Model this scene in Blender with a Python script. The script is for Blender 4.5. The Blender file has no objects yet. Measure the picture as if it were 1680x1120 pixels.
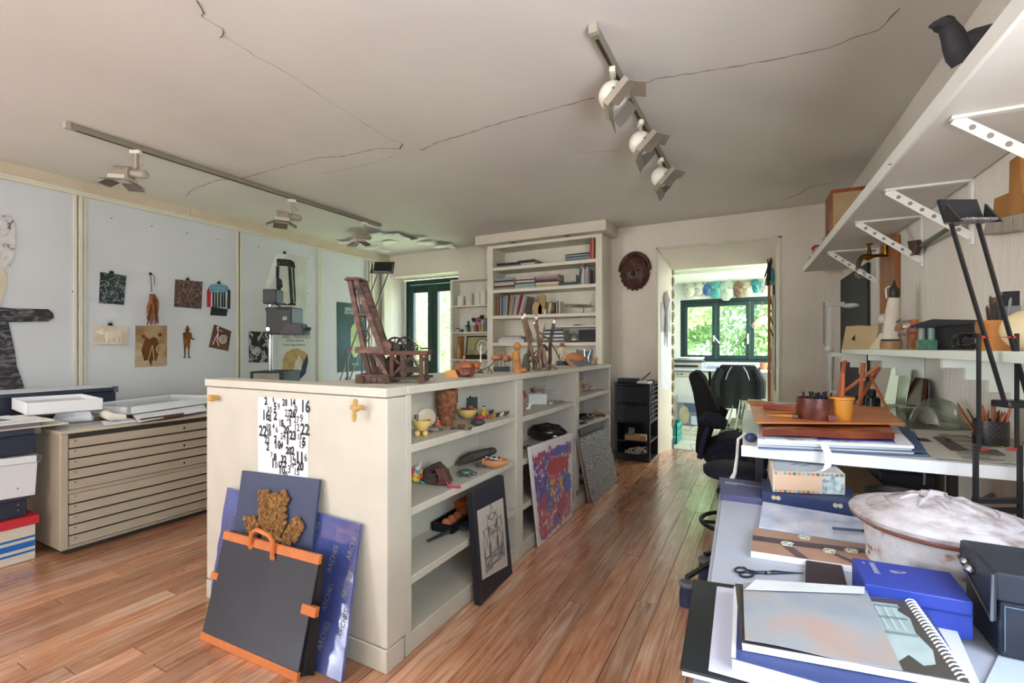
import bpy, bmesh, math, random
from mathutils import Matrix, Vector, noise
random.seed(11)
S = bpy.context.scene
COL = S.collection
# ------------------------------------------------------------------ camera
F, CX, HY, H = 770.0, 840.0, 570.0, 1.2
YAW = math.atan(410 / 770.0)
cam = bpy.data.cameras.new('camera'); camo = bpy.data.objects.new('camera', cam); COL.objects.link(camo)
cam.sensor_width = 36; cam.lens = F / 1680 * 36; cam.shift_y = 10 / 1680; cam.clip_start = .02
camo.location = (0, 0, H); camo.rotation_euler = (math.pi / 2, 0, YAW)
S.camera = camo
# ------------------------------------------------------------------ world, sun, window daylight and added fill lamps, exposure
S.view_settings.view_transform = 'Standard'; S.view_settings.look = 'None'
S.view_settings.gamma = 1; S.view_settings.use_curve_mapping = False
S.view_settings.exposure = 0.5
wld = bpy.data.worlds.new('sky'); S.world = wld; wld.use_nodes = True
wn_ = wld.node_tree.nodes; bgn = wn_['Background']
sky = wn_.new('ShaderNodeTexSky'); sky.sky_type = 'HOSEK_WILKIE'; sky.turbidity = 4.5; sky.ground_albedo = .3
sky.sun_direction = Vector((-.45, -.35, .8)).normalized()
wld.node_tree.links.new(sky.outputs[0], bgn.inputs[0]); bgn.inputs[1].default_value = 42
def lamp(name, kind, loc, rot, energy, color, **kw):
    l = bpy.data.lights.new(name, kind); l.energy = energy; l.color = color
    for k, v in kw.items(): setattr(l, k, v)
    o = bpy.data.objects.new(name, l); COL.objects.link(o); o.location = loc; o.rotation_euler = rot
    return o
sun = lamp('sun', 'SUN', (0, 0, 9), (0, 0, 0), 32, (1, .95, .86), angle=.02)
sun.rotation_euler = Vector((-.45, -.35, .8)).to_track_quat('Z', 'Y').to_euler()
DAY = (.86, .93, 1.0)
YBK = -3.6                                     # wall behind the camera
lamp('ceiling_fill', 'AREA', (.74, -.05, 1.0), (0, math.radians(158), math.radians(2)), 30, (.97, .98, 1.0), shape='RECTANGLE', size=.4, size_y=1.7)   # added uplight at the unseen right window, lifts the ceiling
lamp('daylight_fill', 'AREA', (.84, 0, 1.4), (0, math.radians(92), math.radians(2)), 30, (.78, .88, 1.0), shape='RECTANGLE', size=.85, size_y=1.7)      # added fill at an unseen right-wall window, lights shelves and table
lamp('daylight_fill', 'AREA', (-5.0, -2.7, 1.55), (0, math.radians(-128), 0), 150, (.93, .96, 1.0), shape='RECTANGLE', size=1.1, size_y=1.2)      # added fill at an unseen left-wall window, tilted to ceiling and right wall
lamp('daylight_fill', 'AREA', (-2.1, YBK + .03, 1.6), (math.radians(110), 0, 0), 18, DAY, shape='RECTANGLE', size=1.0, size_y=.8)      # window in the wall behind the camera
# daylight pouring through the garden windows (sky portals: they only guide sampling)
for loc, rot, sx, sy in (((-4.4, 6.0, 1.2), (-math.pi / 2, 0, 0), 1.2, 2.2), ((-.4, 8.5, 1.5), (-math.pi / 2, 0, 0), 1.7, 1.1), ((1.12, 0, 1.4), (0, math.pi / 2, 0), .9, 1.8)):
    o = lamp('window_portal', 'AREA', loc, rot, 1, (1, 1, 1), shape='RECTANGLE', size=sx, size_y=sy); o.data.cycles.is_portal = True
lamp('garden_room_fill', 'AREA', (.85, 6.9, 2.29), (0, 0, 0), 60, (.93, 1, .95), shape='RECTANGLE', size=.9, size_y=1.3)   # added fill under an unseen rooflight, brightens the far end
# ------------------------------------------------------------------ places: a picture point on a real plane of the room
cs, sn = math.cos(YAW), math.sin(YAW)
def ray(u, v):
    a = (u - CX) / F; b = (HY - v) / F
    return Vector((-sn + a * cs, cs + a * sn, b))
E0 = Vector((0, 0, H))
def onz(u, v, z): r = ray(u, v); return E0 + r * ((z - H) / r.z)
def ony(u, v, y): r = ray(u, v); return E0 + r * (y / r.y)
def onx(u, v, x): r = ray(u, v); return E0 + r * (x / r.x)
def ond(u, v, d): return E0 + ray(u, v) * d
YF = 5.458                                     # far wall
XL = -5.04                                     # left wall
TA = math.atan2(.0416, 1.111)                  # right wall is a little out of square
XC = ony(1381, 500, YF).x
WD = Vector((-math.sin(TA), math.cos(TA), 0)); WN = Vector((-math.cos(TA), -math.sin(TA), 0))
W0 = Vector((XC, YF, 0)) - WD * (YF / WD.y)
def rw(s, off, z): return W0 + WD * s + WN * off + Vector((0, 0, z))
def onr(u, v, off=0):
    r = ray(u, v); k = W0.dot(WN) + off
    return E0 + r * (k / (r.x * WN.x + r.y * WN.y))
def wallc(p): d = Vector(p) - W0; return (d.dot(WD), d.dot(WN), p[2])
# ------------------------------------------------------------------ mesh helpers
def T(x=0, y=0, z=0): return Matrix.Translation((x, y, z))
def RX(a): return Matrix.Rotation(math.radians(a), 4, 'X')
def RY(a): return Matrix.Rotation(math.radians(a), 4, 'Y')
def RZ(a): return Matrix.Rotation(math.radians(a), 4, 'Z')
def SC(x, y, z): return Matrix.Diagonal((x, y, z, 1))
def frame(o, x, y):                              # matrix with the given origin, x axis and (roughly) y axis
    x = Vector(x).normalized(); y = Vector(y); z = x.cross(y).normalized(); y = z.cross(x)
    m = Matrix((x, y, z)).transposed().to_4x4(); m.translation = Vector(o); return m
class MB:
    def __init__(s): s.v = []; s.f = []; s.uv = None
    def add(s, vs, fs, mt=None):
        o = len(s.v)
        s.v += [tuple(mt @ Vector(p)) for p in vs] if mt is not None else [tuple(p) for p in vs]
        s.f += [tuple(i + o for i in f) for f in fs]; return s
    def box(s, x0, y0, z0, x1, y1, z1, mt=None):
        vs = [(x0, y0, z0), (x1, y0, z0), (x1, y1, z0), (x0, y1, z0), (x0, y0, z1), (x1, y0, z1), (x1, y1, z1), (x0, y1, z1)]
        return s.add(vs, [(0, 3, 2, 1), (4, 5, 6, 7), (0, 1, 5, 4), (1, 2, 6, 5), (2, 3, 7, 6), (3, 0, 4, 7)], mt)
    def bar(s, p0, p1, w, h, up=(0, 0, 1)):      # square bar between two points
        p0 = Vector(p0); d = Vector(p1) - p0; L = d.length
        u = Vector(up)
        if abs(d.normalized().dot(u)) > .95: u = Vector((1, 0, 0))
        return s.box(0, -w / 2, -h / 2, L, w / 2, h / 2, frame(p0, d, u.cross(d)))
    def prism(s, poly, z0, z1, mt=None):
        n = len(poly)
        vs = [(x, y, z0) for x, y in poly] + [(x, y, z1) for x, y in poly]
        fs = [tuple(range(n - 1, -1, -1)), tuple(range(n, 2 * n))] + [(i, (i + 1) % n, n + (i + 1) % n, n + i) for i in range(n)]
        return s.add(vs, fs, mt)
    def cyl(s, p0, p1, r0, r1=None, n=12):
        return s.tube([p0, p1], [r0, r0 if r1 is None else r1], n)
    def tube(s, pts, r, n=8, closed=False):
        pts = [Vector(p) for p in pts]; k = len(pts)
        rs = r if isinstance(r, (list, tuple)) else [r] * k
        tan = []
        for i in range(k):
            a = pts[(i - 1) % k] if (closed or i > 0) else pts[i]; b = pts[(i + 1) % k] if (closed or i < k - 1) else pts[i]
            d = b - a; tan.append(d.normalized() if d.length > 1e-9 else Vector((0, 0, 1)))
        up = Vector((0, 0, 1)) if abs(tan[0].z) < .9 else Vector((1, 0, 0))
        nx = tan[0].cross(up).normalized(); vs = []; fs = []
        for i in range(k):
            nx = (nx - tan[i] * nx.dot(tan[i]))
            nx = nx.normalized() if nx.length > 1e-6 else tan[i].orthogonal().normalized()
            ny = tan[i].cross(nx)
            for j in range(n):
                a = 2 * math.pi * j / n
                vs.append(pts[i] + (nx * math.cos(a) + ny * math.sin(a)) * rs[i])
        for i in range(k if closed else k - 1):
            for j in range(n):
                a = i * n + j; b = i * n + (j + 1) % n; c = ((i + 1) % k) * n + (j + 1) % n; d = ((i + 1) % k) * n + j
                fs.append((a, d, c, b))
        if not closed: fs += [tuple(range(n)), tuple(range((k - 1) * n + n - 1, (k - 1) * n - 1, -1))]
        return s.add(vs, fs)
    def lathe(s, prof, n=24, mt=None, amp=0, fr=6, seed=0):
        vs = []; fs = []; k = len(prof)
        for r, z in prof:
            for j in range(n):
                a = 2 * math.pi * j / n; x = math.cos(a); y = math.sin(a)
                q = 1 + (amp * noise.noise((x * fr + seed, y * fr, z * fr * 6)) if amp else 0)
                vs.append((max(r, 1e-4) * x * q, max(r, 1e-4) * y * q, z))
        for i in range(k - 1):
            for j in range(n):
                fs.append((i * n + j, i * n + (j + 1) % n, (i + 1) * n + (j + 1) % n, (i + 1) * n + j))
        fs += [tuple(range(n - 1, -1, -1)), tuple(range((k - 1) * n, k * n))]
        return s.add(vs, fs, mt)
    def sph(s, c, r, n=14, m=9, amp=0, fr=3, seed=0, mt=None):
        if not isinstance(r, (tuple, list)): r = (r, r, r)
        vs = [(0, 0, -1)]; fs = []
        for i in range(1, m):
            t = math.pi * i / m - math.pi / 2
            for j in range(n):
                a = 2 * math.pi * j / n; vs.append((math.cos(t) * math.cos(a), math.cos(t) * math.sin(a), math.sin(t)))
        vs.append((0, 0, 1))
        out = []
        for p in vs:
            q = 1 + (amp * noise.noise((p[0] * fr + seed, p[1] * fr + seed * 2, p[2] * fr)) if amp else 0)
            out.append((c[0] + p[0] * r[0] * q, c[1] + p[1] * r[1] * q, c[2] + p[2] * r[2] * q))
        L = len(vs) - 1
        for j in range(n):
            fs.append((0, 1 + (j + 1) % n, 1 + j)); fs.append((L, L - n + j, L - n + (j + 1) % n))
        for i in range(m - 2):
            for j in range(n):
                a = 1 + i * n + j; b = 1 + i * n + (j + 1) % n; fs.append((a, b, b + n, a + n))
        return s.add(out, fs, mt)
    def shell(s, nx, ny, fn, th=.002):           # curved sheet with a real thickness; fn(u,v) -> point
        top = [[Vector(fn(i / nx, j / ny)) for j in range(ny + 1)] for i in range(nx + 1)]
        vs = []; fs = []
        W = ny + 1
        for i in range(nx + 1):
            for j in range(ny + 1):
                a = top[min(i + 1, nx)][j] - top[max(i - 1, 0)][j]; b = top[i][min(j + 1, ny)] - top[i][max(j - 1, 0)]
                nrm = a.cross(b).normalized(); vs.append((top[i][j], top[i][j] - nrm * th))
        flat = [p[0] for p in vs] + [p[1] for p in vs]; K = len(vs)
        for i in range(nx):
            for j in range(ny):
                a = i * W + j; fs.append((a, a + W, a + W + 1, a + 1)); fs.append((K + a, K + a + 1, K + a + W + 1, K + a + W))
        ring = [(i, 0) for i in range(nx + 1)] + [(nx, j) for j in range(1, W)] + [(i, ny) for i in range(nx - 1, -1, -1)] + [(0, j) for j in range(ny - 1, 0, -1)]
        for q in range(len(ring)):
            a = ring[q][0] * W + ring[q][1]; b = ring[(q + 1) % len(ring)][0] * W + ring[(q + 1) % len(ring)][1]
            fs.append((a, b, K + b, K + a))
        return s.add(flat, fs)
    def quadplate(s, bl, br, tr, tl, th):        # flat plate from four corners, thickened backwards
        bl, br, tr, tl = map(Vector, (bl, br, tr, tl)); n = (br - bl).cross(tl - bl).normalized() * th
        vs = [bl, br, tr, tl, bl - n, br - n, tr - n, tl - n]
        return s.add(vs, [(0, 1, 2, 3), (7, 6, 5, 4), (0, 4, 5, 1), (1, 5, 6, 2), (2, 6, 7, 3), (3, 7, 4, 0)])
    def mesh(s, name, mat, smooth=38):
        me = bpy.data.meshes.new(name); me.from_pydata(s.v, [], s.f); me.update()
        bm = bmesh.new(); bm.from_mesh(me); bmesh.ops.recalc_face_normals(bm, faces=bm.faces); bm.to_mesh(me); bm.free()
        if mat: me.materials.append(mat)
        if smooth:
            me.shade_smooth(); me.set_sharp_from_angle(angle=math.radians(smooth))
        return me
    def build(s, name, mat, par=None, w=False, bev=0, smooth=38, seg=2):
        if w and par is not None:
            inv = WM[par.name].inverted(); s.v = [tuple(inv @ Vector(p)) for p in s.v]
        o = bpy.data.objects.new(name, s.mesh(name, mat, smooth)); COL.objects.link(o)
        if par is not None:
            o.parent = par; WM[o.name] = WM[par.name].copy()
        else: WM[o.name] = Matrix()
        if bev:
            b = o.modifiers.new('bevel', 'BEVEL'); b.width = bev; b.segments = seg; b.limit_method = 'ANGLE'; b.angle_limit = math.radians(40)
        return o
WM = {}
def tag(o, label=None, cat=None, group=None, kind=None):
    if label: o['label'] = label
    if cat: o['category'] = cat
    if group: o['group'] = group
    if kind: o['kind'] = kind
    return o
def thing(name, label, cat, loc=(0, 0, 0), rz=0, group=None, rot=None, kind=None):
    o = bpy.data.objects.new(name, None); COL.objects.link(o); o.empty_display_size = .05
    o.location = loc; o.rotation_euler = rot if rot else (0, 0, math.radians(rz))
    WM[o.name] = T(*loc) @ o.rotation_euler.to_matrix().to_4x4()
    return tag(o, label, cat, group, kind)
def solo(mb, name, mat, label, cat, loc=None, rz=0, group=None, bev=0, smooth=38, kind=None):
    if loc is None:
        xs = [p[0] for p in mb.v]; ys = [p[1] for p in mb.v]; z0 = min(p[2] for p in mb.v)
        loc = ((min(xs) + max(xs)) / 2, (min(ys) + max(ys)) / 2, z0)
        mb.v = [(p[0] - loc[0], p[1] - loc[1], p[2] - loc[2]) for p in mb.v]
    o = mb.build(name, mat, None, bev=bev, smooth=smooth); o.location = loc; o.rotation_euler = (0, 0, math.radians(rz))
    WM[o.name] = T(*loc) @ RZ(rz)
    return tag(o, label, cat, group, kind)
def dup(root, loc, rz, label=None, group=None):
    r = root.copy(); COL.objects.link(r); r.location = loc; r.rotation_euler = (0, 0, math.radians(rz))
    WM[r.name] = T(*loc) @ RZ(rz)
    if label: r['label'] = label
    if group: r['group'] = group
    for ch in [c for c in COL.objects if c.parent == root]:
        c = ch.copy(); COL.objects.link(c); c.parent = r
        for g in [x for x in COL.objects if x.parent == ch]:
            d = g.copy(); COL.objects.link(d); d.parent = c
    return r
def text(s, size, mat, par, mt, name='lettering', w=False, ext=.0004, sx=1, align='LEFT', vec=False, offs=0):
    cu = bpy.data.curves.new('t', 'FONT'); cu.body = s; cu.size = size; cu.extrude = ext; cu.align_x = align; cu.resolution_u = 2; cu.offset = offs
    t = bpy.data.objects.new('t', cu); COL.objects.link(t)
    bpy.context.view_layer.update()
    me = bpy.data.meshes.new_from_object(t.evaluated_get(bpy.context.evaluated_depsgraph_get()))
    bpy.data.objects.remove(t); bpy.data.curves.remove(cu)
    mb = MB(); mb.v = [tuple(mt @ Vector((p.co.x * sx, p.co.y, p.co.z))) for p in me.vertices]; mb.f = [tuple(p.vertices) for p in me.polygons]
    bpy.data.meshes.remove(me)
    if vec: return mb
    return mb.build(name, mat, par, w=w, smooth=0)
ORD = ['first', 'second', 'third', 'fourth', 'fifth', 'sixth', 'seventh', 'eighth', 'ninth', 'tenth', 'eleventh', 'twelfth',
       'thirteenth', 'fourteenth', 'fifteenth', 'sixteenth', 'seventeenth', 'eighteenth', 'nineteenth', 'twentieth']
# ------------------------------------------------------------------ materials
def lin(c): return tuple((x / 12.92 if x <= .04045 else ((x + .055) / 1.055) ** 2.4) for x in c)
def hx(h):
    h = h.lstrip('#'); return lin(tuple(int(h[i:i + 2], 16) / 255 for i in (0, 2, 4)))
MC = {}
def nodes(name):
    m = bpy.data.materials.new(name); m.use_nodes = True; nt = m.node_tree
    return m, nt, nt.nodes['Principled BSDF'], nt.nodes.new, nt.links.new
def M(col, rough=.6, metal=0, var=.10, vs=7, bump=0, bs=60, spec=.4, coat=0, name=None, rnd=0):
    key = (col, rough, metal, var, vs, bump, bs, spec, coat, rnd)
    if key in MC: return MC[key]
    m, nt, b, N, L = nodes(name or 'm_' + col.strip('#'))
    c = hx(col); b.inputs['Roughness'].default_value = rough; b.inputs['Metallic'].default_value = metal
    b.inputs['Specular IOR Level'].default_value = spec; b.inputs['Coat Weight'].default_value = coat
    tc = N('ShaderNodeTexCoord')
    n = N('ShaderNodeTexNoise'); n.inputs['Scale'].default_value = vs; n.inputs['Detail'].default_value = 4
    L(tc.outputs['Object'], n.inputs['Vector'])
    r = N('ShaderNodeValToRGB'); r.color_ramp.elements[0].position = .3; r.color_ramp.elements[1].position = .7
    r.color_ramp.elements[0].color = tuple(x * (1 - var) for x in c) + (1,); r.color_ramp.elements[1].color = tuple(min(1, x * (1 + var * .7)) for x in c) + (1,)
    L(n.outputs['Fac'], r.inputs[0])
    if rnd:
        oi = N('ShaderNodeObjectInfo'); hsv = N('ShaderNodeHueSaturation'); mr = N('ShaderNodeMapRange')
        mr.inputs[3].default_value = 1 - rnd; mr.inputs[4].default_value = 1 + rnd
        L(oi.outputs['Random'], mr.inputs[0]); L(mr.outputs[0], hsv.inputs['Value']); L(r.outputs[0], hsv.inputs['Color']); L(hsv.outputs[0], b.inputs['Base Color'])
    else: L(r.outputs[0], b.inputs['Base Color'])
    if bump:
        n2 = N('ShaderNodeTexNoise'); n2.inputs['Scale'].default_value = bs; n2.inputs['Detail'].default_value = 3; L(tc.outputs['Object'], n2.inputs['Vector'])
        bp = N('ShaderNodeBump'); bp.inputs['Strength'].default_value = bump; bp.inputs['Distance'].default_value = .01
        L(n2.outputs['Fac'], bp.inputs['Height']); L(bp.outputs[0], b.inputs['Normal'])
    MC[key] = m; return m
def ramp(N, stops):
    r = N('ShaderNodeValToRGB'); e = r.color_ramp.elements
    e[0].position, e[0].color = stops[0][0], hx(stops[0][1]) + (1,); e[1].position, e[1].color = stops[-1][0], hx(stops[-1][1]) + (1,)
    for p, c in stops[1:-1]:
        q = e.new(p); q.color = hx(c) + (1,)
    return r
def mottled(name, stops, scale=6, stretch=(1, 1, 1), rough=.6, detail=6, bump=0, dist=0, kind='noise', metal=0, rnd=False, coat=0, bscale=None):
    if name in MC: return MC[name]
    m, nt, b, N, L = nodes(name); b.inputs['Roughness'].default_value = rough; b.inputs['Metallic'].default_value = metal; b.inputs['Coat Weight'].default_value = coat
    tc = N('ShaderNodeTexCoord'); mp = N('ShaderNodeMapping'); mp.inputs['Scale'].default_value = stretch
    L(tc.outputs['Object'], mp.inputs[0]); vec = mp.outputs[0]
    if rnd:
        oi = N('ShaderNodeObjectInfo'); va = N('ShaderNodeVectorMath'); va.operation = 'MULTIPLY_ADD'
        va.inputs[1].default_value = (37, 11, 23); cb = N('ShaderNodeCombineXYZ')
        for i in range(3): L(oi.outputs['Random'], cb.inputs[i])
        L(cb.outputs[0], va.inputs[0]); L(vec, va.inputs[2]); vec = va.outputs[0]
    if kind == 'voronoi':
        n = N('ShaderNodeTexVoronoi'); n.inputs['Scale'].default_value = scale; out = n.outputs['Distance']
    elif kind == 'wave':
        n = N('ShaderNodeTexWave'); n.inputs['Scale'].default_value = scale; n.inputs['Distortion'].default_value = dist; n.inputs['Detail'].default_value = detail; out = n.outputs['Fac']
    else:
        n = N('ShaderNodeTexNoise'); n.inputs['Scale'].default_value = scale; n.inputs['Detail'].default_value = detail; n.inputs['Distortion'].default_value = dist; out = n.outputs['Fac']
    L(vec, n.inputs['Vector'])
    r = ramp(N, stops); L(out, r.inputs[0]); L(r.outputs[0], b.inputs['Base Color'])
    if bump:
        bp = N('ShaderNodeBump'); bp.inputs['Strength'].default_value = bump; bp.inputs['Distance'].default_value = .01; L(out, bp.inputs['Height']); L(bp.outputs[0], b.inputs['Normal'])
    MC[name] = m; return m
def glass(name, tint=(1, 1, 1), gloss=.08, rough=.0, fk=.5):
    if name in MC: return MC[name]
    m, nt, b, N, L = nodes(name); nt.nodes.remove(b)
    tr = N('ShaderNodeBsdfTransparent'); tr.inputs[0].default_value = tint + (1,); gl = N('ShaderNodeBsdfGlossy'); gl.inputs['Roughness'].default_value = rough
    fr = N('ShaderNodeLayerWeight'); fr.inputs[0].default_value = .25
    ma = N('ShaderNodeMath'); ma.operation = 'MULTIPLY_ADD'; ma.inputs[1].default_value = fk; ma.inputs[2].default_value = gloss; L(fr.outputs['Fresnel'], ma.inputs[0])
    mx = N('ShaderNodeMixShader'); L(ma.outputs[0], mx.inputs[0]); L(tr.outputs[0], mx.inputs[1]); L(gl.outputs[0], mx.inputs[2])
    L(mx.outputs[0], nt.nodes['Material Output'].inputs[0]); MC[name] = m; return m
def wood_floor():
    m, nt, b, N, L = nodes('floor_boards')
    tc = N('ShaderNodeTexCoord'); oi = N('ShaderNodeObjectInfo'); cb = N('ShaderNodeCombineXYZ')
    for i in range(3): L(oi.outputs['Random'], cb.inputs[i])
    def tex(scale, st, det, k):
        mp = N('ShaderNodeMapping'); mp.inputs['Scale'].default_value = st; L(tc.outputs['Object'], mp.inputs[0])
        va = N('ShaderNodeVectorMath'); va.operation = 'MULTIPLY_ADD'; va.inputs[1].default_value = (k, k * .7, k * 1.3); L(cb.outputs[0], va.inputs[0]); L(mp.outputs[0], va.inputs[2])
        n = N('ShaderNodeTexNoise'); n.inputs['Scale'].default_value = scale; n.inputs['Detail'].default_value = det; n.inputs['Distortion'].default_value = .6; L(va.outputs[0], n.inputs['Vector']); return n
    grain = tex(6, (9, .55, 1), 8, 41)
    wear = tex(1.5, (2.2, .75, 1), 7, 17)
    r1 = ramp(N, [(.2, '#7a4830'), (.42, '#b37450'), (.6, '#c9926e'), (.85, '#dcb596')]); L(grain.outputs['Fac'], r1.inputs[0])
    r2 = ramp(N, [(.3, '#9c6a50'), (.55, '#d0a88c'), (.8, '#e9dccf')]); L(grain.outputs['Fac'], r2.inputs[0])
    fw = N('ShaderNodeValToRGB'); fw.color_ramp.elements[0].position = .47; fw.color_ramp.elements[1].position = .66; L(wear.outputs['Fac'], fw.inputs[0])
    mx = N('ShaderNodeMix'); mx.data_type = 'RGBA'; L(fw.outputs[0], mx.inputs[0]); L(r1.outputs[0], mx.inputs[6]); L(r2.outputs[0], mx.inputs[7])
    hs = N('ShaderNodeHueSaturation'); mr = N('ShaderNodeMapRange'); mr.inputs[3].default_value = .72; mr.inputs[4].default_value = 1.22; L(oi.outputs['Random'], mr.inputs[0]); L(mr.outputs[0], hs.inputs['Value'])
    L(mx.outputs[2], hs.inputs['Color']); L(hs.outputs[0], b.inputs['Base Color'])
    rr = N('ShaderNodeMapRange'); rr.inputs[3].default_value = .16; rr.inputs[4].default_value = .42; L(wear.outputs['Fac'], rr.inputs[0]); L(rr.outputs[0], b.inputs['Roughness'])
    b.inputs['Specular IOR Level'].default_value = .7; b.inputs['Coat Weight'].default_value = .8; b.inputs['Coat Roughness'].default_value = .2; b.inputs['Coat IOR'].default_value = 1.6
    bp = N('ShaderNodeBump'); bp.inputs['Strength'].default_value = .12; bp.inputs['Distance'].default_value = .003; L(grain.outputs['Fac'], bp.inputs['Height']); L(bp.outputs[0], b.inputs['Normal'])
    return m
def plaster(name, c0, c1, bump, scale, st=(1, 1, 1)):
    m, nt, b, N, L = nodes(name); tc = N('ShaderNodeTexCoord'); mp = N('ShaderNodeMapping'); mp.inputs['Scale'].default_value = st
    L(tc.outputs['Object'], mp.inputs[0])
    n = N('ShaderNodeTexNoise'); n.inputs['Scale'].default_value = scale; n.inputs['Detail'].default_value = 5; n.inputs['Distortion'].default_value = 1.2; L(mp.outputs[0], n.inputs['Vector'])
    n2 = N('ShaderNodeTexNoise'); n2.inputs['Scale'].default_value = 1.3; n2.inputs['Detail'].default_value = 5; L(tc.outputs['Object'], n2.inputs['Vector'])
    r = ramp(N, [(.3, c0), (.7, c1)]); L(n2.outputs['Fac'], r.inputs[0]); L(r.outputs[0], b.inputs['Base Color']); b.inputs['Roughness'].default_value = .75
    b.inputs['Specular IOR Level'].default_value = .3
    bp = N('ShaderNodeBump'); bp.inputs['Strength'].default_value = bump; bp.inputs['Distance'].default_value = .012; L(n.outputs['Fac'], bp.inputs['Height']); L(bp.outputs[0], b.inputs['Normal'])
    return m
WHITE = M('#e9e6df', .55, var=.04); CREAM = M('#c8c2b4', .5, var=.05); BLACK = M('#17181b', .45, var=.2); BLACKM = M('#1b1d20', .35, var=.1, spec=.6)
CHROME = M('#b9bcc0', .22, 1); BRASS = M('#8d6a2c', .35, 1, var=.3); STEEL = M('#8a8d90', .35, 1); GREY = M('#8b8c8e', .6); PAPER = M('#eceef2', .7, var=.03)
FRAMEG = M('#1f3a3a', .35, var=.08)
GLASS = glass('window_glass', gloss=.0, fk=.25)
ROOMP = plaster('rough_plaster', '#d9d0c4', '#e6dfd4', .55, 16, (1, 1, .45))
CEILP = plaster('ceiling_plaster', '#d6d1cc', '#dedad4', .25, 2.2)
def struct(mb, name, mat, par=None, bev=0, smooth=38):
    o = mb.build(name, mat, par, bev=bev, smooth=smooth)
    if par is None: o['kind'] = 'structure'
    return o
# ================================================================== the room
fl = struct(MB().box(-5.3, -3.8, -.12, 1.3, 5.86, -.022), 'floor', M('#2a1a12', .8))
WF = wood_floor()
plm = {}
def plank_mesh(L):
    L = round(L, 2)
    if L not in plm: plm[L] = MB().box(0, 0, -.022, .0925, L - .003, 0).mesh('plank', WF, 0)
    return plm[L]
PW = .0945; LENS = [1.7, 2.1, 2.5, 3.0]
random.seed(3)
for i in range(67):
    x = -5.06 + i * PW; y = -3.65 + random.random() * .3 * (1 if i % 2 else -1)
    y = max(y, -3.75)
    while y < 5.75:
        L = min(random.choice(LENS) , 5.8 - y)
        if 5.8 - (y + L) < .3: L = 5.8 - y
        o = bpy.data.objects.new('plank', plank_mesh(L)); COL.objects.link(o); o.parent = fl
        o.location = (x + random.uniform(-.0008, .0008), y, random.uniform(-.0012, 0)); y += round(L, 2)
ceil = struct(MB().box(-5.3, -3.8, 2.6, 1.35, 5.86, 2.75), 'ceiling', CEILP)
random.seed(5)
def crack(pts, r):
    q = []
    for a, b in zip(pts[:-1], pts[1:]):
        pa = onz(a[0], a[1], 2.6); pb = onz(b[0], b[1], 2.6); n = max(2, int((pb - pa).length / .035))
        for k in range(n):
            p = pa.lerp(pb, k / n); q.append((p.x + random.uniform(-.006, .006), p.y + random.uniform(-.006, .006), 2.5995))
    q.append(tuple(onz(pts[-1][0], pts[-1][1], 2.5995)))
    MB().tube(q, [random.uniform(.4, 1.3) * r for _ in q], 5).build('crack', M('#6b6059', .9, var=.2), ceil)
crack([(321, 0), (332, 21), (331, 27)], .0024); crack([(331, 27), (365, 47)], .0007); crack([(365, 47), (368, 54), (360, 62)], .0024)
crack([(305, 321), (311, 315), (321, 308), (359, 295)], .002); crack([(359, 295), (399, 292), (446, 278), (523, 258), (564, 256), (617, 243), (655, 243)], .0022); crack([(655, 243), (661, 236)], .0045)
crack([(690, 246), (700, 241), (722, 232), (800, 208), (860, 190), (930, 172), (975, 160)], .0026)
crack([(1042, 140), (1075, 130), (1120, 122), (1190, 112), (1268, 98), (1320, 86), (1362, 78), (1400, 62), (1440, 50), (1476, 14)], .0022)
crack([(368, 60), (420, 92), (480, 125), (560, 178), (640, 228), (661, 236)], .0007)
crack([(1280, 330), (1310, 318), (1330, 306), (1380, 298)], .0018); crack([(530, 285), (545, 282), (600, 270), (650, 255)], .0008); crack([(952, 243), (954, 250), (990, 248), (1022, 246)], .0009)
FLK = M('#f1f1ec', .7, var=.03)
for (u, v, a, b, t) in ((618, 383, .5, .3, 9), (650, 385, .42, .2, -8), (672, 391, .4, .16, 9), (700, 396, .26, .1, -7), (612, 404, .2, .09, 9), (630, 408, .2, .1, -8), (728, 400, .34, .16, 8), (562, 395, .2, .1, 6), (585, 392, .3, .16, 6), (742, 403, .18, .08, -9), (640, 394, .3, .14, 5), (690, 388, .2, .1, 10)):
    p = onz(u, v, 2.597); n = 13; poly = []
    for k in range(n):
        an = 2 * math.pi * k / n; q = random.uniform(.5, 1.15); poly.append((a * q * math.cos(an) * .5, b * q * math.sin(an) * .9))
    MB().prism(poly, -.003, 0, T(p.x, p.y, 2.576 - .08 * b) @ RZ(random.uniform(-25, 25)) @ RX(t) @ RY(-t * .7)).build('paint_flake', FLK, ceil, smooth=0)
# far wall with the garden window and the doorway
wf = MB()
wf.box(-5.4, YF, 0, -5.02, 5.86, 2.6); wf.box(-5.02, YF, 2.27, -3.76, 5.86, 2.6)
wf.prism([(-3.76, YF), (-1.035, YF), (-.944, 5.80), (-.944, 5.86), (-3.76, 5.86)], 0, 2.6)
wf.prism([(YF, 2.31), (5.8, 2.12), (5.86, 2.12), (5.86, 2.6), (YF, 2.6)], -1.035, .15, Matrix(((0, 0, 1, 0), (1, 0, 0, 0), (0, 1, 0, 0), (0, 0, 0, 1))))
wf.prism([(.15, YF), (1.3, YF), (1.3, 5.86), (.09, 5.86), (.09, 5.8)], 0, 2.6)
WALLF = struct(wf, 'wall_far', plaster('far_plaster', '#dcd2c2', '#e8e0d2', .6, 18, (1, 1, .4)), smooth=20)
tr = MB(); t_ = .012
tr.box(-1.06, YF - .008, 0, -1.035, YF + .004, 2.325).box(.15, YF - .008, 0, .172, YF + .004, 2.325).box(-1.06, YF - .008, 2.31, .172, YF + .004, 2.335)
struct(tr, 'trim_1', M('#d8d4c0', .6))
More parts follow.
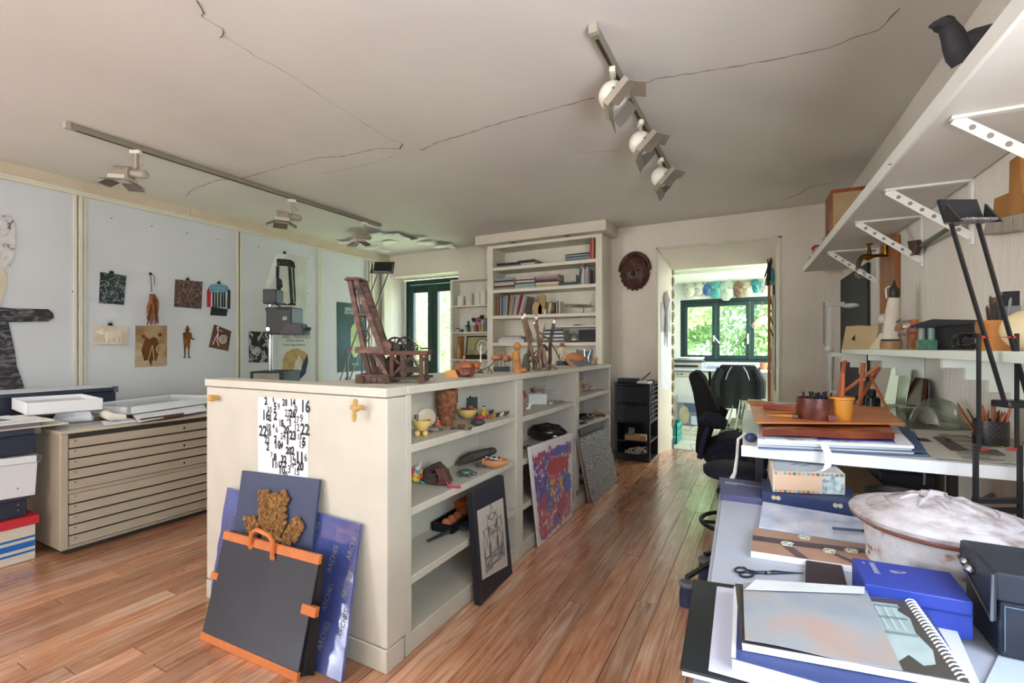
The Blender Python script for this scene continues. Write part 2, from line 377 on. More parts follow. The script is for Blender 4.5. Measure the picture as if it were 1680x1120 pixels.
bb = MB(); bb.prism([(-1.04, YF - .012), (-.93, 5.86), (-.955, 5.86), (-1.06, YF - .012)], 0, .11); struct(bb, 'baseboard_door', M('#4a4c4a', .5))

# left wall: row of sliding panels between pale trims
wl = struct(MB().box(-5.3, -3.8, 0, XL - .03, -3.3, 2.6).box(-5.3, -2.1, 0, XL - .03, YF, 2.6).box(-5.3, -3.3, 0, XL - .03, -2.1, 1.0).box(-5.3, -3.3, 2.2, XL - .03, -2.1, 2.6), 'wall_left', M('#cfc6b4', .7))
PAN = M('#d6d9df', .65, var=.05, vs=1.5, bump=.05, bs=90)
js = [-2.06, -.85, .42, 1.765, 3.12, 4.18, 5.05]
for a, b in zip(js[:-1], js[1:]):
    MB().box(XL - .03, a + .02, .06, XL, b - .02, 2.47).build('panel', PAN, wl, bev=.002)
TRIM = M('#ddd8c8', .55, var=.04)
def tz(y, ws, n):
    m = MB()
    for (o, w, d) in ws: m.box(XL - .01, y + o, .05, XL + d, y + o + w, 2.475)
    struct(m, n, TRIM, bev=.003)
tz(1.725, ((0, .022, .014), (.03, .026, .024), (.062, .02, .014)), 'trim_2')
tz(3.09, ((0, .022, .016), (.036, .022, .016)), 'trim_3'); MB()
tz(4.15, ((0, .024, .016), (.03, .02, .01)), 'trim_4'); tz(4.98, ((0, .03, .02), (.05, .03, .03), (.11, .05, .02)), 'trim_5'); tz(.4, ((0, .05, .02),), 'trim_6')
struct(MB().box(XL - .03, 3.116, .05, XL + .004, 3.124, 2.47), 'trim_7', BLACK)
struct(MB().box(XL - .02, -3.6, 2.465, XL + .03, YF, 2.485).box(XL - .02, -3.6, 2.488, XL + .022, YF, 2.503), 'trim_8', TRIM, bev=.003)
bd = M('#d5c6b0', .6, var=.05)
for a, b in ((-3.6, 2.62), (2.624, YF)): struct(MB().box(XL - .03, a, 2.503, XL + .012, b, 2.6), 'trim_9', bd)
struct(MB().box(XL, 5.3, 0, XL + .05, YF, 2.45), 'trim_10', TRIM, bev=.006)
for u, v in ((183, 358), (249, 371), (307, 382), (358, 393), (424, 405), (504, 424), (505, 481), (506, 502), (119, 478)):
    p = onx(u, v, XL); MB().sph((XL + .003, p.y, p.z), .006, 6, 4).build('pin', M('#6b6660', .4, .6), wl)
# right wall (slightly out of square) and the wall behind the camera with its window; side windows are added
wr = MB().box(0, -3.8, 0, .25, -.9, 2.6).box(0, .9, 0, .25, 5.6, 2.6).box(0, -.9, 0, .25, .9, .95).box(0, -.9, 1.85, .25, .9, 2.6); wro = struct(wr, 'wall_right', ROOMP); wro.location = W0; wro.rotation_euler = (0, 0, TA); WM[wro.name] = T(*W0) @ Matrix.Rotation(TA, 4, 'Z')
wo = struct(MB().box(.1, -.9, .95, .16, .9, 1.0).box(.1, -.9, 1.8, .16, .9, 1.85).box(.1, -.9, 1.0, .16, -.85, 1.8).box(.1, .85, 1.0, .16, .9, 1.8).box(.1, -.03, 1.0, .16, .03, 1.8), 'added_window_right', FRAMEG); wo.location = W0; wo.rotation_euler = (0, 0, TA); WM[wo.name] = WM[wro.name].copy()  # unseen side window, added to light the shelf bays and table
for a, b in ((-.85, -.03), (.03, .85)): MB().box(.13, a, 1.0, .135, b, 1.8).build('pane', GLASS, wo)
wb = MB(); y0, y1 = YBK - .2, YBK
struct(MB().box(-5.3, y0, 0, -2.65, y1, 2.6).box(-1.55, y0, 0, 1.35, y1, 2.6).box(-2.65, y0, 0, -1.55, y1, 1.2).box(-2.65, y0, 2.05, -1.55, y1, 2.6), 'wall_back', ROOMP)
wq = struct(MB().box(-2.65, y0 + .04, 1.2, -1.55, y0 + .1, 1.26).box(-2.65, y0 + .04, 1.99, -1.55, y0 + .1, 2.05).box(-2.65, y0 + .04, 1.26, -2.59, y0 + .1, 1.99).box(-1.61, y0 + .04, 1.26, -1.55, y0 + .1, 1.99), 'window_3', FRAMEG)
MB().box(-2.59, y0 + .065, 1.26, -1.61, y0 + .07, 1.99).build('pane', GLASS, wq)
wq = struct(MB().box(-5.2, -3.3, 1.0, -5.14, -2.1, 1.06).box(-5.2, -3.3, 2.14, -5.14, -2.1, 2.2).box(-5.2, -3.3, 1.06, -5.14, -3.24, 2.14).box(-5.2, -2.16, 1.06, -5.14, -2.1, 2.14), 'added_window_left', FRAMEG)  # unseen side window, added to light the right wall
MB().box(-5.175, -3.24, 1.06, -5.17, -2.16, 2.14).build('pane', GLASS, wq)
# window_1: French window to the garden
w1 = thing('window_1', None, None, (-4.4, 5.83, 0), kind='structure')
m = MB(); y0, y1 = 5.80, 5.857
x0, x1, xm0, xm1, zt = -5.0, -3.78, -4.57, -4.35, 2.255
m.box(x0, y0, 0, x0 + .07, y1, zt).box(x1 - .07, y0, 0, x1, y1, zt).box(x0 + .071, y0, zt - .07, x1 - .071, y1, zt).box(x0 + .071, y0, 0, x1 - .071, y1, .06).build('frame', FRAMEG, w1, w=True, bev=.006)
for a, b, hd in ((x0 + .075, (xm0 + xm1) / 2 - .003, 1), (xm0 / 2 + xm1 / 2 + .003, x1 - .075, 0)):
    q = MB(); q.box(a, y0 - .02, .07, a + .09, y1 - .01, zt - .08).box(b - .09, y0 - .02, .07, b, y1 - .01, zt - .08).box(a + .0905, y0 - .018, zt - .2, b - .0905, y1 - .012, zt - .08).box(a + .0905, y0 - .018, .07, b - .0905, y1 - .012, .25)
    sash = q.build('sash', FRAMEG, w1, w=True, bev=.006)
    MB().box(a + .08, y0 + .005, .24, b - .08, y0 + .01, zt - .19).build('pane', GLASS, sash, w=True)
    if hd:
        h = MB().box(b - .06, y0 - .035, 1.0, b - .03, y0 - .02, 1.16); h.tube([(b - .045, y0 - .03, 1.1), (b - .045, y0 - .07, 1.1), (b - .06, y0 - .075, 1.06), (b - .05, y0 - .075, .98)], .009, 8).build('handle', WHITE, sash, w=True)
    for z in (.5, 1.5, 1.95):
        if hd: MB().cyl((a - .004, y0 - .024, z), (a - .004, y0 - .024, z + .07), .008).build('hinge', BLACK, sash, w=True)
# ------------------------------------------------------------------ the room beyond the doorway
RR = plaster('pale_room_plaster', '#e3e6dc', '#eceee6', .2, 14)
m = MB(); YW = 8.3
m.box(-2.8, YW, 0, -1.22, YW + .35, 2.5).box(-1.22, YW, 0, .42, YW + .35, .965).box(-1.22, YW, 2.0, .42, YW + .35, 2.5).box(.42, YW, 0, 1.7, YW + .35, 2.5)
struct(m, 'wall_garden', RR)
struct(MB().box(-2.9, 5.86, 0, -2.7, YW, 2.5), 'wall_side', RR); struct(MB().box(1.5, 5.86, 0, 1.7, YW, 2.5), 'wall_side_right', RR)
struct(MB().box(-2.8, 5.86, 2.305, .4, 7.2, 2.4).box(.4, 5.86, 2.305, 1.6, 6.25, 2.4).box(1.3, 6.25, 2.305, 1.6, 7.2, 2.4), 'ceiling_garden_room', M('#dfe6d6', .7, var=.03)); struct(MB().box(-2.8, 7.2, 2.265, .4, YW + .3, 2.4).box(.4, 7.55, 2.265, 1.6, YW + .3, 2.4).box(1.3, 7.2, 2.265, 1.6, 7.55, 2.4), 'trim_11', M('#e6ebe0', .7, var=.03))
f2 = struct(MB().box(-2.8, 5.8, -.12, 1.6, YW + .3, -.012), 'floor_garden_room', M('#8b8f86', .8))
TL = mottled('paving_stone', [(.3, '#a9a890'), (.5, '#c6c8ba'), (.7, '#b5ab8a')], 5, rnd=True, rough=.35)
random.seed(9); gx, gy = 9, 6
pt = {}
for i in range(gx + 1):
    for j in range(gy + 1): pt[i, j] = (-1.6 + i * .3 + random.uniform(-.1, .1), 5.83 + j * .36 + (random.uniform(-.11, .11) if 0 < j else 0))
for i in range(gx):
    for j in range(gy):
        c = [pt[i, j], pt[i + 1, j], pt[i + 1, j + 1], pt[i, j + 1]]; mx_ = sum(p[0] for p in c) / 4; my = sum(p[1] for p in c) / 4
        MB().prism([(mx_ + (x - mx_) * .95, my + (y - my) * .95) for x, y in c], -.02, random.uniform(-.003, 0)).build('paving_stone', TL, f2, smooth=0)
rl = struct(MB().box(.4, 6.25, 2.38, .45, 7.55, 2.42).box(1.25, 6.25, 2.38, 1.3, 7.55, 2.42).box(.45, 6.25, 2.38, 1.25, 6.3, 2.42).box(.45, 7.5, 2.38, 1.25, 7.55, 2.42), 'added_rooflight', FRAMEG); MB().box(.45, 6.3, 2.395, 1.25, 7.5, 2.4).build('pane', GLASS, rl)  # unseen rooflight, added as an opening for the fill light
w2 = thing('window_2', None, None, (-.4, YW + .1, .97), kind='structure')
m = MB(); y0, y1 = YW + .06, YW + .13
m.box(-1.22, y0, .965, -1.16, y1, 2.0).box(.36, y0, .965, .42, y1, 2.0).box(-1.159, y0, .965, .359, y1, 1.01).box(-1.159, y0, 1.94, .359, y1, 2.0).build('frame', FRAMEG, w2, w=True, bev=.006)
for a, b, hh in ((-1.16, -.668, 1), (-.662, -.168, 2), (-.162, .36, 0)):
    q = MB().box(a, y0 - .02, 1.01, a + .055, y1 - .01, 1.94).box(b - .055, y0 - .02, 1.01, b, y1 - .01, 1.94).box(a + .0555, y0 - .018, 1.01, b - .0555, y1 - .012, 1.075).box(a + .0555, y0 - .018, 1.875, b - .0555, y1 - .012, 1.94)
    sash = q.build('sash', FRAMEG, w2, w=True, bev=.005); MB().box(a + .05, y0 + .01, 1.07, b - .05, y0 + .015, 1.88).build('pane', GLASS, sash, w=True)
    if hh == 1: MB().box(b - .04, y0 - .035, 1.3, b - .015, y0 - .02, 1.4).bar((b - .03, y0 - .05, 1.39), (b + .06, y0 - .05, 1.27), .02, .02).build('handle', WHITE, sash, w=True)
    if hh == 2: MB().box(b - .04, y0 - .045, 1.26, b - .015, y0 - .02, 1.42).build('handle', WHITE, sash, w=True)
# ------------------------------------------------------------------ the garden
def leafmat(name, a, b, c):
    m, nt, bs, N, L = nodes(name); tc = N('ShaderNodeTexCoord'); n = N('ShaderNodeTexNoise'); n.inputs['Scale'].default_value = 1.8; n.inputs['Detail'].default_value = 8; L(tc.outputs['Object'], n.inputs['Vector'])
    r = ramp(N, [(.3, a), (.5, b), (.7, c)]); L(n.outputs['Fac'], r.inputs[0]); L(r.outputs[0], bs.inputs['Base Color']); bs.inputs['Roughness'].default_value = .5
    t = N('ShaderNodeBsdfTranslucent'); L(r.outputs[0], t.inputs[0]); mx = N('ShaderNodeMixShader'); mx.inputs[0].default_value = .45
    L(bs.outputs[0], mx.inputs[1]); L(t.outputs[0], mx.inputs[2]); L(mx.outputs[0], nt.nodes['Material Output'].inputs[0]); return m
LEAF = leafmat('leaves_bright', '#83a066', '#abc084', '#d0dab0'); LEAF2 = leafmat('leaves_deep', '#6c8a58', '#94ac76', '#bccaa0')
def foliage(par, c, r, n, size, mat, seed):
    rn = random.Random(seed); vs = []; fs = []
    for i in range(n):
        d = Vector((rn.gauss(0, 1), rn.gauss(0, 1), rn.gauss(0, 1))).normalized(); k = rn.uniform(.45, 1) ** .5
        p = Vector((d.x * r[0] * k, d.y * r[1] * k, d.z * r[2] * k)); p *= 1 + .25 * noise.noise(p * 1.5)
        a = Vector((rn.gauss(0, 1), rn.gauss(0, 1), rn.gauss(0, 1))).normalized(); b = a.orthogonal().normalized(); s_ = size * rn.uniform(.6, 1.4)
        p += Vector(c); o = len(vs)
        vs += [p - a * s_, p + b * s_ * .45, p + a * s_, p - b * s_ * .45]; fs.append((o, o + 1, o + 2, o + 3))
    mb = MB(); mb.v = [tuple(v) for v in vs]; mb.f = fs
    me = bpy.data.meshes.new('foliage'); me.from_pydata(mb.v, [], mb.f); me.materials.append(mat)
    o = bpy.data.objects.new('foliage', me); COL.objects.link(o); o.parent = par; o['kind'] = 'stuff'; WM[o.name] = WM[par.name].copy(); return o
def tree(name, label, cat, loc, r, n, size, mat, seed, h=None, bark='#6b5a45', group=None):
    t = thing(name, label, cat, loc, group=group); h = h or r[2]
    MB().tube([(0, 0, 0), (.05, .03, h * .5), (-.04, .05, h), (.02, 0, h + r[2] * .4)], [.12, .1, .08, .03], 9).build('trunk', M(bark, .9, bump=.4), t)
    foliage(t, (0, 0, h), r, n, size, mat, seed); return t
LAWN = mottled('lawn', [(.3, '#9ab280'), (.5, '#b8c99c'), (.72, '#d6dfbe')], 3, rough=.9, bump=.3)
g = MB(); g.shell(20, 16, lambda a, b: (-16 + 24 * a, 6.2 + 13 * b, -.25 + max(0, b - .2) * 2.2 + .12 * noise.noise((a * 9, b * 9, 0))), -.1)
struct(g, 'garden_lawn', LAWN)
tree('garden_shrub', 'large bright shrub filling the French window behind the bookcase', 'shrub', (-7.2, 8.6, -.2), (1.7, 1.1, 1.9), 9000, .06, LEAF, 1, 1.7)
tree('garden_tree', 'tall leafy tree behind the shrub seen through the French window', 'tree', (-8.6, 11.2, 0), (2.4, 1.6, 2.4), 7000, .09, LEAF2, 2, 3.0)
tree('garden_tree', 'pale barked tree in front of the left panes of the garden room window', 'tree', (-1.75, 12.2, .3), (1.6, 1.2, 1.3), 5200, .085, LEAF, 3, 2.7, '#c9c4b6')
tree('garden_tree', 'dense tree behind the middle panes of the garden room window', 'tree', (-.3, 13.4, .6), (2.2, 1.3, 2.0), 8000, .085, LEAF2, 4, 2.3)
tree('garden_shrub', 'low shrub growing on the bank outside the garden room window', 'shrub', (-2.9, 13.8, .7), (1.8, 1.0, 1.5), 6000, .08, LEAF, 5, 1.2)
tree('garden_shrub', 'shrub outside the right pane of the garden room window', 'shrub', (1.1, 12.6, .4), (1.3, 1.0, 1.4), 5000, .08, LEAF, 6, 1.3)
tree('sky_block_hedge', 'unseen hedge added to block sky outside the windows behind the camera', 'hedge', (-2.1, -6.4, -.2), (3.2, .9, 2.0), 6000, .1, LEAF2, 31, 1.9)  # out of view, added to cut sky light from behind the camera
tree('sky_block_hedge', 'unseen hedge added to block sky at the added left side window', 'hedge', (-8.2, -2.2, -.2), (.9, 2.6, 2.0), 6000, .1, LEAF2, 32, 1.9)  # out of view, added to cut sky light from the left


tree('sky_block_hedge', 'unseen hedge added to block sky at the added right side window', 'hedge', (3.6, 0, -.2), (.9, 2.8, 2.2), 9000, .1, LEAF2, 33, 2.2)  # out of view, added to cut sky light from the right
# ================================================================== white partition with shelves (island)
IX, IY0, IY1, IT = -1.215, 1.307, 4.19, 1.05
isl = thing('shelf_partition', 'long cream painted partition with open shelves and a wide end panel', 'partition', (-1.5, 2.7, 0))
MB().box(-2.365, IY0, .09, IX, 1.41, 1.012).build('end_panel', CREAM, isl, w=True, bev=.003)
MB().box(-2.372, 1.300, 1.015, IX, 1.415, IT).build('end_cap', CREAM, isl, w=True, bev=.004)
MB().box(-2.36, 1.302, 0, IX, 1.40, .086).build('plinth', CREAM, isl, w=True, bev=.003)
MB().box(-1.71, 1.416, 1.018, IX + .004, IY1, IT).build('top_board', CREAM, isl, w=True, bev=.004)
MB().box(-1.70, 1.412, 0, -1.46, IY1, 1.017).build('back_box', CREAM, isl, w=True)
for a, b in ((1.411, 1.445), (2.335, 2.42), (3.285, 3.36), (4.15, IY1)):
    MB().box(-1.46, a, 0, IX - .001, b, 1.017).build('upright', CREAM, isl, w=True, bev=.003)
BAYS = ((1.445, 2.335), (2.42, 3.285), (3.36, 4.15)); SZ = ((.817, .568, .298, .08), (.80, .55, .29, .075), (.822, .60, .33, .1))
for (a, b), zs in zip(BAYS, SZ):
    for k, z in enumerate(zs): MB().box(-1.459, a, z - .032 if k < 3 else 0, IX - .004, b, z).build('shelf' if k < 3 else 'plinth', CREAM, isl, w=True, bev=.003)
SR = []
# ================================================================== tall bookcase
BX0, BX1, BY = -3.08, -1.58, 5.11
bc = thing('bookcase', 'tall built-in cream bookcase standing beside the doorway wall', 'bookcase', (-2.33, 5.28, 0))
BCM = M('#e8e2d0', .55, var=.04); yb = YF - .004
MB().box(BX0, BY, 0, -2.995, yb, 2.48).build('side', BCM, bc, w=True, bev=.003); MB().box(-1.655, BY, 0, BX1, yb, 2.48).build('side', BCM, bc, w=True, bev=.003)
MB().box(-2.995, yb - .02, 0, -1.655, yb, 2.48).build('back', BCM, bc, w=True)
BS = {'s1': 2.205, 's2': 1.925, 's3': 1.60, 's5': 1.262, 's6': .97, 's7': .65, 's8': .3}
for k, z in BS.items(): MB().box(-2.995, BY + .004, z - .04, -1.655, yb - .02, z).build('shelf', BCM, bc, w=True, bev=.003)
MB().box(-2.995, BY + .002, 2.445, -1.655, yb - .02, 2.48).build('shelf', BCM, bc, w=True)
MB().box(-2.25, BY + .07, 1.438, -1.655, yb - .02, 1.456).build('half_shelf', BCM, bc, w=True)
MB().box(-3.185, 4.99, 2.484, -1.50, yb, 2.598).build('cornice', M('#ddd3c0', .55, var=.05), bc, w=True, bev=.003)
for u in (842, 930):
    p = ony(u, 400, 5.05); MB().lathe([(.035, 0), (.04, .004), (.03, .01)], 16, T(p.x, 5.05, 2.476)).build('downlight', M('#8a7d68', .4, .4), bc, w=True)
# ================================================================== small shelf unit in front of the window
SX0, SX1, SY0, SY1 = -3.75, -3.085, 5.25, 5.44
sc = thing('shelf_unit', 'small cream wall shelf unit between the garden window and the bookcase', 'shelf', (-3.42, 5.34, .6))
MB().box(SX0, SY0, .6, SX0 + .035, SY1, 2.12).build('side', BCM, sc, w=True, bev=.002); MB().box(SX0 + .035, SY1 - .012, .6, SX1, SY1, 2.12).build('back', M('#e4e2d6', .6), sc, w=True)
SS = (2.12, 1.765, 1.41, 1.042, .65)
for z in SS: MB().box(SX0 + .035, SY0 + .002, z - .02, SX1, SY1 - .012, z).build('shelf', BCM, sc, w=True, bev=.002)
# ================================================================== books
PG = M('#e6dfcd', .8, var=.08, vs=40)
def bookpair(th, h, d, col, rough=.5):
    """book standing on its spine side: th along x, d along y (spine at y=0), h along z"""
    c = MB().box(0, 0, 0, .0018, d, h).box(th - .0018, 0, 0, th, d, h).box(0, 0, 0, th, .002, h)
    p = MB().box(.0019, .0021, .003, th - .0019, d - .004, h - .003)
    return c, p
def book(mt, th, h, d, col, label, group, name='book'):
    c, p = bookpair(th, h, d, col); loc = mt.to_translation(); o = c.build(name, M(col, .45, var=.14, vs=20), None, smooth=0); o.matrix_world = mt; o.location = loc; o.rotation_euler = mt.to_euler(); WM[o.name] = mt.copy()
    tag(o, label, 'book', group); p.build('pages', PG, o, smooth=0); return o
def upright(x0, y, z, specs, where, group, lean=None):
    x = x0; n = len(specs)
    for i, (th, h, col, cn) in enumerate(specs):
        a = lean(i) if lean else 0; d = .2 if h > .2 else .13
        mt = T(x, y, z) @ RY(a)
        book(mt, th, h, d, col, '%s upright book, %s from left, %s' % (cn, ORD[i], where), group); x += th / math.cos(math.radians(a)) + .0015
    return x
def stack(xc, y, z, specs, where, group, w=.21, d=.27):
    zz = z; n = len(specs)
    for i, (h, col, cn, k, rz) in enumerate(specs):       # lying flat, spine to the room
        W = w * k
        mt = T(xc, y, zz) @ RZ(rz) @ T(-W / 2, 0, 0) @ Matrix(((0, 0, 1, 0), (0, 1, 0, 0), (-1, 0, 0, h), (0, 0, 0, 1)))
        book(mt, h, W, d * .8, col, '%s flat book, %s from bottom, %s' % (cn, ORD[i], where), group); zz += h + .0006
    return zz
def ux(u, y): return ony(u, 500, y).x
yb0 = BY + .03
random.seed(21)
stack(ux(834, yb0), yb0, BS['s1'], [(.022, '#8d8478', 'grey backed', 1.0, 2), (.016, '#2e2a30', 'thick dark', 1.0, -3), (.012, '#2a2730', 'black', .98, 3)], 'left pile on top bookcase shelf', 'books lying on the top bookcase shelf', .34, .28)
stack(ux(862, yb0), yb0 + .02, BS['s1'], [(.035, '#c9c4be', 'pale', .8, 1), (.018, '#332f33', 'charcoal', .8, 4), (.014, '#3c3838', 'dark grey', .86, -4)], 'middle pile on top bookcase shelf', 'books lying on the top bookcase shelf', .28, .26)
stack(ux(947, yb0), yb0, BS['s1'], [(.02, '#6f7a82', 'slate grey', 1, -3), (.018, '#9aa0a4', 'light grey', .97, 3), (.016, '#58606a', 'blue grey', 1.0, 0), (.012, '#bfc3c4', 'whitish', .95, 4), (.014, '#2b2a2e', 'black topmost', 1, -2)], 'right pile on top bookcase shelf', 'books lying on the top bookcase shelf', .30, .28)
upright(ux(967.5, yb0), yb0, BS['s1'], [(.02, .2, '#b0402e', 'red'), (.028, .26, '#c8735a', 'tall salmon')], 'pair ending the top bookcase shelf', 'books standing on the top bookcase shelf')
stack(ux(826, yb0), yb0, BS['s2'], [(.03, '#8e9284', 'grey green', 1, 0), (.022, '#3b3634', 'dark', .98, 3), (.024, '#d8cdc0', 'cream', 1, -3), (.02, '#c9a28e', 'pink tan', .95, 2), (.016, '#2f2d30', 'black', .97, 0), (.03, '#8fa5ad', 'pale blue topmost', 1, -2)], 'left stack on second bookcase shelf', 'books stacked on the second bookcase shelf', .30, .28)
stack(ux(861, yb0), yb0, BS['s2'], [(.026, '#a9b9bb', 'pale blue', 1, 2), (.03, '#9fb0a0', 'sage green', .98, -2), (.014, '#3a3a3a', 'thin black', 1, 0), (.024, '#cbbfae', 'beige', .93, 3), (.014, '#45403e', 'brown black', .98, -3), (.026, '#d9c7b8', 'pinkish cream topmost', .93, 1)], 'middle stack on second bookcase shelf', 'books stacked on the second bookcase shelf', .27, .27)
stack(ux(897, yb0), yb0, BS['s2'], [(.026, '#c9a878', 'tan', 1, -2), (.03, '#d8cfba', 'cream', 1, 2), (.014, '#2e2c2c', 'thin black', .95, 0), (.022, '#6e4c4c', 'maroon', 1, -4), (.03, '#a8848a', 'dusty pink', .98, 3), (.022, '#c8b0a8', 'rosy topmost', 1, -2)], 'right stack on second bookcase shelf', 'books stacked on the second bookcase shelf', .29, .28)
stack(ux(936, yb0), yb0, BS['s2'], [(.02, '#4d5c6e', 'navy blue', 1, 2), (.018, '#3a4650', 'dark slate topmost', .92, -6)], 'low pile on second bookcase shelf', 'books stacked on the second bookcase shelf', .27, .24)
solo(MB().box(-.075, 0, 0, .075, .1, .1), 'card_box', M('#cfc9b4', .7, bump=.1), 'small cream card box on the low pile of the second bookcase shelf', 'box', (ux(936, yb0 + .12), yb0 + .1, BS['s2'] + .04), 3, bev=.003)
upright(ux(948, yb0), yb0, BS['s2'], [(.012, .25, '#c98a6a', 'leaning orange'), (.01, .22, '#3f7a78', 'thin teal'), (.022, .215, '#7fa8a4', 'turquoise'), (.026, .2, '#cfd2d2', 'white'), (.024, .175, '#b8938a', 'dusty rose'), (.02, .2, '#b7b7bd', 'pale grey'), (.018, .17, '#7b6f70', 'mauve')], 'right row on second bookcase shelf', 'books standing on the second bookcase shelf', lambda i: 14 if i == 0 else (2 if i < 3 else 0))
cols = [('#a58a60', 'tan'), ('#6e4f36', 'brown'), ('#b99873', 'sand coloured'), ('#5b4331', 'dark brown'), ('#c9ad86', 'buff'), ('#43362e', 'black brown'), ('#7d98b8', 'sky blue'), ('#8fa2c0', 'pale blue'), ('#cfc7b8', 'off-white'), ('#3f3b3a', 'charcoal'), ('#b5935a', 'ochre'), ('#c7bfb4', 'light grey'), ('#97685a', 'rust'), ('#b5b7c2', 'silver'), ('#d6cfc4', 'cream'), ('#8d3a4c', 'wine red'), ('#a2223f', 'crimson'), ('#d9d3ca', 'ivory'), ('#b9b3aa', 'stone grey'), ('#8c8880', 'mid grey')]
upright(-2.99, yb0, BS['s3'], [(random.uniform(.014, .024), random.uniform(.235, .262), c, n) for c, n in cols], 'long row on third bookcase shelf', 'magazines and books in the row on the third bookcase shelf', lambda i: 1 if i < 7 else min(16, (i - 6) * 1.6))
yy = BY + .12
def card(x, y, z, poly, th, mat, name, label, cat, tilt=8, rz=0, group=None):
    return solo(MB().prism(poly, -th / 2, th / 2, RX(90 - tilt)), name, mat, label, cat, (x, y, z), rz, group)
TAN = M('#c9a878', .7, bump=.1)
def prof(name, pts, x, z, label, mat=TAN): card(x, yy, z + .004, pts, .03, mat, name, label, 'sculpture', 0)
prof('wood_cutout', [(-.06, 0), (.06, 0), (.065, .1), (.03, .15), (-.04, .15), (-.07, .1)], ux(882, yy), BS['s3'], 'squat tan wooden cut-out on the third bookcase shelf')
prof('wood_cutout', [(-.035, 0), (.045, 0), (.06, .14), (.05, .23), (.02, .25), (-.02, .23), (-.02, .12), (-.04, .08)], ux(891, yy + .05), BS['s3'], 'tall rounded tan wooden cut-out on the third bookcase shelf', M('#b99a64', .7))
solo(MB().lathe([(.04, 0), (.045, .005), (.045, .12), (.042, .15), (.038, .15)], 20), 'glass_jar', glass('olive_glass', (.75, .7, .5), .15), 'olive tinted glass jar on the third bookcase shelf', 'jar', (ux(902, yy), yy, BS['s3']))
solo(MB().lathe([(.016, 0), (.018, .03), (.012, .04), (.03, .043), (.03, .055), (.0, .06)], 14), 'white_mushroom_lid', WHITE, 'little white lidded pot on the third bookcase shelf', 'pot', (ux(894, BY + .06), BY + .06, BS['s3']))
for k, (u, c, h, l) in enumerate(((910, '#3d2c22', .14, 'dark brown'), (914, '#a2977c', .155, 'tan'), (918, '#d0c9b8', .15, 'cream'))):
    book(T(ux(u, yy), yy - .03, BS['s3']) @ RY(-3 + k), .022, h, .1, c, '%s little album standing alone on the third bookcase shelf' % l, 'little albums on the third bookcase shelf')
pl = thing('model_plane', 'small silver model aeroplane on a stand on the third bookcase shelf', 'model plane', (ux(955, yy), yy - .03, BS['s3']))
SIL = M('#8d877c', .35, .6, var=.2)
MB().lathe([(.002, -.2), (.012, -.17), (.017, -.08), (.017, .06), (.008, .13), (.003, .15)], 12, T(0, 0, .085) @ RZ(12) @ RY(92)).build('fuselage', SIL, pl)
MB().prism([(-.03, 0), (.03, 0), (-.06, .17), (-.075, .17)], 0, .004, T(0, 0, .083) @ RZ(12)).prism([(-.03, 0), (.03, 0), (-.06, -.17), (-.075, -.17)], 0, .004, T(0, 0, .083) @ RZ(12)).build('wing', SIL, pl)
MB().prism([(0, 0), (.045, 0), (.065, .05), (.045, .05)], -.002, .002, T(.09, .02, .09) @ RZ(12) @ RX(90)).build('tail_fin', SIL, pl)
MB().lathe([(.025, 0), (.02, .006), (.004, .012), (.004, .07)], 10, T(.03, 0, 0)).build('stand', BLACKM, pl)
stack(ux(838, yb0), yb0, BS['s5'], [(.03, '#e3e4e6', 'thick white', 1, 0), (.02, '#d9dadb', 'light grey', .97, 2), (.02, '#c4c6b8', 'greenish', .8, -3), (.012, '#b98a84', 'pinkish red topmost', .6, 2)], 'white pile on lower bookcase shelf', 'books lying on the lower bookcase shelf', .36, .28)
stack(ux(857, yb0), yb0 + .01, BS['s5'], [(.032, '#8e3a3a', 'red backed', 1, 3), (.03, '#46463f', 'dark green', 1, -3)], 'short pile behind branch sculpture', 'books lying on the lower bookcase shelf', .12, .2)
stack(ux(908, yb0), yb0, BS['s5'], [(.024, '#5e6468', 'grey', 1.1, 0), (.022, '#c8ccd2', 'silver', 1, 2), (.018, '#38434f', 'dark blue', 1.06, -2), (.024, '#dfe2e6', 'white', .95, 1), (.02, '#25303c', 'navy', 1, -1), (.02, '#c8cdd4', 'pale', .92, 3), (.022, '#1f262e', 'black topmost', .95, 0)], 'tall pile on lower bookcase shelf', 'books lying on the lower bookcase shelf', .26, .27)
bj = thing('glass_dome', 'small glass dome on a dark base on the lower bookcase shelf', 'dome', (ux(943, yy), yy - .02, BS['s5']))
MB().lathe([(.085, 0), (.09, .006), (.08, .014), (.0, .016)], 24).build('base', BLACK, bj); MB().sph((0, 0, .03), (.018, .018, .02), 10, 6).build('ornament', M('#d8cfae', .5), bj)
MB().lathe([(.055, .016), (.058, .05), (.045, .085), (.02, .103), (.0, .107)], 24).build('glass', glass('clear_glass', (.96, .97, .94), .12), bj)
solo(MB().box(-.1, -.07, 0, .1, .07, .145), 'black_box', M('#26292c', .6, bump=.1), 'plain black box at the right end of the lower bookcase shelf', 'box', (ux(966, yy), yy, BS['s5']), bev=.004)
solo(MB().prism([(-.14, 0), (-.02, .0), (.02, .014), (.06, .016), (.1, .004), (.16, 0), (.16, -.004), (-.14, -.004)], -.03, .03, RX(90)), 'flat_tool', M('#6e6450', .6), 'thin flat tool lying on the half shelf of the bookcase', 'tool', (ux(942, yy + .05), yy + .06, 1.461))
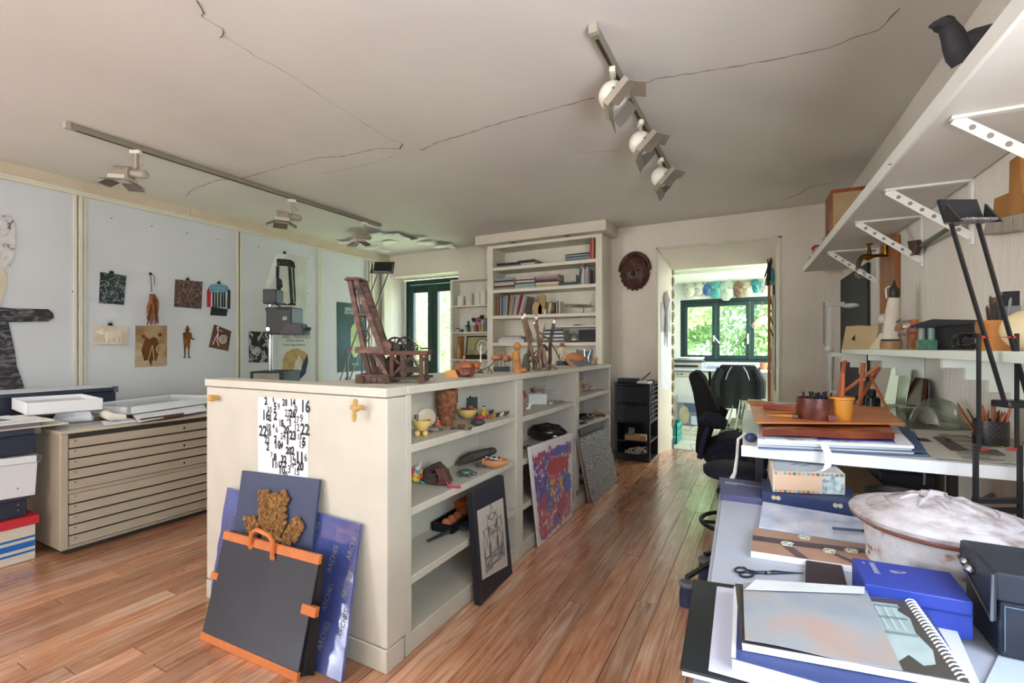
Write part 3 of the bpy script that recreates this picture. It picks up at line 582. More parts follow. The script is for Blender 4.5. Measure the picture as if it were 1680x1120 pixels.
# ------------------------------------------------------------------ things on the small shelf unit
sy = SY0 + .06
for k, (u, h, c, l) in enumerate(((756.5, .135, '#d9d8cc', 'speckled white'), (770, .16, '#d8d3c2', 'greyish white'), (783.5, .175, '#dcdac9', 'ivory'), (794, .19, '#e4e1d2', 'tallest white'))):
    o = solo(MB().lathe([(.045, 0), (.052, .004), (.052, h), (.048, h), (.047, .02), (0, .018)], 22), 'ceramic_pot', mottled('speckled_pot', [(.3, '#6e7069'), (.36, '#dddbd0'), (.7, '#e3e1d6')], 60, rough=.4) if k == 0 else M(c, .45, var=.06), '%s ceramic pot, %s from the left on the small shelf unit' % (l, ORD[k]), 'pot', (ux(u, sy), sy, SS[1]), group='pots on the small shelf unit')
items = [('paint_jar', 751, .03, .055, '#d9d8d0', 'wide white'), ('paint_jar', 758, .02, .05, '#1f2326', 'short black'), ('paint_jar', 764, .024, .09, '#c4cfd0', 'pale blue labelled'), ('paint_jar', 768.5, .024, .15, '#1f5a58', 'tall teal'), ('paint_jar', 776, .022, .11, '#cdbf98', 'cream'), ('paint_jar', 782, .024, .13, '#8e2f38', 'dark red'), ('paint_jar', 787, .02, .16, '#c48a94', 'pink'), ('paint_jar', 791.5, .02, .125, '#cdb02e', 'bright yellow'), ('paint_jar', 797, .03, .18, '#6f83a4', 'greyish blue')]
for k, (nm, u, r, h, c, l) in enumerate(items):
    y = sy + (.03 if k in (3, 6, 8) else 0)
    o = thing(nm, '%s paint bottle, %s from the left on the small shelf unit' % (l, ORD[k]), 'bottle', (ux(u, y), y, SS[2]), group='paint bottles on the small shelf unit')
    MB().lathe([(r * .95, 0), (r, .004), (r, h * .62), (r * .5, h * .72), (r * .5, h * .8)] if h > .08 else [(r * .95, 0), (r, .004), (r, h * .75), (r * .9, h * .8)], 14).build('body', M(c, .4), o)
    MB().lathe([(r * .55, h * .8), (r * .58, h * .82), (r * .58, h), (0, h)] if h > .08 else [(r * .95, h * .75), (r, h * .78), (r, h), (0, h)], 14).build('cap', M(('#2b2d2f', '#e8e8e4', '#c8443a')[k % 3], .4), o)
for k, (u, z, c) in enumerate(((777, .165, '#2d3b50'), (784, .17, '#b3586a'), (790, .2, '#43302c'))):
    solo(MB().sph((0, 0, .03), (.035, .025, .03), 9, 6, .35, 3, k), 'dried_flower', M(c, .9, bump=.5), ['dark blue', 'rose pink', 'brown topmost'][k] + ' dried flower head behind the paint bottles', 'dried flower', (ux(u, sy + .06), sy + .065, SS[2] + z - .03), group='dried flowers on the small shelf unit')
GOLD = M('#a9763a', .55, var=.3, vs=25)
gp = thing('gilt_panel', 'tall gilt relief panel leaning in the small shelf unit', 'panel', (ux(751, SY1 - .05), SY1 - .05, SS[3]))
MB().box(-.075, 0, 0, .085, .015, .315, RX(-4)).build('board', GOLD, gp, bev=.004)
r_ = MB()
for i in range(26): r_.sph((random.uniform(-.06, .07), -.004, random.uniform(.03, .3)), (random.uniform(.01, .024), .008, random.uniform(.015, .035)), 7, 5, .3, 3, i)
r_.build('relief', M('#c08a45', .45, var=.3), gp)
solo(MB().lathe([(.026, 0), (.034, .02), (.036, .08), (.028, .13), (.017, .16), (.014, .2), (.018, .21)], 16), 'wooden_bottle', M('#c49a63', .5, var=.2), 'turned pale wooden bottle in front of the gilt panel', 'bottle', (ux(753, SY0 + .04), SY0 + .04, SS[3]))
pf = thing('framed_drawing', 'framed line drawing of a round headed figure in the small shelf unit', 'picture', (ux(784, SY1 - .05), SY1 - .06, SS[3] + .002), rot=(math.radians(-6), 0, math.radians(-2)))
m = MB().box(-.2, 0, 0, .2, .015, .06).box(-.2, 0, .3, .2, .015, .318).box(-.2, 0, 0, -.185, .015, .318).box(.185, 0, 0, .2, .015, .318); m.build('frame', M('#2c211c', .5), pf)
MB().box(-.186, .006, .05, .186, .012, .305).build('drawing', M('#b3ab78', .7, var=.15), pf)
k = MB(); k.tube([(.06 + .1 * math.cos(a * .35) * (1 + .08 * math.sin(a)), .003, .17 + .11 * math.sin(a * .35)) for a in range(18)], .0035, 6, True)
k.tube([(.0, .003, .18), (.04, .003, .23), (.09, .003, .22), (.11, .003, .17)], .003, 6).tube([(.02, .003, .14), (.05, .003, .12), (.09, .003, .14)], .003, 6).tube([(-.05, .003, .16), (-.08, .003, .1), (-.14, .003, .12), (-.1, .003, .07), (-.04, .003, .09)], .003, 6).build('line_art', BLACK, pf)
MB().prism([(.06 + .095 * math.cos(a * .35), .17 + .105 * math.sin(a * .35)) for a in range(18)], 0, .001, T(0, .005, 0) @ RX(90)).build('pale_face', M('#cfd0bd', .7), pf)
# ================================================================== flat files along the left wall
FFM = M('#b7ab98', .42, var=.05, spec=.5); FX0, FX1, FT = -4.86, -3.534, .717
def flat_file(y0, y1, label):
    t = thing('flat_file', label, 'flat file', ((FX0 + FX1) / 2, (y0 + y1) / 2, 0))
    MB().box(FX0, y0, .035, FX1 - .012, y1, .70).build('cabinet', FFM, t, w=True, bev=.004)
    MB().box(FX0, y0 - .002, .701, FX1 + .004, y1 + .002, FT).build('top', M('#c3b9a6', .4, var=.05), t, w=True, bev=.004)
    MB().box(FX0 + .02, y0 + .03, 0, FX1 - .04, y1 - .03, .034).build('plinth', M('#3f3a36', .7), t, w=True)
    for (a, b) in ((y0, y0 + .035), (y1 - .035, y1)): MB().box(FX1 - .012, a, .035, FX1, b, .70).build('stile', FFM, t, w=True, bev=.003)
    MB().box(FX1 - .012, y0 + .035, .352, FX1, y1 - .035, .374).build('rail', FFM, t, w=True); MB().box(FX1 - .012, y0 + .035, .035, FX1, y1 - .035, .052).build('rail', FFM, t, w=True)
    MB().box(FX1 - .0119, y0 + .036, .053, FX1 - .0105, y1 - .036, .352).box(FX1 - .0119, y0 + .036, .375, FX1 - .0105, y1 - .036, .699).build('drawer_gap_shade', M('#3a342c', .7), t, w=True)  # dark strips put the shade of the drawer gaps into the colour
    for z0 in (.378, .056):
        for i in range(5):
            z = z0 + i * .0605; d = MB().box(FX1 - .01, y0 + .038, z, FX1 + .004, y1 - .038, z + .051)
            d.prism([(0, 0), (.012, 0), (.012, .003), (.004, .008), (0, .008)], 0, y1 - y0 - .08, frame((FX1 + .002, y0 + .04, z + .003), (1, 0, 0), (0, 0, 1)) @ SC(1, 1, -1))
            dr = d.build('drawer', FFM, t, w=True, bev=.004)
            MB().cyl((FX1 + .004, y0 + .065, z + .037), (FX1 + .006, y0 + .065, z + .037), .005, n=8).build('rivet', STEEL, dr, w=True)
            if i in (0, 2, 4) and z0 > .1: MB().cyl((FX1 + .004, (y0 + y1) / 2, z + .026), (FX1 + .007, (y0 + y1) / 2, z + .026), .006, n=10).box(FX1 + .003, (y0 + y1) / 2 - .002, z + .014, FX1 + .006, (y0 + y1) / 2 + .002, z + .026).build('keyhole', BLACK, dr, w=True)
    return t
flat_file(1.153, 2.45, 'beige steel flat file with shallow drawers beside the stacked boxes')
flat_file(2.48, 3.78, 'beige steel flat file behind the partition holding the enlarger')
# ------------------------------------------------------------------ papers and frames on the flat file
def pz(u, v, z): p = onz(u, v, z); return (p.x, p.y, z)
wt = thing('glazed_print_tray', 'white glazed box frame lying on papers on the flat file', 'frame', pz(270, 668, .75))
bl, br, tr_, tl = [Vector(pz(u, v, .79)) for u, v in ((209, 671), (329, 655), (281, 646), (164, 661))]
MBq = lambda a, b, c, d, th: MB().quadplate(a, b, c, d, th)
c_ = (bl + br + tr_ + tl) / 4; ax = (br - bl).normalized(); ay = Vector((-ax.y, ax.x, 0)); wx = .40; wy = .24
fm = frame((c_.x, c_.y, .745), ax, ay)
wt.location = (c_.x, c_.y, .745); wt.rotation_euler = fm.to_euler(); WM[wt.name] = fm
MB().box(-wx, -wy, 0, wx, -wy + .02, .05).box(-wx, wy - .02, 0, wx, wy, .05).box(-wx, -wy, 0, -wx + .02, wy, .05).box(wx - .02, -wy, 0, wx, wy, .05).build('frame', M('#f2f2f4', .4, var=.02), wt, bev=.002)
MB().box(-wx + .02, -wy + .02, .002, wx - .02, wy - .02, .012).build('mount', M('#cfd6d8', .6), wt)
pm = MB()
for x, y, a, b in ((-.2, .02, .1, .07), (.02, .0, .12, .08), (.2, .03, .09, .07)): pm.box(x - a / 2, y - b / 2, .0125, x + a / 2, y + b / 2, .0135)
pm.build('print', mottled('faint_print', [(.35, '#8f979a'), (.5, '#bcc3c5'), (.7, '#d8dcdd')], 30), wt); MB().box(-wx + .02, -wy + .02, .038, wx - .02, wy - .02, .041).build('glazing', GLASS, wt)
def sheet(name, label, corners, z, th=.002, mat=PAPER, cat='paper', wav=.004, group=None, seed=0):
    q = [Vector(pz(u, v, z)) for u, v in corners]
    f = lambda a, b: (lambda p: (p.x, p.y, z + wav + wav * noise.noise((a * 3 + seed, b * 3, seed))))(q[0].lerp(q[1], a).lerp(q[3].lerp(q[2], a), b))
    return solo(MB().shell(8, 6, f, th), name, mat, label, cat, group=group)
sheet('drawing_sheet', 'large white sheet under the white frame on the flat file', ((228, 692), (339, 673), (330, 655), (205, 668)), .735, .006, M('#f0f0f6', .7, var=.02), wav=.003)
solo(MB().tube([tuple(Vector(pz(231, 690, .735))), tuple(Vector(pz(300, 680, .735)))], .014, 12), 'paper_roll', M('#5b4a40', .8), 'rolled brown paper edge under the large white sheet', 'paper roll')
sheet('drawing_sheet', 'loose white sheet at the front edge of the flat file', ((172, 698), (229, 691), (210, 686), (165, 691)), .721, .003, wav=.002, seed=2)
sheet('drawing_sheet', 'tan sheet lying behind the loose white sheet', ((150, 688), (215, 682), (190, 675), (140, 682)), .725, .003, M('#c9ab86', .8), wav=.005, seed=5)
sheet('drawing_sheet', 'pale sheet with curled edge near the wall behind the white frame', ((120, 690), (175, 684), (150, 668), (110, 672)), .73, .002, M('#dcdde2', .8), wav=.008, seed=6)
solo(MB().tube([pz(170, 678, .76), pz(185, 684, .755), pz(205, 683, .75)], [.03, .026, .018], 12), 'paper_roll', M('#e6dfd0', .8, bump=.2), 'crumpled cream paper roll at the left end of the white frame', 'paper roll')
def fold(a, b): return None
p0 = Vector(pz(90, 690, .735)); p1 = Vector(pz(152, 688, .735))
rp = MB()
for k in range(5):
    o_ = Vector((0, 0, .006 + .011 * k)); rp.tube([p0 + o_ + Vector((.01 * k, 0, 0)), p0.lerp(p1, .5) + o_ + Vector((.02, .01 * math.sin(k), .004)), p1 + o_ - Vector((.012 * k, 0, 0))], [.018, .024, .016], 10)
solo(rp, 'paper_roll', M('#d6d8de', .8, bump=.15), 'thick folded white papers on the near corner of the flat file', 'paper roll')
sheet('drawing_board', 'grey board under the folded papers on the flat file', ((92, 702), (175, 694), (120, 682), (60, 688)), .72, .008, M('#9b9a9c', .7), cat='board', wav=.001)
bx_ = thing('wooden_box', 'brown wooden box under the white box at the far left of the flat file', 'box', tuple(Vector(pz(100, 676, .735))), -8)
MB().box(-.24, -.17, 0, .2, .17, .055).build('body', M('#7b5440', .5, var=.25, vs=18), bx_, bev=.003); MB().box(.14, -.172, .004, .201, -.168, .05).build('corner_plate', BRASS, bx_)
o = thing('white_box', 'shallow white tray box on top of the brown wooden box', 'box', tuple(Vector(pz(98, 672, .792))), -8)
MB().box(-.3, -.18, 0, .22, .17, .008).box(-.3, -.18, 0, -.294, .17, .075).box(.214, -.18, 0, .22, .17, .075).box(-.3, -.18, 0, .22, -.174, .075).box(-.3, .164, 0, .22, .17, .075).build('tray', M('#f0f1f4', .45, var=.02), o, bev=.002); MB().box(-.29, -.17, .009, .21, .16, .05).build('paper_inside', M('#dfe3ea', .7), o)
NV = M('#2b3144', .5, var=.15); LB = M('#e4e6ea', .6)
o = thing('archive_chest', 'dark blue archive box with metal corners at the back left near the wall', 'box', (-4.66, 1.45, .72), 4)
MB().box(-.16, -.5, 0, .2, .33, .14).build('body', NV, o, bev=.004); MB().box(-.17, -.51, .142, .21, .34, .17).build('lid', M('#3a4154', .5), o, bev=.004); MB().box(-.16, -.5, .1705, .2, .33, .176).build('white_board', M('#dfe2e8', .6), o)
for y in (-.512, .31): MB().box(.19, y, .13, .215, y + .03, .178).build('corner_plate', STEEL, o)
# ------------------------------------------------------------------ boxes stacked against the flat file
BXF = -3.655
o = thing('banker_box', 'white cardboard file box with red lid and blue stripes on the floor', 'box', (BXF - .2, .85, 0))
CB = M('#ddd4c2', .7, var=.05)
MB().box(BXF - .4, .55, 0, BXF, 1.085, .2).build('body', CB, o, w=True, bev=.003); MB().box(BXF - .41, .54, .2, BXF + .012, 1.1, .248).build('lid', M('#cf2f38', .6), o, w=True, bev=.004)
for z0, z1 in ((.125, .137), (.075, .108), (.045, .057)): MB().box(BXF, .552, z0, BXF + .0015, 1.083, z1).build('stripe', M('#1f6fc4', .6), o, w=True)
MB().prism([(.845 + .065 * math.cos(a) * (1.0), .165 + .014 * math.sin(a)) for a in [i * math.pi / 8 for i in range(16)]], BXF - .003, BXF + .0012, Matrix(((0, 0, 1, 0), (1, 0, 0, 0), (0, 1, 0, 0), (0, 0, 0, 1)))).build('hand_hole', M('#15110e', .9), o, w=True)
o = thing('storage_box', 'dusty dark blue box between the red lidded box and the white box', 'box', (BXF - .2, .85, .25))
MB().box(BXF - .4, .5, .25, BXF - .02, 1.055, .345).build('body', M('#2c3040', .55, var=.2), o, w=True, bev=.004); MB().box(BXF - .41, .49, .3455, BXF - .01, 1.065, .372).build('lid', M('#353a4a', .55), o, w=True, bev=.004)
for z in (.29, .32): MB().sph((BXF - .02, 1.02, z), .005, 6, 4).build('stud', STEEL, o, w=True)
o = thing('storage_box', 'white archive box with slot handle and metal corners, tilted in the stack', 'box', (BXF - .2, .85, .374), rot=(math.radians(-3), 0, 0))
MB().box(-.2, -.4, 0, .2, .235, .185).build('body', M('#e6e6ea', .5, var=.03), o, bev=.004); MB().box(-.21, -.41, .186, .212, .245, .226).build('lid', M('#eeeef2', .5, var=.03), o, bev=.004)
MB().box(.198, -.12, .098, .2025, .06, .125).build('slot', M('#2a2a2e', .8), o); MB().box(.199, -.13, .092, .204, -.12, .131).box(.199, .06, .092, .204, .07, .131).build('slot_trim', STEEL, o)
MB().box(.19, .225, .19, .2165, .248, .226).build('corner_plate', STEEL, o); MB().sph((.2, .16, .05), .005, 6, 4).build('stud', STEEL, o)
o = thing('storage_box', 'navy archive box with label holder, topmost of the stack by the flat file', 'box', (BXF - .2, .85, .604))
MB().box(BXF - .4, .45, .604, BXF + .0, 1.085, .71).build('body', NV, o, w=True, bev=.004); MB().box(BXF - .41, .44, .711, BXF + .012, 1.1, .745).build('lid', M('#333a50', .5), o, w=True, bev=.004)
MB().box(BXF, .66, .64, BXF + .003, .84, .672).build('label_holder', LB, o, w=True); MB().box(BXF - .01, 1.075, .712, BXF + .0165, 1.103, .745).build('corner_plate', STEEL, o, w=True)
for k, (w_, z0, z1, c, l, dy) in enumerate(((.42, .747, .757, '#d8cfc0', 'cream board', .13), (.38, .758, .778, '#6f7176', 'grey portfolio', .0), (.40, .779, .787, '#e7e5e2', 'pale mount board', .06))):
    solo(MB().box(BXF - .36, .35, z0, BXF + .03 + .01 * k, 1.09 + dy, z1), 'mount_board', M(c, .7), '%s, %s from the bottom on the navy archive box' % (l, ORD[k]), 'board', group='boards on the navy archive box', bev=.001)
o = thing('photo_mount', 'landscape photograph in a white mount on the boards at the far left', 'photograph', (BXF - .16, .82, .7885), 4)
MB().box(-.17, -.3, 0, .17, .26, .004).build('mount', M('#e9eaea', .6), o); MB().box(-.11, -.22, .0042, .11, .18, .005).build('photo', mottled('grey_landscape', [(.35, '#3c4a44'), (.5, '#6f7c78'), (.65, '#a8b1b0')], 9, (1, 1, 1)), o)
# ------------------------------------------------------------------ enlarger
SCL = 4.5 / 770
bp = ond(437, 570, 4.5)
en = thing('photo_enlarger', 'grey photographic enlarger on a chrome column behind the partition', 'enlarger', (bp.x, bp.y, FT), math.degrees(YAW))
def ez(v): return H + (570 - v) * SCL - FT
def ex(u): return (u - 437) * SCL
GR = M('#3c3d42', .5, var=.1); GR2 = M('#4a4b50', .5, var=.1)
MB().box(ex(412), -.02, .0, ex(466), .34, ez(609)).build('cabinet', M('#2b2a29', .6), en, bev=.004)
MB().box(ex(418), -.024, ez(624), ex(460), -.018, ez(612)).build('front_panel', M('#8d8a7c', .5), en)
MB().cyl((ex(433), .12, ez(609)), (ex(433), .12, ez(480)), .02, n=16).build('column', CHROME, en)
MB().box(ex(426), .05, ez(497), ex(449), .2, ez(473)).build('top_housing', GR, en, bev=.008)
MB().box(ex(436), .0, ez(548), ex(478), .26, ez(503)).build('lamp_house', GR, en, bev=.012)
for k in range(11): MB().box(ex(453 + k * 2.1), -.004, ez(508), ex(454.3 + k * 2.1), .01, ez(504.5)).build('vent', BLACK, en)
MB().prism([(ex(460), ez(549)), (ex(498), ez(549)), (ex(500), ez(545)), (ex(493), ez(530)), (ex(470), ez(530)), (ex(460), ez(545))], -.02, .14, T(0, 0, 0) @ RX(90) @ SC(1, 1, -1)).build('bellows_box', GR2, en, bev=.006)
MB().cyl((ex(499), .03, ez(539)), (ex(508), .03, ez(539)), .016, n=12).build('knob', BLACK, en); MB().cyl((ex(441), -.02, ez(540)), (ex(441), .0, ez(540)), .02, n=12).build('dial', CHROME, en)
MB().box(ex(464), -.006, ez(525), ex(471), .002, ez(519)).build('badge', M('#9a9a9c', .4), en)
MB().tube([(ex(446), .05, ez(493)), (ex(452), .04, ez(500)), (ex(456), .1, ez(504))], .006, 6).build('cable', BLACK, en); MB().tube([(ex(434), -.01, ez(549)), (ex(438), -.03, ez(556)), (ex(444), -.03, ez(555)), (ex(442), -.02, ez(547))], .007, 6).build('cable', BLACK, en)
for v in (506, 541): MB().box(ex(428), .08, ez(v + 2), ex(438), .16, ez(v - 2)).build('clamp', BLACK, en)
# ------------------------------------------------------------------ double-rod lamp (two in the room)
def rod_lamp(label, base, rz, sc, head, piv1, cw, h2, spread, tilt, floor_h=0):
    """local x right, y away, z up; piv1: upper pivot, h2: lower pivot height"""
    t = thing('desk_lamp', label, 'lamp', base, rz); hw = spread / 2; r = .0036 * sc
    for s_ in (-1, 1):
        up = (piv1[0] + s_ * hw, piv1[1], piv1[2])
        MB().bar((piv1[0] + s_ * hw * 1.25, piv1[1], h2), (up[0] + s_ * hw * .25, up[1], up[2] + .01 * sc), r * 1.5, r * 2.4).build('upright', BLACKM, t)
        MB().bar((head[0] + s_ * hw * .9, head[1], head[2]), (cw[0] + s_ * hw * .8, cw[1], cw[2]), r * 1.5, r * 2.6, (0, 1, 0)).build('arm', BLACKM, t)
        MB().cyl((up[0] + s_ * .004 * sc, up[1], up[2]), (up[0] - s_ * .022 * sc, up[1], up[2]), r * 1.3, r * .4, 8).build('pivot_cap', M('#c93a34', .4), t)
        MB().cyl((piv1[0] + s_ * hw * 1.2, piv1[1], h2), (piv1[0] + s_ * hw * .5, piv1[1], h2), r * 1.3, r * .4, 8).build('pivot_cap', M('#c93a34', .4), t)
        MB().bar((piv1[0] + s_ * hw * 1.45, piv1[1], floor_h + .004), (piv1[0] + s_ * hw * 1.45, piv1[1], h2 + .012 * sc), r * 2, r * 3).build('base_upright', BLACKM, t)
    MB().cyl((piv1[0] - hw, piv1[1], piv1[2]), (piv1[0] + hw, piv1[1], piv1[2]), r * .35, n=6).build('spindle', STEEL, t)
    for z in (floor_h + .035 * sc, floor_h + .062 * sc): MB().box(piv1[0] - hw * 1.45, piv1[1] - .006, z, piv1[0] + hw * 1.45, piv1[1] + .012, z + .012 * sc).build('crossbar', BLACKM, t)
    MB().box(cw[0] - hw * 1.0, cw[1] - .02 * sc, cw[2] - .012 * sc, cw[0] + hw * 1.0, cw[1] + .03 * sc, cw[2] + .006 * sc).build('counterweight', BLACKM, t, bev=.003)
    hd = T(*head) @ RX(tilt)
    k = .055 * sc
    MB().box(-k * .95, -.004, 0, k * .95, .004, k * 1.3, hd).build('reflector_back', M('#1e2024', .4), t)
    MB().prism([(-k * .95, 0), (k * .95, 0), (k * .75, -k * .9), (-k * .75, -k * .9)], -.003, .003, hd @ RX(20)).build('reflector', mottled('perforated_metal', [(.4, '#3a3436'), (.6, '#8b8284')], 300, kind='voronoi', rough=.4), t)
    for s_ in (-1, 1): MB().prism([(0, 0), (k * .9, -.01), (k * .1, k * .9)], -.003, .003, T(head[0] + s_ * k * .95, head[1], head[2]) @ RZ(-90) @ RX(90)).build('side_plate', BLACKM, t)
    return t
D2 = 4.74; q = ond(575, 570, D2); S2 = D2 / 770
lx = lambda u: (u - 575) * S2
lz = lambda v: H + (570 - v) * S2 - FT
rod_lamp('tall black twin-rod lamp standing behind the model crane', (q.x, q.y, FT), math.degrees(YAW), 2.0, (lx(624), .1, lz(446)), (lx(582), 0, lz(574)), (lx(562), -.04, lz(640)), .16, 19 * S2, -25)
# ------------------------------------------------------------------ things pinned to the left wall
YZ = Matrix(((0, 0, 1, 0), (1, 0, 0, 0), (0, 1, 0, 0), (0, 0, 0, 1)))        # (a,b,c) -> x=c, y=a, z=b
def wy(pts): return [(p.y, p.z) for p in (onx(u, v, XL) for u, v in pts)]
def wallcut(pts, d0, d1): return MB().prism(wy(pts), XL + d0, XL + d1, YZ)
def clip(u, v, par):
    p = onx(u, v, XL + .01); MB().box(XL + .002, p.y - .014, p.z - .01, XL + .016, p.y + .014, p.z + .012).tube([(XL + .016, p.y - .01, p.z + .008), (XL + .02, p.y, p.z + .03), (XL + .016, p.y + .01, p.z + .008)], .002, 5).build('clip', BLACK, par, w=True)
PUP = mottled('dark_print_cloth', [(.38, '#1d1c21'), (.52, '#3b393f'), (.62, '#77737a'), (.75, '#2a282d')], 9, (1, 1, 3), dist=1.5)
fg = thing('paper_puppet', 'tall printed paper puppet with one arm stretched out at the far left', 'puppet', (XL + .01, onx(-15, 560, XL).y, .78))
wallcut([(-40, 420), (-20, 360), (0, 353), (12, 352), (21, 362), (25, 385), (23, 415), (16, 436), (5, 440), (-35, 450)], .004, .010).build('head', mottled('pale_print', [(.3, '#4a464a'), (.4, '#c9c6c8'), (.7, '#e2e0e0')], 12, dist=2), fg, w=True)
wallcut([(-38, 446), (4, 438), (10, 452), (11, 466), (4, 484), (-2, 506), (-35, 506)], .003, .008).build('neck', M('#d6c8b4', .8), fg, w=True)
wallcut([(-70, 508), (0, 504), (20, 506), (78, 507), (86, 514), (87, 521), (78, 527), (35, 528), (-70, 530)], .011, .016).build('arm', PUP, fg, w=True)
wallcut([(-45, 524), (12, 524), (17, 545), (24, 577), (27, 600), (36, 625), (42, 645), (43, 652), (-60, 652)], .004, .010).build('skirt', PUP, fg, w=True)
def pin(u, v, label, quad, mat, name='pinned_photo', cat='photograph', th=.003, cl=None):
    o = thing(name, label, cat, tuple(onx(u, v, XL + .004)))
    wallcut(quad, .003, .003 + th).build('sheet', mat, o, w=True)
    if cl: clip(cl[0], cl[1], o)
    return o
pin(184, 475, 'dark green photograph of trees hanging from a clip', ((162, 497), (203, 500), (207, 452), (164, 446)), mottled('tree_photo', [(.35, '#141a1c'), (.5, '#26302f'), (.6, '#7f8d93'), (.72, '#3d6a5c')], 22, dist=2), cl=(183, 447))
pin(308, 482, 'square photograph of brown grasses pinned to the wall', ((285, 503), (330, 507), (332, 462), (287, 458)), mottled('grass_photo', [(.35, '#1d1718'), (.5, '#4f3c38'), (.62, '#a18377'), (.75, '#6c4c44')], 30, (1, 3, 1), dist=1.5), cl=(308, 458))
o = thing('paper_collage', 'red, blue and black bottle collage pinned beside the grass photograph', 'collage', tuple(onx(358, 490, XL + .004)))
wallcut(((348, 516), (373, 518), (378, 505), (374, 478), (344, 475), (342, 500)), .002, .004).build('backing', M('#d5dbde', .7), o, w=True)
wallcut(((339, 503), (345, 504), (346, 472), (342, 471), (339, 478)), .004, .006).build('red_strip', M('#b8232c', .6), o, w=True)
wallcut(((343, 478), (347, 480), (356, 477), (362, 480), (372, 479), (376, 474), (371, 468), (362, 466), (350, 466), (343, 468)), .005, .008).build('blue_cloud', M('#6ea3bd', .7, var=.3, vs=30), o, w=True)
for u in (349.5, 354, 359, 364, 368): wallcut(((u - 1.7, 504), (u + 1.6, 504), (u + 1.4, 479), (u - 1.4, 479)), .005, .007).build('bottle', M('#26292c', .6), o, w=True)
wallcut(((344, 517), (371, 518.5), (373, 507), (346, 503)), .006, .009).build('dark_box', M('#20282c', .6), o, w=True); wallcut(((372, 506), (377, 507), (377.5, 476), (373, 475)), .005, .008).build('dark_strip', M('#2b2f33', .6), o, w=True)
clip(359, 464, o)
# dried bundle
o = thing('dried_bundle', 'bundle of copper coloured dried pods hanging from a cord', 'dried plant', tuple(onx(250, 500, XL + .02)))
a = onx(247, 449, XL + .01); b = onx(249, 479, XL + .02); MB().tube([a, a.lerp(b, .5), b], .003, 5).tube([a, onx(253, 452, XL + .012), onx(254, 468, XL + .012)], .0025, 5).build('cord', M('#3a2526', .8), o, w=True)
MB().sph(a, .014, 8, 5, .3).build('knot', M('#3a2526', .8), o, w=True)
CO = M('#a3653c', .45, var=.35, vs=30); random.seed(4); m1 = MB(); m2 = MB()
for k in range(46):
    e = onx(249 + random.uniform(-10, 11), random.uniform(505, 536), XL + .01); s0 = onx(249 + random.uniform(-4, 4), 482, XL + .02)
    dx = random.uniform(.0, .035); pts = [s0 + Vector((dx * .3, 0, 0)), s0.lerp(e, .5) + Vector((dx, 0, .01)), e + Vector((dx * .5, 0, 0))]
    (m1 if k % 3 else m2).tube(pts, [.003, random.uniform(.004, .008), .003], 5)
m1.build('pods', CO, o, w=True); m2.build('pods', M('#6b3a22', .5, var=.3), o, w=True)
# sheep plaque
o = thing('relief_plaque', 'cream plaster plaque with a sheep in relief hanging from a clip', 'plaque', tuple(onx(180, 550, XL + .004)))
PLS = M('#d9cbb8', .6, var=.12, vs=20); wallcut(((152, 565), (207, 566), (208, 536), (153, 533)), .002, .02).build('plate', PLS, o, w=True, bev=.004)
p = onx(180, 549, XL + .02); RL = M('#e6dac8', .55, var=.08, bump=.4, bs=80)
m = MB().sph((p.x, p.y + .03, p.z), (.014, .07, .038), 12, 8, .2, 6).sph((p.x, p.y - .055, p.z + .018), (.014, .026, .028), 10, 6).sph((p.x, p.y - .08, p.z + .022), (.01, .02, .014), 8, 5)
for yy_ in (-.02, .005, .055, .08): m.tube([(p.x, p.y + yy_, p.z - .02), (p.x, p.y + yy_ + .004, p.z - .065)], [.012, .008], 6)
m.tube([(p.x - .004, p.y - .1, p.z - .075), (p.x - .004, p.y + .12, p.z - .078)], .01, 6).build('sheep', RL, o, w=True); clip(181, 532, o)
# stencil sheets
KRAFT = mottled('sprayed_card', [(.32, '#6d4720'), (.45, '#a3815a'), (.62, '#c4b292'), (.8, '#cfc0a4')], 3.2, dist=.6)
def wp(u, v, d): return tuple(onx(u, v, XL + d))
def spiral(uc, vc, r, turns, d, wdt, mat, par, n=46):
    pts = []
    for k in range(n):
        a = turns * 2 * math.pi * k / n; q = r * (.12 + .88 * k / n); pts.append(wp(uc + q * math.cos(a) * .98, vc + q * math.sin(a), d))
    MB().tube(pts, wdt, 6).build('spiral', mat, par, w=True)
o = pin(247, 566, 'sprayed tan stencil sheet with figures and a spiral below the dried bundle', ((221, 602), (273, 600), (273.5, 534), (222, 534)), KRAFT, 'stencil_sheet', 'drawing')
BR = M('#6e431c', .8, var=.2)
wallcut(((231, 574), (236, 560), (238, 552), (245, 556), (252, 552), (258, 556), (262, 572), (256, 592), (250, 590), (247, 601), (243, 590), (236, 592)), .0062, .007).build('dark_figure', BR, o, w=True)
for u_, v_, r_2 in ((235, 552, 3.2), (262, 549, 3.4)): wallcut([(u_ + r_2 * math.cos(i), v_ + r_2 * math.sin(i)) for i in [j * .7 for j in range(9)]], .0062, .0072).build('dark_head', BR, o, w=True)
spiral(264, 573, 9, 3, .008, .003, M('#d2c2a4', .7), o)
MB().tube([wp(250, 566, .008), wp(246, 580, .008), wp(243, 592, .008)], .003, 5).tube([wp(250, 566, .008), wp(253, 590, .008)], .003, 5).build('pale_figure', M('#c4ac84', .7), o, w=True)
o = pin(360, 553, 'tilted brown stencil card with a white spiral and stick figure', ((342, 569), (374, 576), (379, 543), (351, 532)), mottled('brown_card', [(.35, '#4f2e22'), (.6, '#6d4230'), (.8, '#8c6650')], 3), 'stencil_sheet', 'drawing')
spiral(366, 557, 8, 3, .008, .0035, WHITE, o)
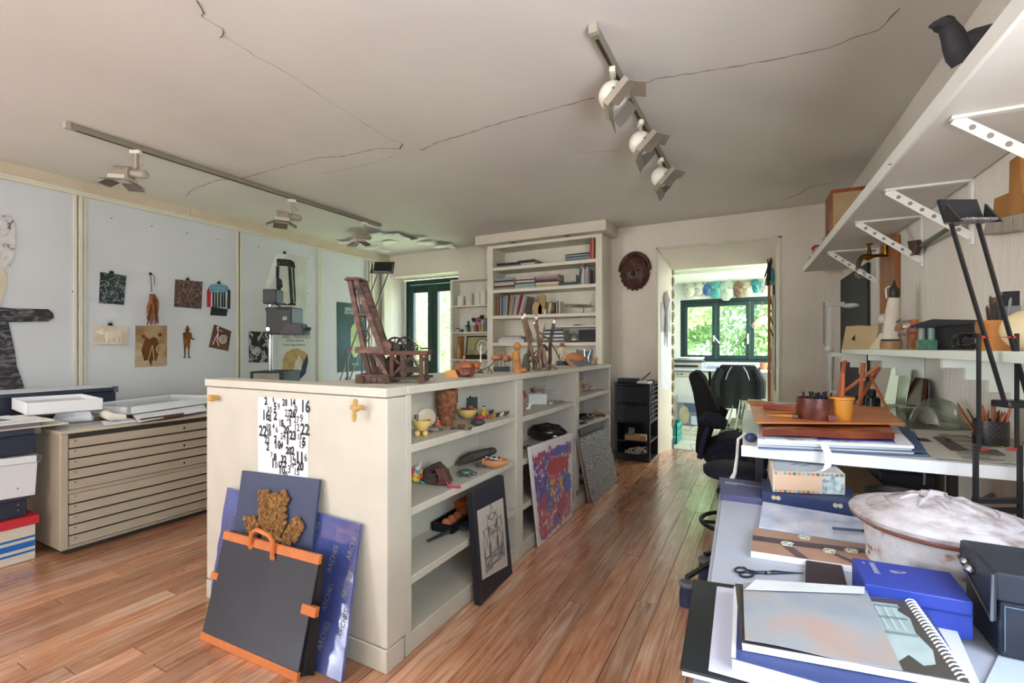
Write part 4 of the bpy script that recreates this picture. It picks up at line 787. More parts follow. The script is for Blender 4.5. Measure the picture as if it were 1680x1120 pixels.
MB().tube([wp(357, 538, .008), wp(358, 546, .008), wp(353, 556, .008), wp(349, 565, .008)], .0035, 5).tube([wp(358, 548, .008), wp(356, 559, .008), wp(359, 568, .008)], .0035, 5).tube([wp(355, 540, .008), wp(360, 541, .008), wp(365, 544, .008)], .003, 5).sph(wp(357.5, 537, .008), (.004, .012, .01), 7, 5).build('stick_figure', WHITE, o, w=True)
# rusty iron man
o = thing('iron_man_cutout', 'small rusty sheet iron man with a brimmed hat on the wall', 'sculpture', tuple(onx(309, 560, XL + .004)))
RUST = mottled('rust', [(.3, '#4f2f14'), (.5, '#7b4d1e'), (.7, '#96662c')], 14, rough=.8, bump=.2)
wallcut(((299.5, 547), (301, 545), (305, 545), (312, 545), (314, 547), (314.5, 553), (319, 556), (318, 558), (312, 556), (311.5, 568), (310.5, 572), (307.5, 572), (306, 564), (304.5, 572), (301.5, 572), (300.5, 560)), .004, .008).build('body', RUST, o, w=True)
wallcut(((304, 545), (309.5, 545), (309.7, 541), (312, 540.5), (309.5, 539), (309, 536), (307, 533), (305, 536), (304.5, 539), (301.5, 540.5), (304, 541)), .005, .009).build('head', RUST, o, w=True)
for a_ in (((301.5, 571), (304, 571), (303.6, 585), (304, 587), (299, 587), (302, 585)), ((308, 571), (310.3, 571), (310, 584), (313, 587), (308.5, 587))): wallcut(a_, .004, .007).build('leg', M('#4a3320', .8), o, w=True)
# third panel: dancer print, small photo, exhibition poster
o = thing('art_poster', 'pale poster with a black and white figure print and a long white streak', 'poster', tuple(onx(475, 470, XL + .004)))
wallcut(((461, 524), (502, 525), (503, 421), (462, 416)), .002, .004).build('sheet', M('#cfd3cf', .7), o, w=True)
wallcut(((432, 472), (441, 473), (460, 428), (470, 418), (463, 414), (452, 416)), .004, .006).build('white_streak', M('#e4ebe6', .6), o, w=True)
DK = mottled('ink_print', [(.4, '#1b1718'), (.55, '#2f2627'), (.7, '#6b5a55')], 16, dist=1)
wallcut(((453, 426), (455, 424), (476, 426), (482, 430), (484, 440), (473, 437), (462, 436), (454, 436)), .0062, .008).build('ink_top', DK, o, w=True)
wallcut(((452, 436), (458, 437), (457, 455), (462, 460), (463, 470), (459, 482), (459, 496), (456, 496), (453, 470)), .0062, .008).build('ink_left', DK, o, w=True)
wallcut(((472, 437), (477, 438), (479, 470), (481, 497), (476, 497), (474, 470)), .0062, .008).build('ink_right', DK, o, w=True); wallcut(((479, 438), (482, 440), (485, 496), (482.5, 496)), .0062, .008).build('ink_edge', DK, o, w=True); wallcut(((450, 496), (484, 497), (485, 501), (451, 500)), .0062, .008).build('ink_base', DK, o, w=True)
wallcut(((459, 497), (458, 488), (460, 478), (460, 473), (464, 470), (468, 472), (470, 468), (471, 470), (469, 477), (465, 480), (467, 486), (468, 493), (475, 497), (470, 499), (464, 496)), .0082, .0095).build('pale_figure', M('#dcd9c8', .7), o, w=True)
clip(467, 415, o)
o = pin(424, 568, 'small black and white photograph hanging below the enlarger', ((408, 594), (444, 596), (445, 545), (408, 543)), mottled('bw_photo', [(.38, '#141416'), (.5, '#24232a'), (.58, '#c8c6cc'), (.68, '#47454e')], 10, dist=1))
o = thing('exhibition_poster', 'white exhibition poster with an ochre and dark blue shape behind the enlarger', 'poster', tuple(onx(483, 585, XL + .004)))
wallcut(((455, 632), (516, 632), (516, 545), (455, 541)), .002, .004).build('sheet', M('#d6d8d2', .7, var=.03), o, w=True)
wallcut(((463, 612), (464, 590), (469, 578), (478, 573), (487, 571), (497, 576), (504, 580), (503, 592), (495, 606), (484, 612), (472, 614)), .0042, .005).build('ochre_shape', mottled('ochre_paint', [(.3, '#a8844a'), (.55, '#c4a468'), (.75, '#b89a66')], 10), o, w=True)
wallcut(((472, 619), (470, 616), (484, 612), (492, 609), (499, 590), (504, 581), (505, 592), (501, 612), (492, 622)), .0052, .006).build('blue_shape', M('#3a3a58', .7, var=.2), o, w=True); wallcut(((480, 606), (485, 592), (490, 582), (495, 592), (494, 606), (487, 611)), .0062, .007).build('pale_shape', M('#cfcec8', .7, var=.15, vs=20), o, w=True)
INK = M('#55585a', .7)
def wtext(s, u0, v0, u1, mat, par, d=.0045):
    a = onx(u0, v0, XL + d); b = onx(u1, v0 + (u1 - u0) * .0, XL + d); L = abs(b.y - a.y)
    mb = text(s, 1, mat, par, Matrix(), vec=True); wd_ = max(v[0] for v in mb.v); k = L / wd_
    mb.v = [(XL + d + v[2], a.y + v[0] * k, a.z + v[1] * k) for v in mb.v]; mb.build('lettering', mat, par, w=True, smooth=0)
wtext('ABEL MANTAO', 462, 554.5, 510, INK, o); wtext('votre savoir', 469, 560, 499, INK, o); wtext('votre appréciation', 465, 567, 501, INK, o)
o = thing('exhibition_poster', 'dark teal exhibition poster with a pale green bottle behind the crane', 'poster', tuple(onx(580, 555, XL + .004)))
wallcut(((553.5, 611), (606, 607), (606, 500), (552, 495)), .002, .004).build('sheet', mottled('teal_print', [(.3, '#10383d'), (.5, '#1b4a52'), (.7, '#2c5c6e')], 2.5), o, w=True)
wallcut(((575, 575), (575, 540), (578, 533), (581, 531), (581, 520), (585, 520), (585, 531), (589, 534), (591, 542), (590, 576), (584, 586), (580, 586)), .0042, .006).build('green_bottle', mottled('bottle_print', [(.3, '#94a866'), (.6, '#b6c48c'), (.8, '#cfd6bf')], 4), o, w=True)
wtext('SERGE MA', 565.5, 509, 592, WHITE, o); wtext('SOUVENIRS', 565, 514.5, 590, WHITE, o); wtext('TERMA', 578, 599, 588, WHITE, o)
# ================================================================== on and against the partition
YD = math.degrees(YAW)
def spot(u, v, z): p = onz(u, v, z); return p, (p.y * cs - p.x * sn) / 770
def at(name, label, cat, u, v, z, group=None, rz=YD):
    p, k = spot(u, v, z); t = thing(name, label, cat, (p.x, p.y, z), rz, group); return t, k
EPY = 1.3065
# sheet of numbers on the end panel
q = [ony(u, v, EPY) for u, v in ((424, 775), (506, 783), (506, 656), (424, 651))]
o = thing('number_print', 'white sheet printed with overlapping black numbers on the end panel', 'print', tuple(q[0]))
MB().quadplate(q[0] + Vector((0, -.002, 0)), q[1] + Vector((0, -.002, 0)), q[2] + Vector((0, -.002, 0)), q[3] + Vector((0, -.002, 0)), .0018).build('sheet', M('#e3e4ec', .65, var=.02), o, w=True)
NX = lambda u, v: ony(u, v, EPY - .003)
nums = [(2, 434, 663, 12), (6, 447, 659, 9), (28, 463, 665, 11), (14, 476, 665, 11), (16, 493, 675, 19), (30, 438, 677, 11), (5, 449, 672, 12), (9, 455, 672, 11), (27, 467, 683, 12), (26, 475, 684, 13), (9, 483, 678, 13), (16, 430, 688, 16), (2, 441, 690, 11), (2, 449, 688, 14), (27, 482, 693, 11), (9, 492, 692, 13), (5, 461, 698, 9), (3, 473, 699, 13), (12, 482, 706, 12), (22, 493, 712, 18), (22, 425, 714, 17), (10, 436, 705, 11), (4, 447, 703, 9), (20, 465, 710, 12), (6, 452, 709, 10), (15, 457, 699, 12), (28, 438, 714, 9), (24, 460, 720, 11), (23, 475, 720, 14), (7, 449, 727, 13), (22, 434, 726, 11), (10, 450, 735, 14), (1, 468, 728, 20), (5, 496, 731, 14), (15, 490, 734, 12), (2, 437, 738, 12), (19, 457, 736, 8), (20, 469, 744, 12), (2, 478, 745, 13), (11, 485, 757, 17), (6, 499, 756, 13), (7, 444, 749, 8), (8, 449, 755, 12), (32, 461, 758, 12), (3, 475, 757, 11), (6, 480, 755, 10), (1, 445, 766, 15), (0, 451, 767, 11), (10, 457, 776, 14), (2, 466, 766, 10), (19, 476, 766, 8), (20, 487, 770, 14), (2, 482, 762, 10), (3, 472, 775, 13), (15, 482, 778, 12), (25, 466, 780, 8), (17, 456, 766, 10), (4, 461, 733, 9), (13, 488, 720, 9), (21, 470, 690, 9)]
nm = MB()
for n_, u, v, h in nums:
    a = NX(u, v); kz = ony(u, v - h, EPY).z - a.z; tt = text(str(n_), 1, None, None, Matrix(), vec=True, ext=.0, offs=.012 + .018 * ((n_ * 7) % 3))
    for p in tt.v: pass
    nm.add([(a.x + p[0] * kz * 1.2, EPY - .0032, a.z + p[1] * kz * 1.45) for p in tt.v], tt.f)
nm.build('numbers', M('#2b2b30', .7), o, w=True, smooth=0)['kind'] = 'stuff'
PEG = M('#c39a58', .6, var=.15)
p = ony(358, 652, EPY); solo(MB().cyl((p.x, EPY - .001, p.z), (p.x, EPY - .03, p.z), .011, .015, 8).sph((p.x - .006, EPY - .033, p.z), (.02, .012, .016), 8, 6, .2), 'wooden_peg', PEG, 'round wooden peg at the left of the end panel', 'peg')
p = ony(595, 668, EPY); m = MB().cyl((p.x, EPY - .001, p.z), (p.x, EPY - .03, p.z), .01, n=8)
m.sph((p.x, EPY - .035, p.z), (.016, .012, .014), 8, 6, .2).sph((p.x, EPY - .036, p.z + .022), (.009, .01, .014), 8, 6).sph((p.x - .014, EPY - .036, p.z + .004), (.012, .01, .009), 8, 6).sph((p.x + .014, EPY - .036, p.z + .004), (.012, .01, .009), 8, 6).sph((p.x - .006, EPY - .036, p.z - .03), (.007, .01, .022), 8, 6)
solo(m, 'wooden_peg', PEG, 'knobbly cross shaped wooden peg at the right of the end panel', 'peg')
# wrapped pad of paper with repeated lettering
aTL, aTR = ony(375.8, 798.5, 1.296), ony(593, 858.7, 1.296); aBR = onz(562, 1117, .002); aBL = aBR + (aTL - aTR); aBL.z = .002; aTLz = aTL.copy()
o = thing('paper_pad', 'blue plastic wrapped pad of paper leaning on the end panel', 'paper pad', tuple((aBL + aBR) / 2))
def padp(a, b, lift=0):
    p = aBL.lerp(aBR, a).lerp(aTLz.lerp(aTR, a), b); w_ = .006 * noise.noise((a * 5, b * 4, 3)) + .003 * noise.noise((a * 14 + b * 6, b * 10, 1))
    return p + Vector((0, -.008 + w_ * (1 - abs(2 * b - 1) ** 4) - lift, 0))
PADM = mottled('blue_wrap', [(.3, '#3a447e'), (.5, '#49548f'), (.7, '#5f6aa6')], 4, rough=.12, coat=.6)
MB().shell(40, 40, lambda a, b: padp(a, b), .012).build('wrapper', PADM, o, w=True)
tm = MB()
for i, a0 in enumerate((.08, .30, .58, .72, .86, .97)):
    for j in range(6):
        b0 = -.12 + j * .25 + (.12 if i % 2 else 0)
        if b0 < .02 or b0 > .84: continue
        tt = text('ARCHES', 1, None, None, Matrix(), vec=True); L = max(p[0] for p in tt.v)
        for f in tt.f:
            o_ = len(tm.v)
        base = len(tm.v); th = math.radians(78)
        for p in tt.v:
            s0 = .105 / L * p[0]; t0 = .105 / L * p[1] * 1.15
            da = (s0 * math.cos(th) - t0 * math.sin(th)) / .8; db = (s0 * math.sin(th) + t0 * math.cos(th)) / .55
            tm.v.append(tuple(padp(min(1, max(0, a0 + da)), b0 + db, .0012)))
        tm.f += [tuple(k_ + base for k_ in f) for f in tt.f]
tm.build('lettering', M('#b4aca4', .5, 0), o, w=True, smooth=0)['kind'] = 'stuff'
# dark panel with a shaggy bear
bTL, bTR = ony(396.8, 771.7, 1.285), ony(524, 787, 1.285); bBL = Vector((bTL.x, 1.19, .002)); bBR = Vector((bTR.x + .0, 1.19, .002))
o = thing('bear_panel', 'slate blue panel with a shaggy brown bear figure leaning behind the portfolio', 'panel', tuple((bBL + bBR) / 2))
MB().quadplate(bBL, bBR, bTR, bTL, .012).build('board', M('#3a4360', .55, var=.08), o, w=True, bev=.002)
nrm = (bBR - bBL).cross(bTL - bBL).normalized()
def onpanel(u, v):
    r = ray(u, v); return E0 + r * ((bBL - E0).dot(nrm) / r.dot(nrm))
FUR = mottled('coir_fur', [(.3, '#5f4026'), (.5, '#94683a'), (.7, '#b08450')], 60, rough=.95, bump=.8)
random.seed(8); fm_ = MB(); cells = []
def region(poly, step=6.2):
    us = [p[0] for p in poly]; vs_ = [p[1] for p in poly]; v = min(vs_); row = 0
    while v <= max(vs_):
        u = min(us) + (step / 2 if row % 2 else 0)
        while u <= max(us):
            ins = False; j = len(poly) - 1
            for i in range(len(poly)):
                if (poly[i][1] > v) != (poly[j][1] > v) and u < (poly[j][0] - poly[i][0]) * (v - poly[i][1]) / (poly[j][1] - poly[i][1]) + poly[i][0]: ins = not ins
                j = i
            if ins: cells.append((u + random.uniform(-1, 1), v + random.uniform(-1, 1)))
            u += step
        v += step * .9; row += 1
region([(428, 812), (432, 803), (441, 801), (446, 808), (461, 809), (468, 804), (476, 808), (478, 820), (472, 832), (474, 842), (473, 858), (466, 870), (462, 893), (438, 893), (432, 868), (430, 845), (432, 830)])
region([(405, 852), (411, 844), (421, 846), (427, 858), (428, 874), (422, 882), (411, 878)]); region([(490, 846), (498, 849), (500, 864), (490, 880), (480, 896), (465, 894), (470, 878), (480, 862)])
for i, (u, v) in enumerate(cells):
    p = onpanel(u, v) + nrm * .012; r0 = .0165
    for k in range(30):                          # a tuft: short stiff fibres fanning out
        d = (nrm * random.uniform(.5, 1.3) + Vector((random.gauss(0, 1), random.gauss(0, .5), random.gauss(0, 1)))).normalized(); e = p + d * r0 * random.uniform(.8, 1.25); s_ = d.orthogonal().normalized() * .0014
        fm_.add([p + s_, p - s_, e], [(0, 1, 2)])
    fm_.sph(p, (.0125, .011, .0125), 8, 5, .3, 5, i)
fm_.build('bear', FUR, o, w=True, smooth=0)
# portfolio with leather bands
LTH = M('#c9733c', .5, var=.12, vs=25); PFB = mottled('portfolio_black', [(.3, '#1d212b'), (.6, '#262b36'), (.8, '#343a46')], 5, rough=.42)
fTL, fTR, fBR, fBL = ony(369, 872, 1.19), ony(525, 912, 1.18), onz(487, 1117, .002), onz(329, 1047, .002)
o = thing('portfolio', 'large black portfolio with tan leather bands and handle leaning at the front', 'portfolio', tuple((fBL + fBR) / 2))
MB().quadplate(fBL, fBR, fTR, fTL, .006).build('front_board', PFB, o, w=True, bev=.002)
bk = Vector((.012, .055, 0)); bk2 = Vector((.03, .05, 0))
MB().quadplate(fBL + Vector((0, .02, 0)), fBR + bk, fTR + Vector((.0, .022, -.012)), fTL + Vector((0, .022, 0)), .006).build('back_board', PFB, o, w=True, bev=.002)
MB().shell(6, 10, lambda a, b: (fBR.lerp(fTR, b) + Vector((.0, .004, 0))).lerp(fBR.lerp(fTR, b) + bk2 * (1 - .7 * b), a) - Vector((.018 * math.sin(a * math.pi) * (1 - b), 0, 0)), .003).build('gusset', BLACK, o, w=True)
fn = (fBR - fBL).cross(fTL - fBL).normalized()
def band(b0, b1, a0=0, a1=1, th=.004, name='leather_band'):
    c = lambda a, b: fBL.lerp(fBR, a).lerp(fTL.lerp(fTR, a), b) + fn * th
    MB().quadplate(c(a0, b0), c(a1, b0), c(a1, b1), c(a0, b1), th * 1.6 + .008).build(name, LTH, o, w=True, bev=.002)
band(-.005, .065, -.004, 1.004); band(.93, 1.01, -.004, 1.004); band(.55, .615, -.035, .04, .006, 'strap'); band(.52, .6, .93, 1.06, .006, 'strap')
pa = lambda a, b, l=.006: fBL.lerp(fBR, a).lerp(fTL.lerp(fTR, a), b) + fn * l
MB().tube([pa(.33, .93), pa(.335, 1.0, .014), pa(.35, 1.07, .02), pa(.40, 1.105, .022), pa(.53, 1.085, .022), pa(.575, 1.04, .02), pa(.58, .97, .014), pa(.575, .89)], .0085, 8).build('handle', LTH, o, w=True)
for a_, b_ in ((.33, .935), (.575, .895)): MB().sph(pa(a_, b_, .006), (.016, .005, .014), 8, 5).build('handle_tab', LTH, o, w=True)
# ---------------------------------------------------------------- pictures leaning on the shelf fronts
def leaner(name, label, cat, bl, br, tr_, tl, th, mat, xt=-1.185, zb=.002, back=None):
    bl, br = onz(*bl, zb), onz(*br, zb); tl = onx(*tl, xt); n_ = (br - bl).cross(tl - bl).normalized(); r_ = ray(*tr_); tr_ = E0 + r_ * ((bl - E0).dot(n_) / r_.dot(n_))
    o = thing(name, label, cat, tuple((bl + br) / 2)); MB().quadplate(bl, br, tr_, tl, th).build('board', mat, o, w=True, bev=.002)
    return o, bl, br, tr_, tl
KB = M('#262936', .5, var=.1)
o, bl, br, tr_, tl = leaner('framed_drawing', 'black framed ink drawing leaning against the first shelf bay', 'picture', (787.8, 993.7), (841, 940), (826, 779), (774, 807), .03, KB)
ln = (br - bl).cross(tl - bl).normalized(); pq = lambda a, b, l=.002: bl.lerp(br, a).lerp(tl.lerp(tr_, a), b) + ln * l
MB().quadplate(pq(.1, .2), pq(.86, .1 + .02), pq(.9, .79), pq(.1, .815), .0015).build('drawing_sheet', M('#c2bab0', .75, var=.06), o, w=True)
random.seed(12); dl = MB()
for (ca, cb, sa, sb) in ((.5, .62, .16, .1), (.5, .45, .14, .16), (.3, .42, .1, .2), (.7, .45, .1, .2), (.5, .3, .3, .06)):
    for k in range(9):
        pts = [pq(ca + sa * math.sin(t * 1.9 + k), cb + sb * math.cos(t * 1.3 + k * 2.1), .0026) for t in [j * .35 for j in range(7)]]; dl.tube(pts, .0007, 4)
dl.tube([pq(.38, .68, .0026), pq(.45, .72, .0026), pq(.5, .8, .0026), pq(.56, .71, .0026), pq(.64, .69, .0026), pq(.5, .66, .0026), pq(.38, .68, .0026)], .0011, 4)
for k in range(5): dl.tube([pq(.7, .4 - k * .025, .0026), pq(.735, .38 - k * .025, .0026)], .0022, 4)
dl.build('ink_lines', M('#3a3635', .8), o, w=True); MB().quadplate(pq(0, 0, .003), pq(.07, 0, .003), pq(.07, 1, .003), pq(0, 1, .003), .01).build('frame_edge', M('#2c2a30', .4), o, w=True, bev=.002)
def splat():
    m, nt, b, N, L = nodes('splatter_paint'); b.inputs['Roughness'].default_value = .35; tc = N('ShaderNodeTexCoord')
    def nz(s_, d, dist, off): 
        mp = N('ShaderNodeMapping'); mp.inputs['Location'].default_value = (off, off, off); L(tc.outputs['Object'], mp.inputs[0]); n = N('ShaderNodeTexNoise'); n.inputs['Scale'].default_value = s_; n.inputs['Detail'].default_value = d; n.inputs['Distortion'].default_value = dist; L(mp.outputs[0], n.inputs['Vector']); return n.outputs['Fac']
    r = ramp(N, [(.36, '#3b2f8f'), (.45, '#5a2f86'), (.52, '#9b2150'), (.6, '#b8283f'), (.68, '#a02a62')]); L(nz(4, 6, 1.5, 2), r.inputs[0])
    w = ramp(N, [(.57, '#000000'), (.61, '#ffffff')]); L(nz(14, 8, 2.5, 7), w.inputs[0]); mx = N('ShaderNodeMix'); mx.data_type = 'RGBA'; L(w.outputs[0], mx.inputs[0]); L(r.outputs[0], mx.inputs[6]); mx.inputs[7].default_value = hx('#d9d2dc') + (1,)
    d = ramp(N, [(.62, '#000000'), (.66, '#ffffff')]); L(nz(18, 6, 1.5, 13), d.inputs[0]); m2 = N('ShaderNodeMix'); m2.data_type = 'RGBA'; L(d.outputs[0], m2.inputs[0]); L(mx.outputs[2], m2.inputs[6]); m2.inputs[7].default_value = hx('#2f2a86') + (1,)
    L(m2.outputs[2], b.inputs['Base Color']); return m
o, bl, br, tr_, tl = leaner('abstract_painting', 'purple and crimson abstract painting on white board leaning on the second bay', 'painting', (885, 897.5), (938.7, 846), (940, 708.7), (868.7, 733.7), .016, M('#dcd6da', .6))
ln = (br - bl).cross(tl - bl).normalized(); pq = lambda a, b, l=.001: bl.lerp(br, a).lerp(tl.lerp(tr_, a), b) + ln * l
def patch(pts, mat, name, l=.0015):
    n = len(pts); m = MB(); a = [pq(x, y, l) for x, y in pts]; b_ = [pq(x, y, 0.0002) for x, y in pts]
    m.add(a + b_, [tuple(range(n)), tuple(range(2 * n - 1, n - 1, -1))] + [(i, (i + 1) % n, n + (i + 1) % n, n + i) for i in range(n)]); m.build(name, mat, o, w=True, smooth=0)
def jag(pts, n=5, j=.012):
    out = []
    for i in range(len(pts)):
        a, b_ = pts[i], pts[(i + 1) % len(pts)]
        for k in range(n): out.append((min(.995, max(.005, a[0] + (b_[0] - a[0]) * k / n + random.uniform(-j, j))), min(.995, max(.005, a[1] + (b_[1] - a[1]) * k / n + random.uniform(-j, j)))))
    return out
random.seed(2)
pf_ = MB(); NG = 60
ins_ = lambda a, b: .03 + .03 * noise.noise((b * 9, 1, 0)) < a < .94 + .05 * noise.noise((b * 12, 2, 0)) - (.1 if b > .5 and b < .75 else 0) and .03 + .06 * noise.noise((a * 9, 3, 0)) < b < .9 + .07 * noise.noise((a * 14, 4, 0))
for i in range(NG):
    for j in range(NG):
        a, b = i / NG, j / NG
        if ins_(a, b):
            e = 1 / NG; pf_.add([pq(a, b, .001), pq(a + e, b, .001), pq(a + e, b + e, .001), pq(a, b + e, .001)], [(0, 1, 2, 3)])
pf_.build('paint_field', splat(), o, w=True, smooth=0)
YL = M('#d2a02c', .4); BLU = M('#2b4fa6', .35, var=.25, vs=30)
patch(jag([(.78, .36), (.9, .3), (.93, .44), (.88, .54), (.78, .53), (.74, .44)], 4, .012), BLU, 'blue_patch', .003); patch(jag([(.36, .44), (.44, .42), (.45, .48), (.37, .5)], 3, .01), YL, 'yellow_patch', .003); patch(jag([(.6, .47), (.68, .42), (.67, .55), (.61, .55)], 3, .012), YL, 'yellow_patch', .003); patch(jag([(.36, .54), (.5, .55), (.5, .58), (.36, .58)], 3, .01), YL, 'yellow_patch', .003)
patch(jag([(.45, .62), (.86, .6), (.87, .76), (.4, .8), (.3, .7)], 5, .02), M('#b0263c', .4, var=.3, vs=20), 'red_patch', .002); patch(jag([(.6, .12), (.85, .2), (.75, .35), (.6, .3), (.5, .2)], 4, .02), M('#a81f5a', .4, var=.3, vs=20), 'magenta_patch', .002)
patch(jag([(.3, .86), (.6, .9), (.9, .88), (.86, .8), (.5, .82)], 4, .02), M('#4a3fa8', .4, var=.3, vs=20), 'violet_patch', .002)
GRN = mottled('granite_speckle', [(.42, '#3a3c40'), (.5, '#9a9b9e'), (.58, '#c9cacb')], 120, detail=3, rough=.6)
o, bl, br, tr_, tl = leaner('granite_board', 'grey speckled granite look board leaning on the third bay', 'board', (973, 825), (1013.7, 788), (996, 701), (953, 720), .014, GRN, -1.17)
off = Vector((-.022, -.015, 0)); MB().quadplate(bl + off, br + off * .6, tr_ + off, tl + off, .012).build('backing_board', M('#9a8b7c', .8, bump=.5), o, w=True)
solo(MB().quadplate(bl + Vector((-.03, .05, 0)), br + Vector((-.03, -.05, 0)), tr_ + Vector((-.03, -.03, .06)), tl + Vector((-.03, .05, .06)), .008), 'black_board', BLACK, 'black board hidden behind the granite look board', 'board')
# ---------------------------------------------------------------- model crane on the partition
cr, k = at('model_crane', 'rusty brown wooden model of a pile driver crane on the partition', 'model', 655, 627, IT)
CW = mottled('crane_wood', [(.3, '#3a2720'), (.5, '#5b4038'), (.7, '#7a584c')], 14, (1, 1, 3), rough=.7, bump=.2); CRW = M('#4a2f22', .6, var=.25, vs=25); IRN = M('#3b332e', .5, .4, var=.3)
X = lambda u: (u - 655) * k
Z = lambda v: (627 - v) * k
def B(u0, v0, u1, v1, y0, y1, name, mat=CW, bev=.002): MB().box(X(u0), y0, Z(v1), X(u1), y1, Z(v0)).build(name, mat, cr, bev=bev)
B(590, 613, 648, 627, -.06, .06, 'base_block')
for u in (598, 607, 617, 627): MB().box(X(u), -.066, Z(626), X(u + 8), -.06, Z(617)).build('base_plank', CW, cr, bev=.001)
for s_ in (-.055, .05):
    MB().bar((X(635), s_, Z(620)), (X(707), s_, Z(618)), .014, .012).build('chassis_rail', IRN, cr)
for u, v, s_ in ((600, 627, -.07), (642, 626, -.08), (697, 622, -.08), (646, 616, .07), (694, 615, .08)):
    p, kk = Vector((X(u), s_, .016)), 0; MB().cyl((p.x, s_ - .008, .017), (p.x, s_ + .008, .017), .0165, n=14).build('wheel', CRW, cr)
for s_ in (-.045, .045):
    MB().bar((X(632), s_, Z(576)), (X(588 if s_ < 0 else 594), s_ * .6, Z(461)), .02, .03, (0, 1, 0)).build('mast_leg', CW, cr)
    MB().bar((X(618), s_, Z(578)), (X(640), s_, Z(614)), .016, .02, (0, 1, 0)).build('strut', CW, cr); MB().bar((X(603), s_, Z(580)), (X(612), s_, Z(614)), .018, .022, (0, 1, 0)).build('strut', CRW, cr)
MB().bar((X(604), -.05, Z(577)), (X(577), -.02, Z(462)), .018, .024, (0, 1, 0)).build('mast_leg', CW, cr)
MB().prism([(X(571), Z(462)), (X(599), Z(461)), (X(597), Z(457.5)), (X(576), Z(457))], -.055, .055, RX(90)).build('mast_cap', CW, cr, bev=.002)
B(592, 515, 615, 519.5, -.06, .06, 'cross_board'); B(590, 569, 636, 579, -.065, .065, 'deck'); B(620, 575, 705, 582, -.06, .075, 'platform', M('#5a3524', .6, var=.2))
MB().lathe([(.004, 0), (.012, .004), (.014, .03), (.009, .1), (.003, .125)], 12, T(X(588), -.01, Z(528))).build('drop_weight', M('#b9b2aa', .4, .5), cr)
MB().cyl((X(586), -.01, Z(490)), (X(584), -.01, Z(468)), .002, n=6).build('rope', M('#7c6b58', .8), cr); MB().cyl((X(584), -.03, Z(470)), (X(584), .03, Z(470)), .015, n=12).build('pulley', IRN, cr)
def wheelring(u, v, y, r, n=8):
    c = Vector((X(u), y, Z(v))); m = MB().tube([c + Vector((r * math.cos(a), 0, r * math.sin(a))) for a in [i * math.pi / 10 for i in range(20)]], r * .13, 6, True)
    for i in range(n // 2): a = i * 2 * math.pi / n; m.tube([c + Vector((r * math.cos(a), 0, r * math.sin(a))), c - Vector((r * math.cos(a), 0, r * math.sin(a)))], r * .07, 5)
    m.cyl(c + Vector((0, -.012, 0)), c + Vector((0, .012, 0)), r * .25, n=8).build('gear_wheel', IRN, cr)
wheelring(650, 567, -.02, .035); wheelring(662, 567, .03, .037); wheelring(677, 570, 0, .022); wheelring(686, 572, -.02, .015); wheelring(604, 552, -.05, .022, 10)
MB().cyl((X(636), -.05, Z(569)), (X(636), .05, Z(569)), .03, n=8).build('winch_drum', CW, cr); MB().cyl((X(655), -.05, Z(570)), (X(655), .06, Z(570)), .016, n=10).build('axle', IRN, cr)
MB().cyl((X(690), 0, Z(571.5)), (X(708), 0, Z(571)), .004, n=6).build('crank', IRN, cr)
for u in (645, 663, 692):
    for s_ in (-.05, .06): MB().box(X(u), s_ - .01, Z(617), X(u + 6), s_ + .01, Z(581)).build('trestle_leg', CRW, cr)
for a_, b_ in (((648, 616), (672, 590)), ((690, 600), (678, 583)), ((668, 596), (680, 583)), ((648, 583), (660, 596)), ((692, 596), (704, 583))): MB().bar((X(a_[0]), -.05, Z(a_[1])), (X(b_[0]), -.05, Z(b_[1])), .01, .012, (0, 1, 0)).build('brace', CRW, cr)
B(608, 602, 690, 612, .04, .06, 'low_beam', M('#6a584e', .7)); MB().sph((X(640), .02, Z(598)), (.03, .04, .04), 10, 7).build('boiler', M('#4a3a30', .6), cr)
# ---------------------------------------------------------------- sculptures along the partition top
def sculpt(name, label, cat, u, v, parts, z=IT, group=None):
    t, k = at(name, label, cat, u, v, z, group)
    for nm_, mat, fn_ in parts:
        m = MB(); fn_(m, k); m.build(nm_, mat, t)
    return t
CLAY = M('#a8603a', .4, var=.3, vs=22); CLAYD = M('#6e3a2c', .35, var=.35, vs=22, coat=.3)
sculpt('clay_beast', 'glazed brown clay beast on an orange block on the partition', 'sculpture', 757, 618, [
    ('block', M('#c98a4c', .7), lambda m, k: m.prism([(-24 * k, 0), (-3 * k, 0), (-9 * k, 12 * k), (-24 * k, 10 * k)], -.02, .05, RX(90))),
    ('body', CLAY, lambda m, k: m.sph((6 * k, .02, 15 * k), (15 * k, .05, 11 * k), 14, 9, .25, 2)), ('belly', CLAYD, lambda m, k: m.sph((8 * k, -.02, 8 * k), (14 * k, .04, 8 * k), 12, 8, .4, 4)),
    ('knob', CLAY, lambda m, k: m.cyl((3 * k, .02, 24 * k), (4 * k, .02, 35 * k), 2.5 * k, 1.8 * k, 8)), ('legs', CLAYD, lambda m, k: [m.tube([(x * k, y, 0), (x * k, y, 9 * k)], [2.2 * k, 3 * k], 7) for x, y in ((-2, -.03), (16, -.03), (-2, .05), (16, .05))]),
    ('head', CLAY, lambda m, k: (m.sph((25 * k, .01, 18 * k), (7 * k, .03, 7 * k), 10, 7, .4, 4), [m.tube([((27 + s) * k, .01, 20 * k), ((30 + s) * k, .01, 27 * k)], [1.6 * k, .5 * k], 6) for s in (-4, 0, 4)]))])
sculpt('white_candle', 'thin white taper standing in front of the small shelf unit', 'candle', 788, 612, [('taper', M('#e3ddca', .5), lambda m, k: m.cyl((0, 0, 0), (1 * k, 0, 46 * k), 1.1 * k, .8 * k, 8)), ('holder', IRN, lambda m, k: m.lathe([(5 * k, 0), (5 * k, .006), (1.6 * k, .01), (1.6 * k, 8 * k)], 10))])
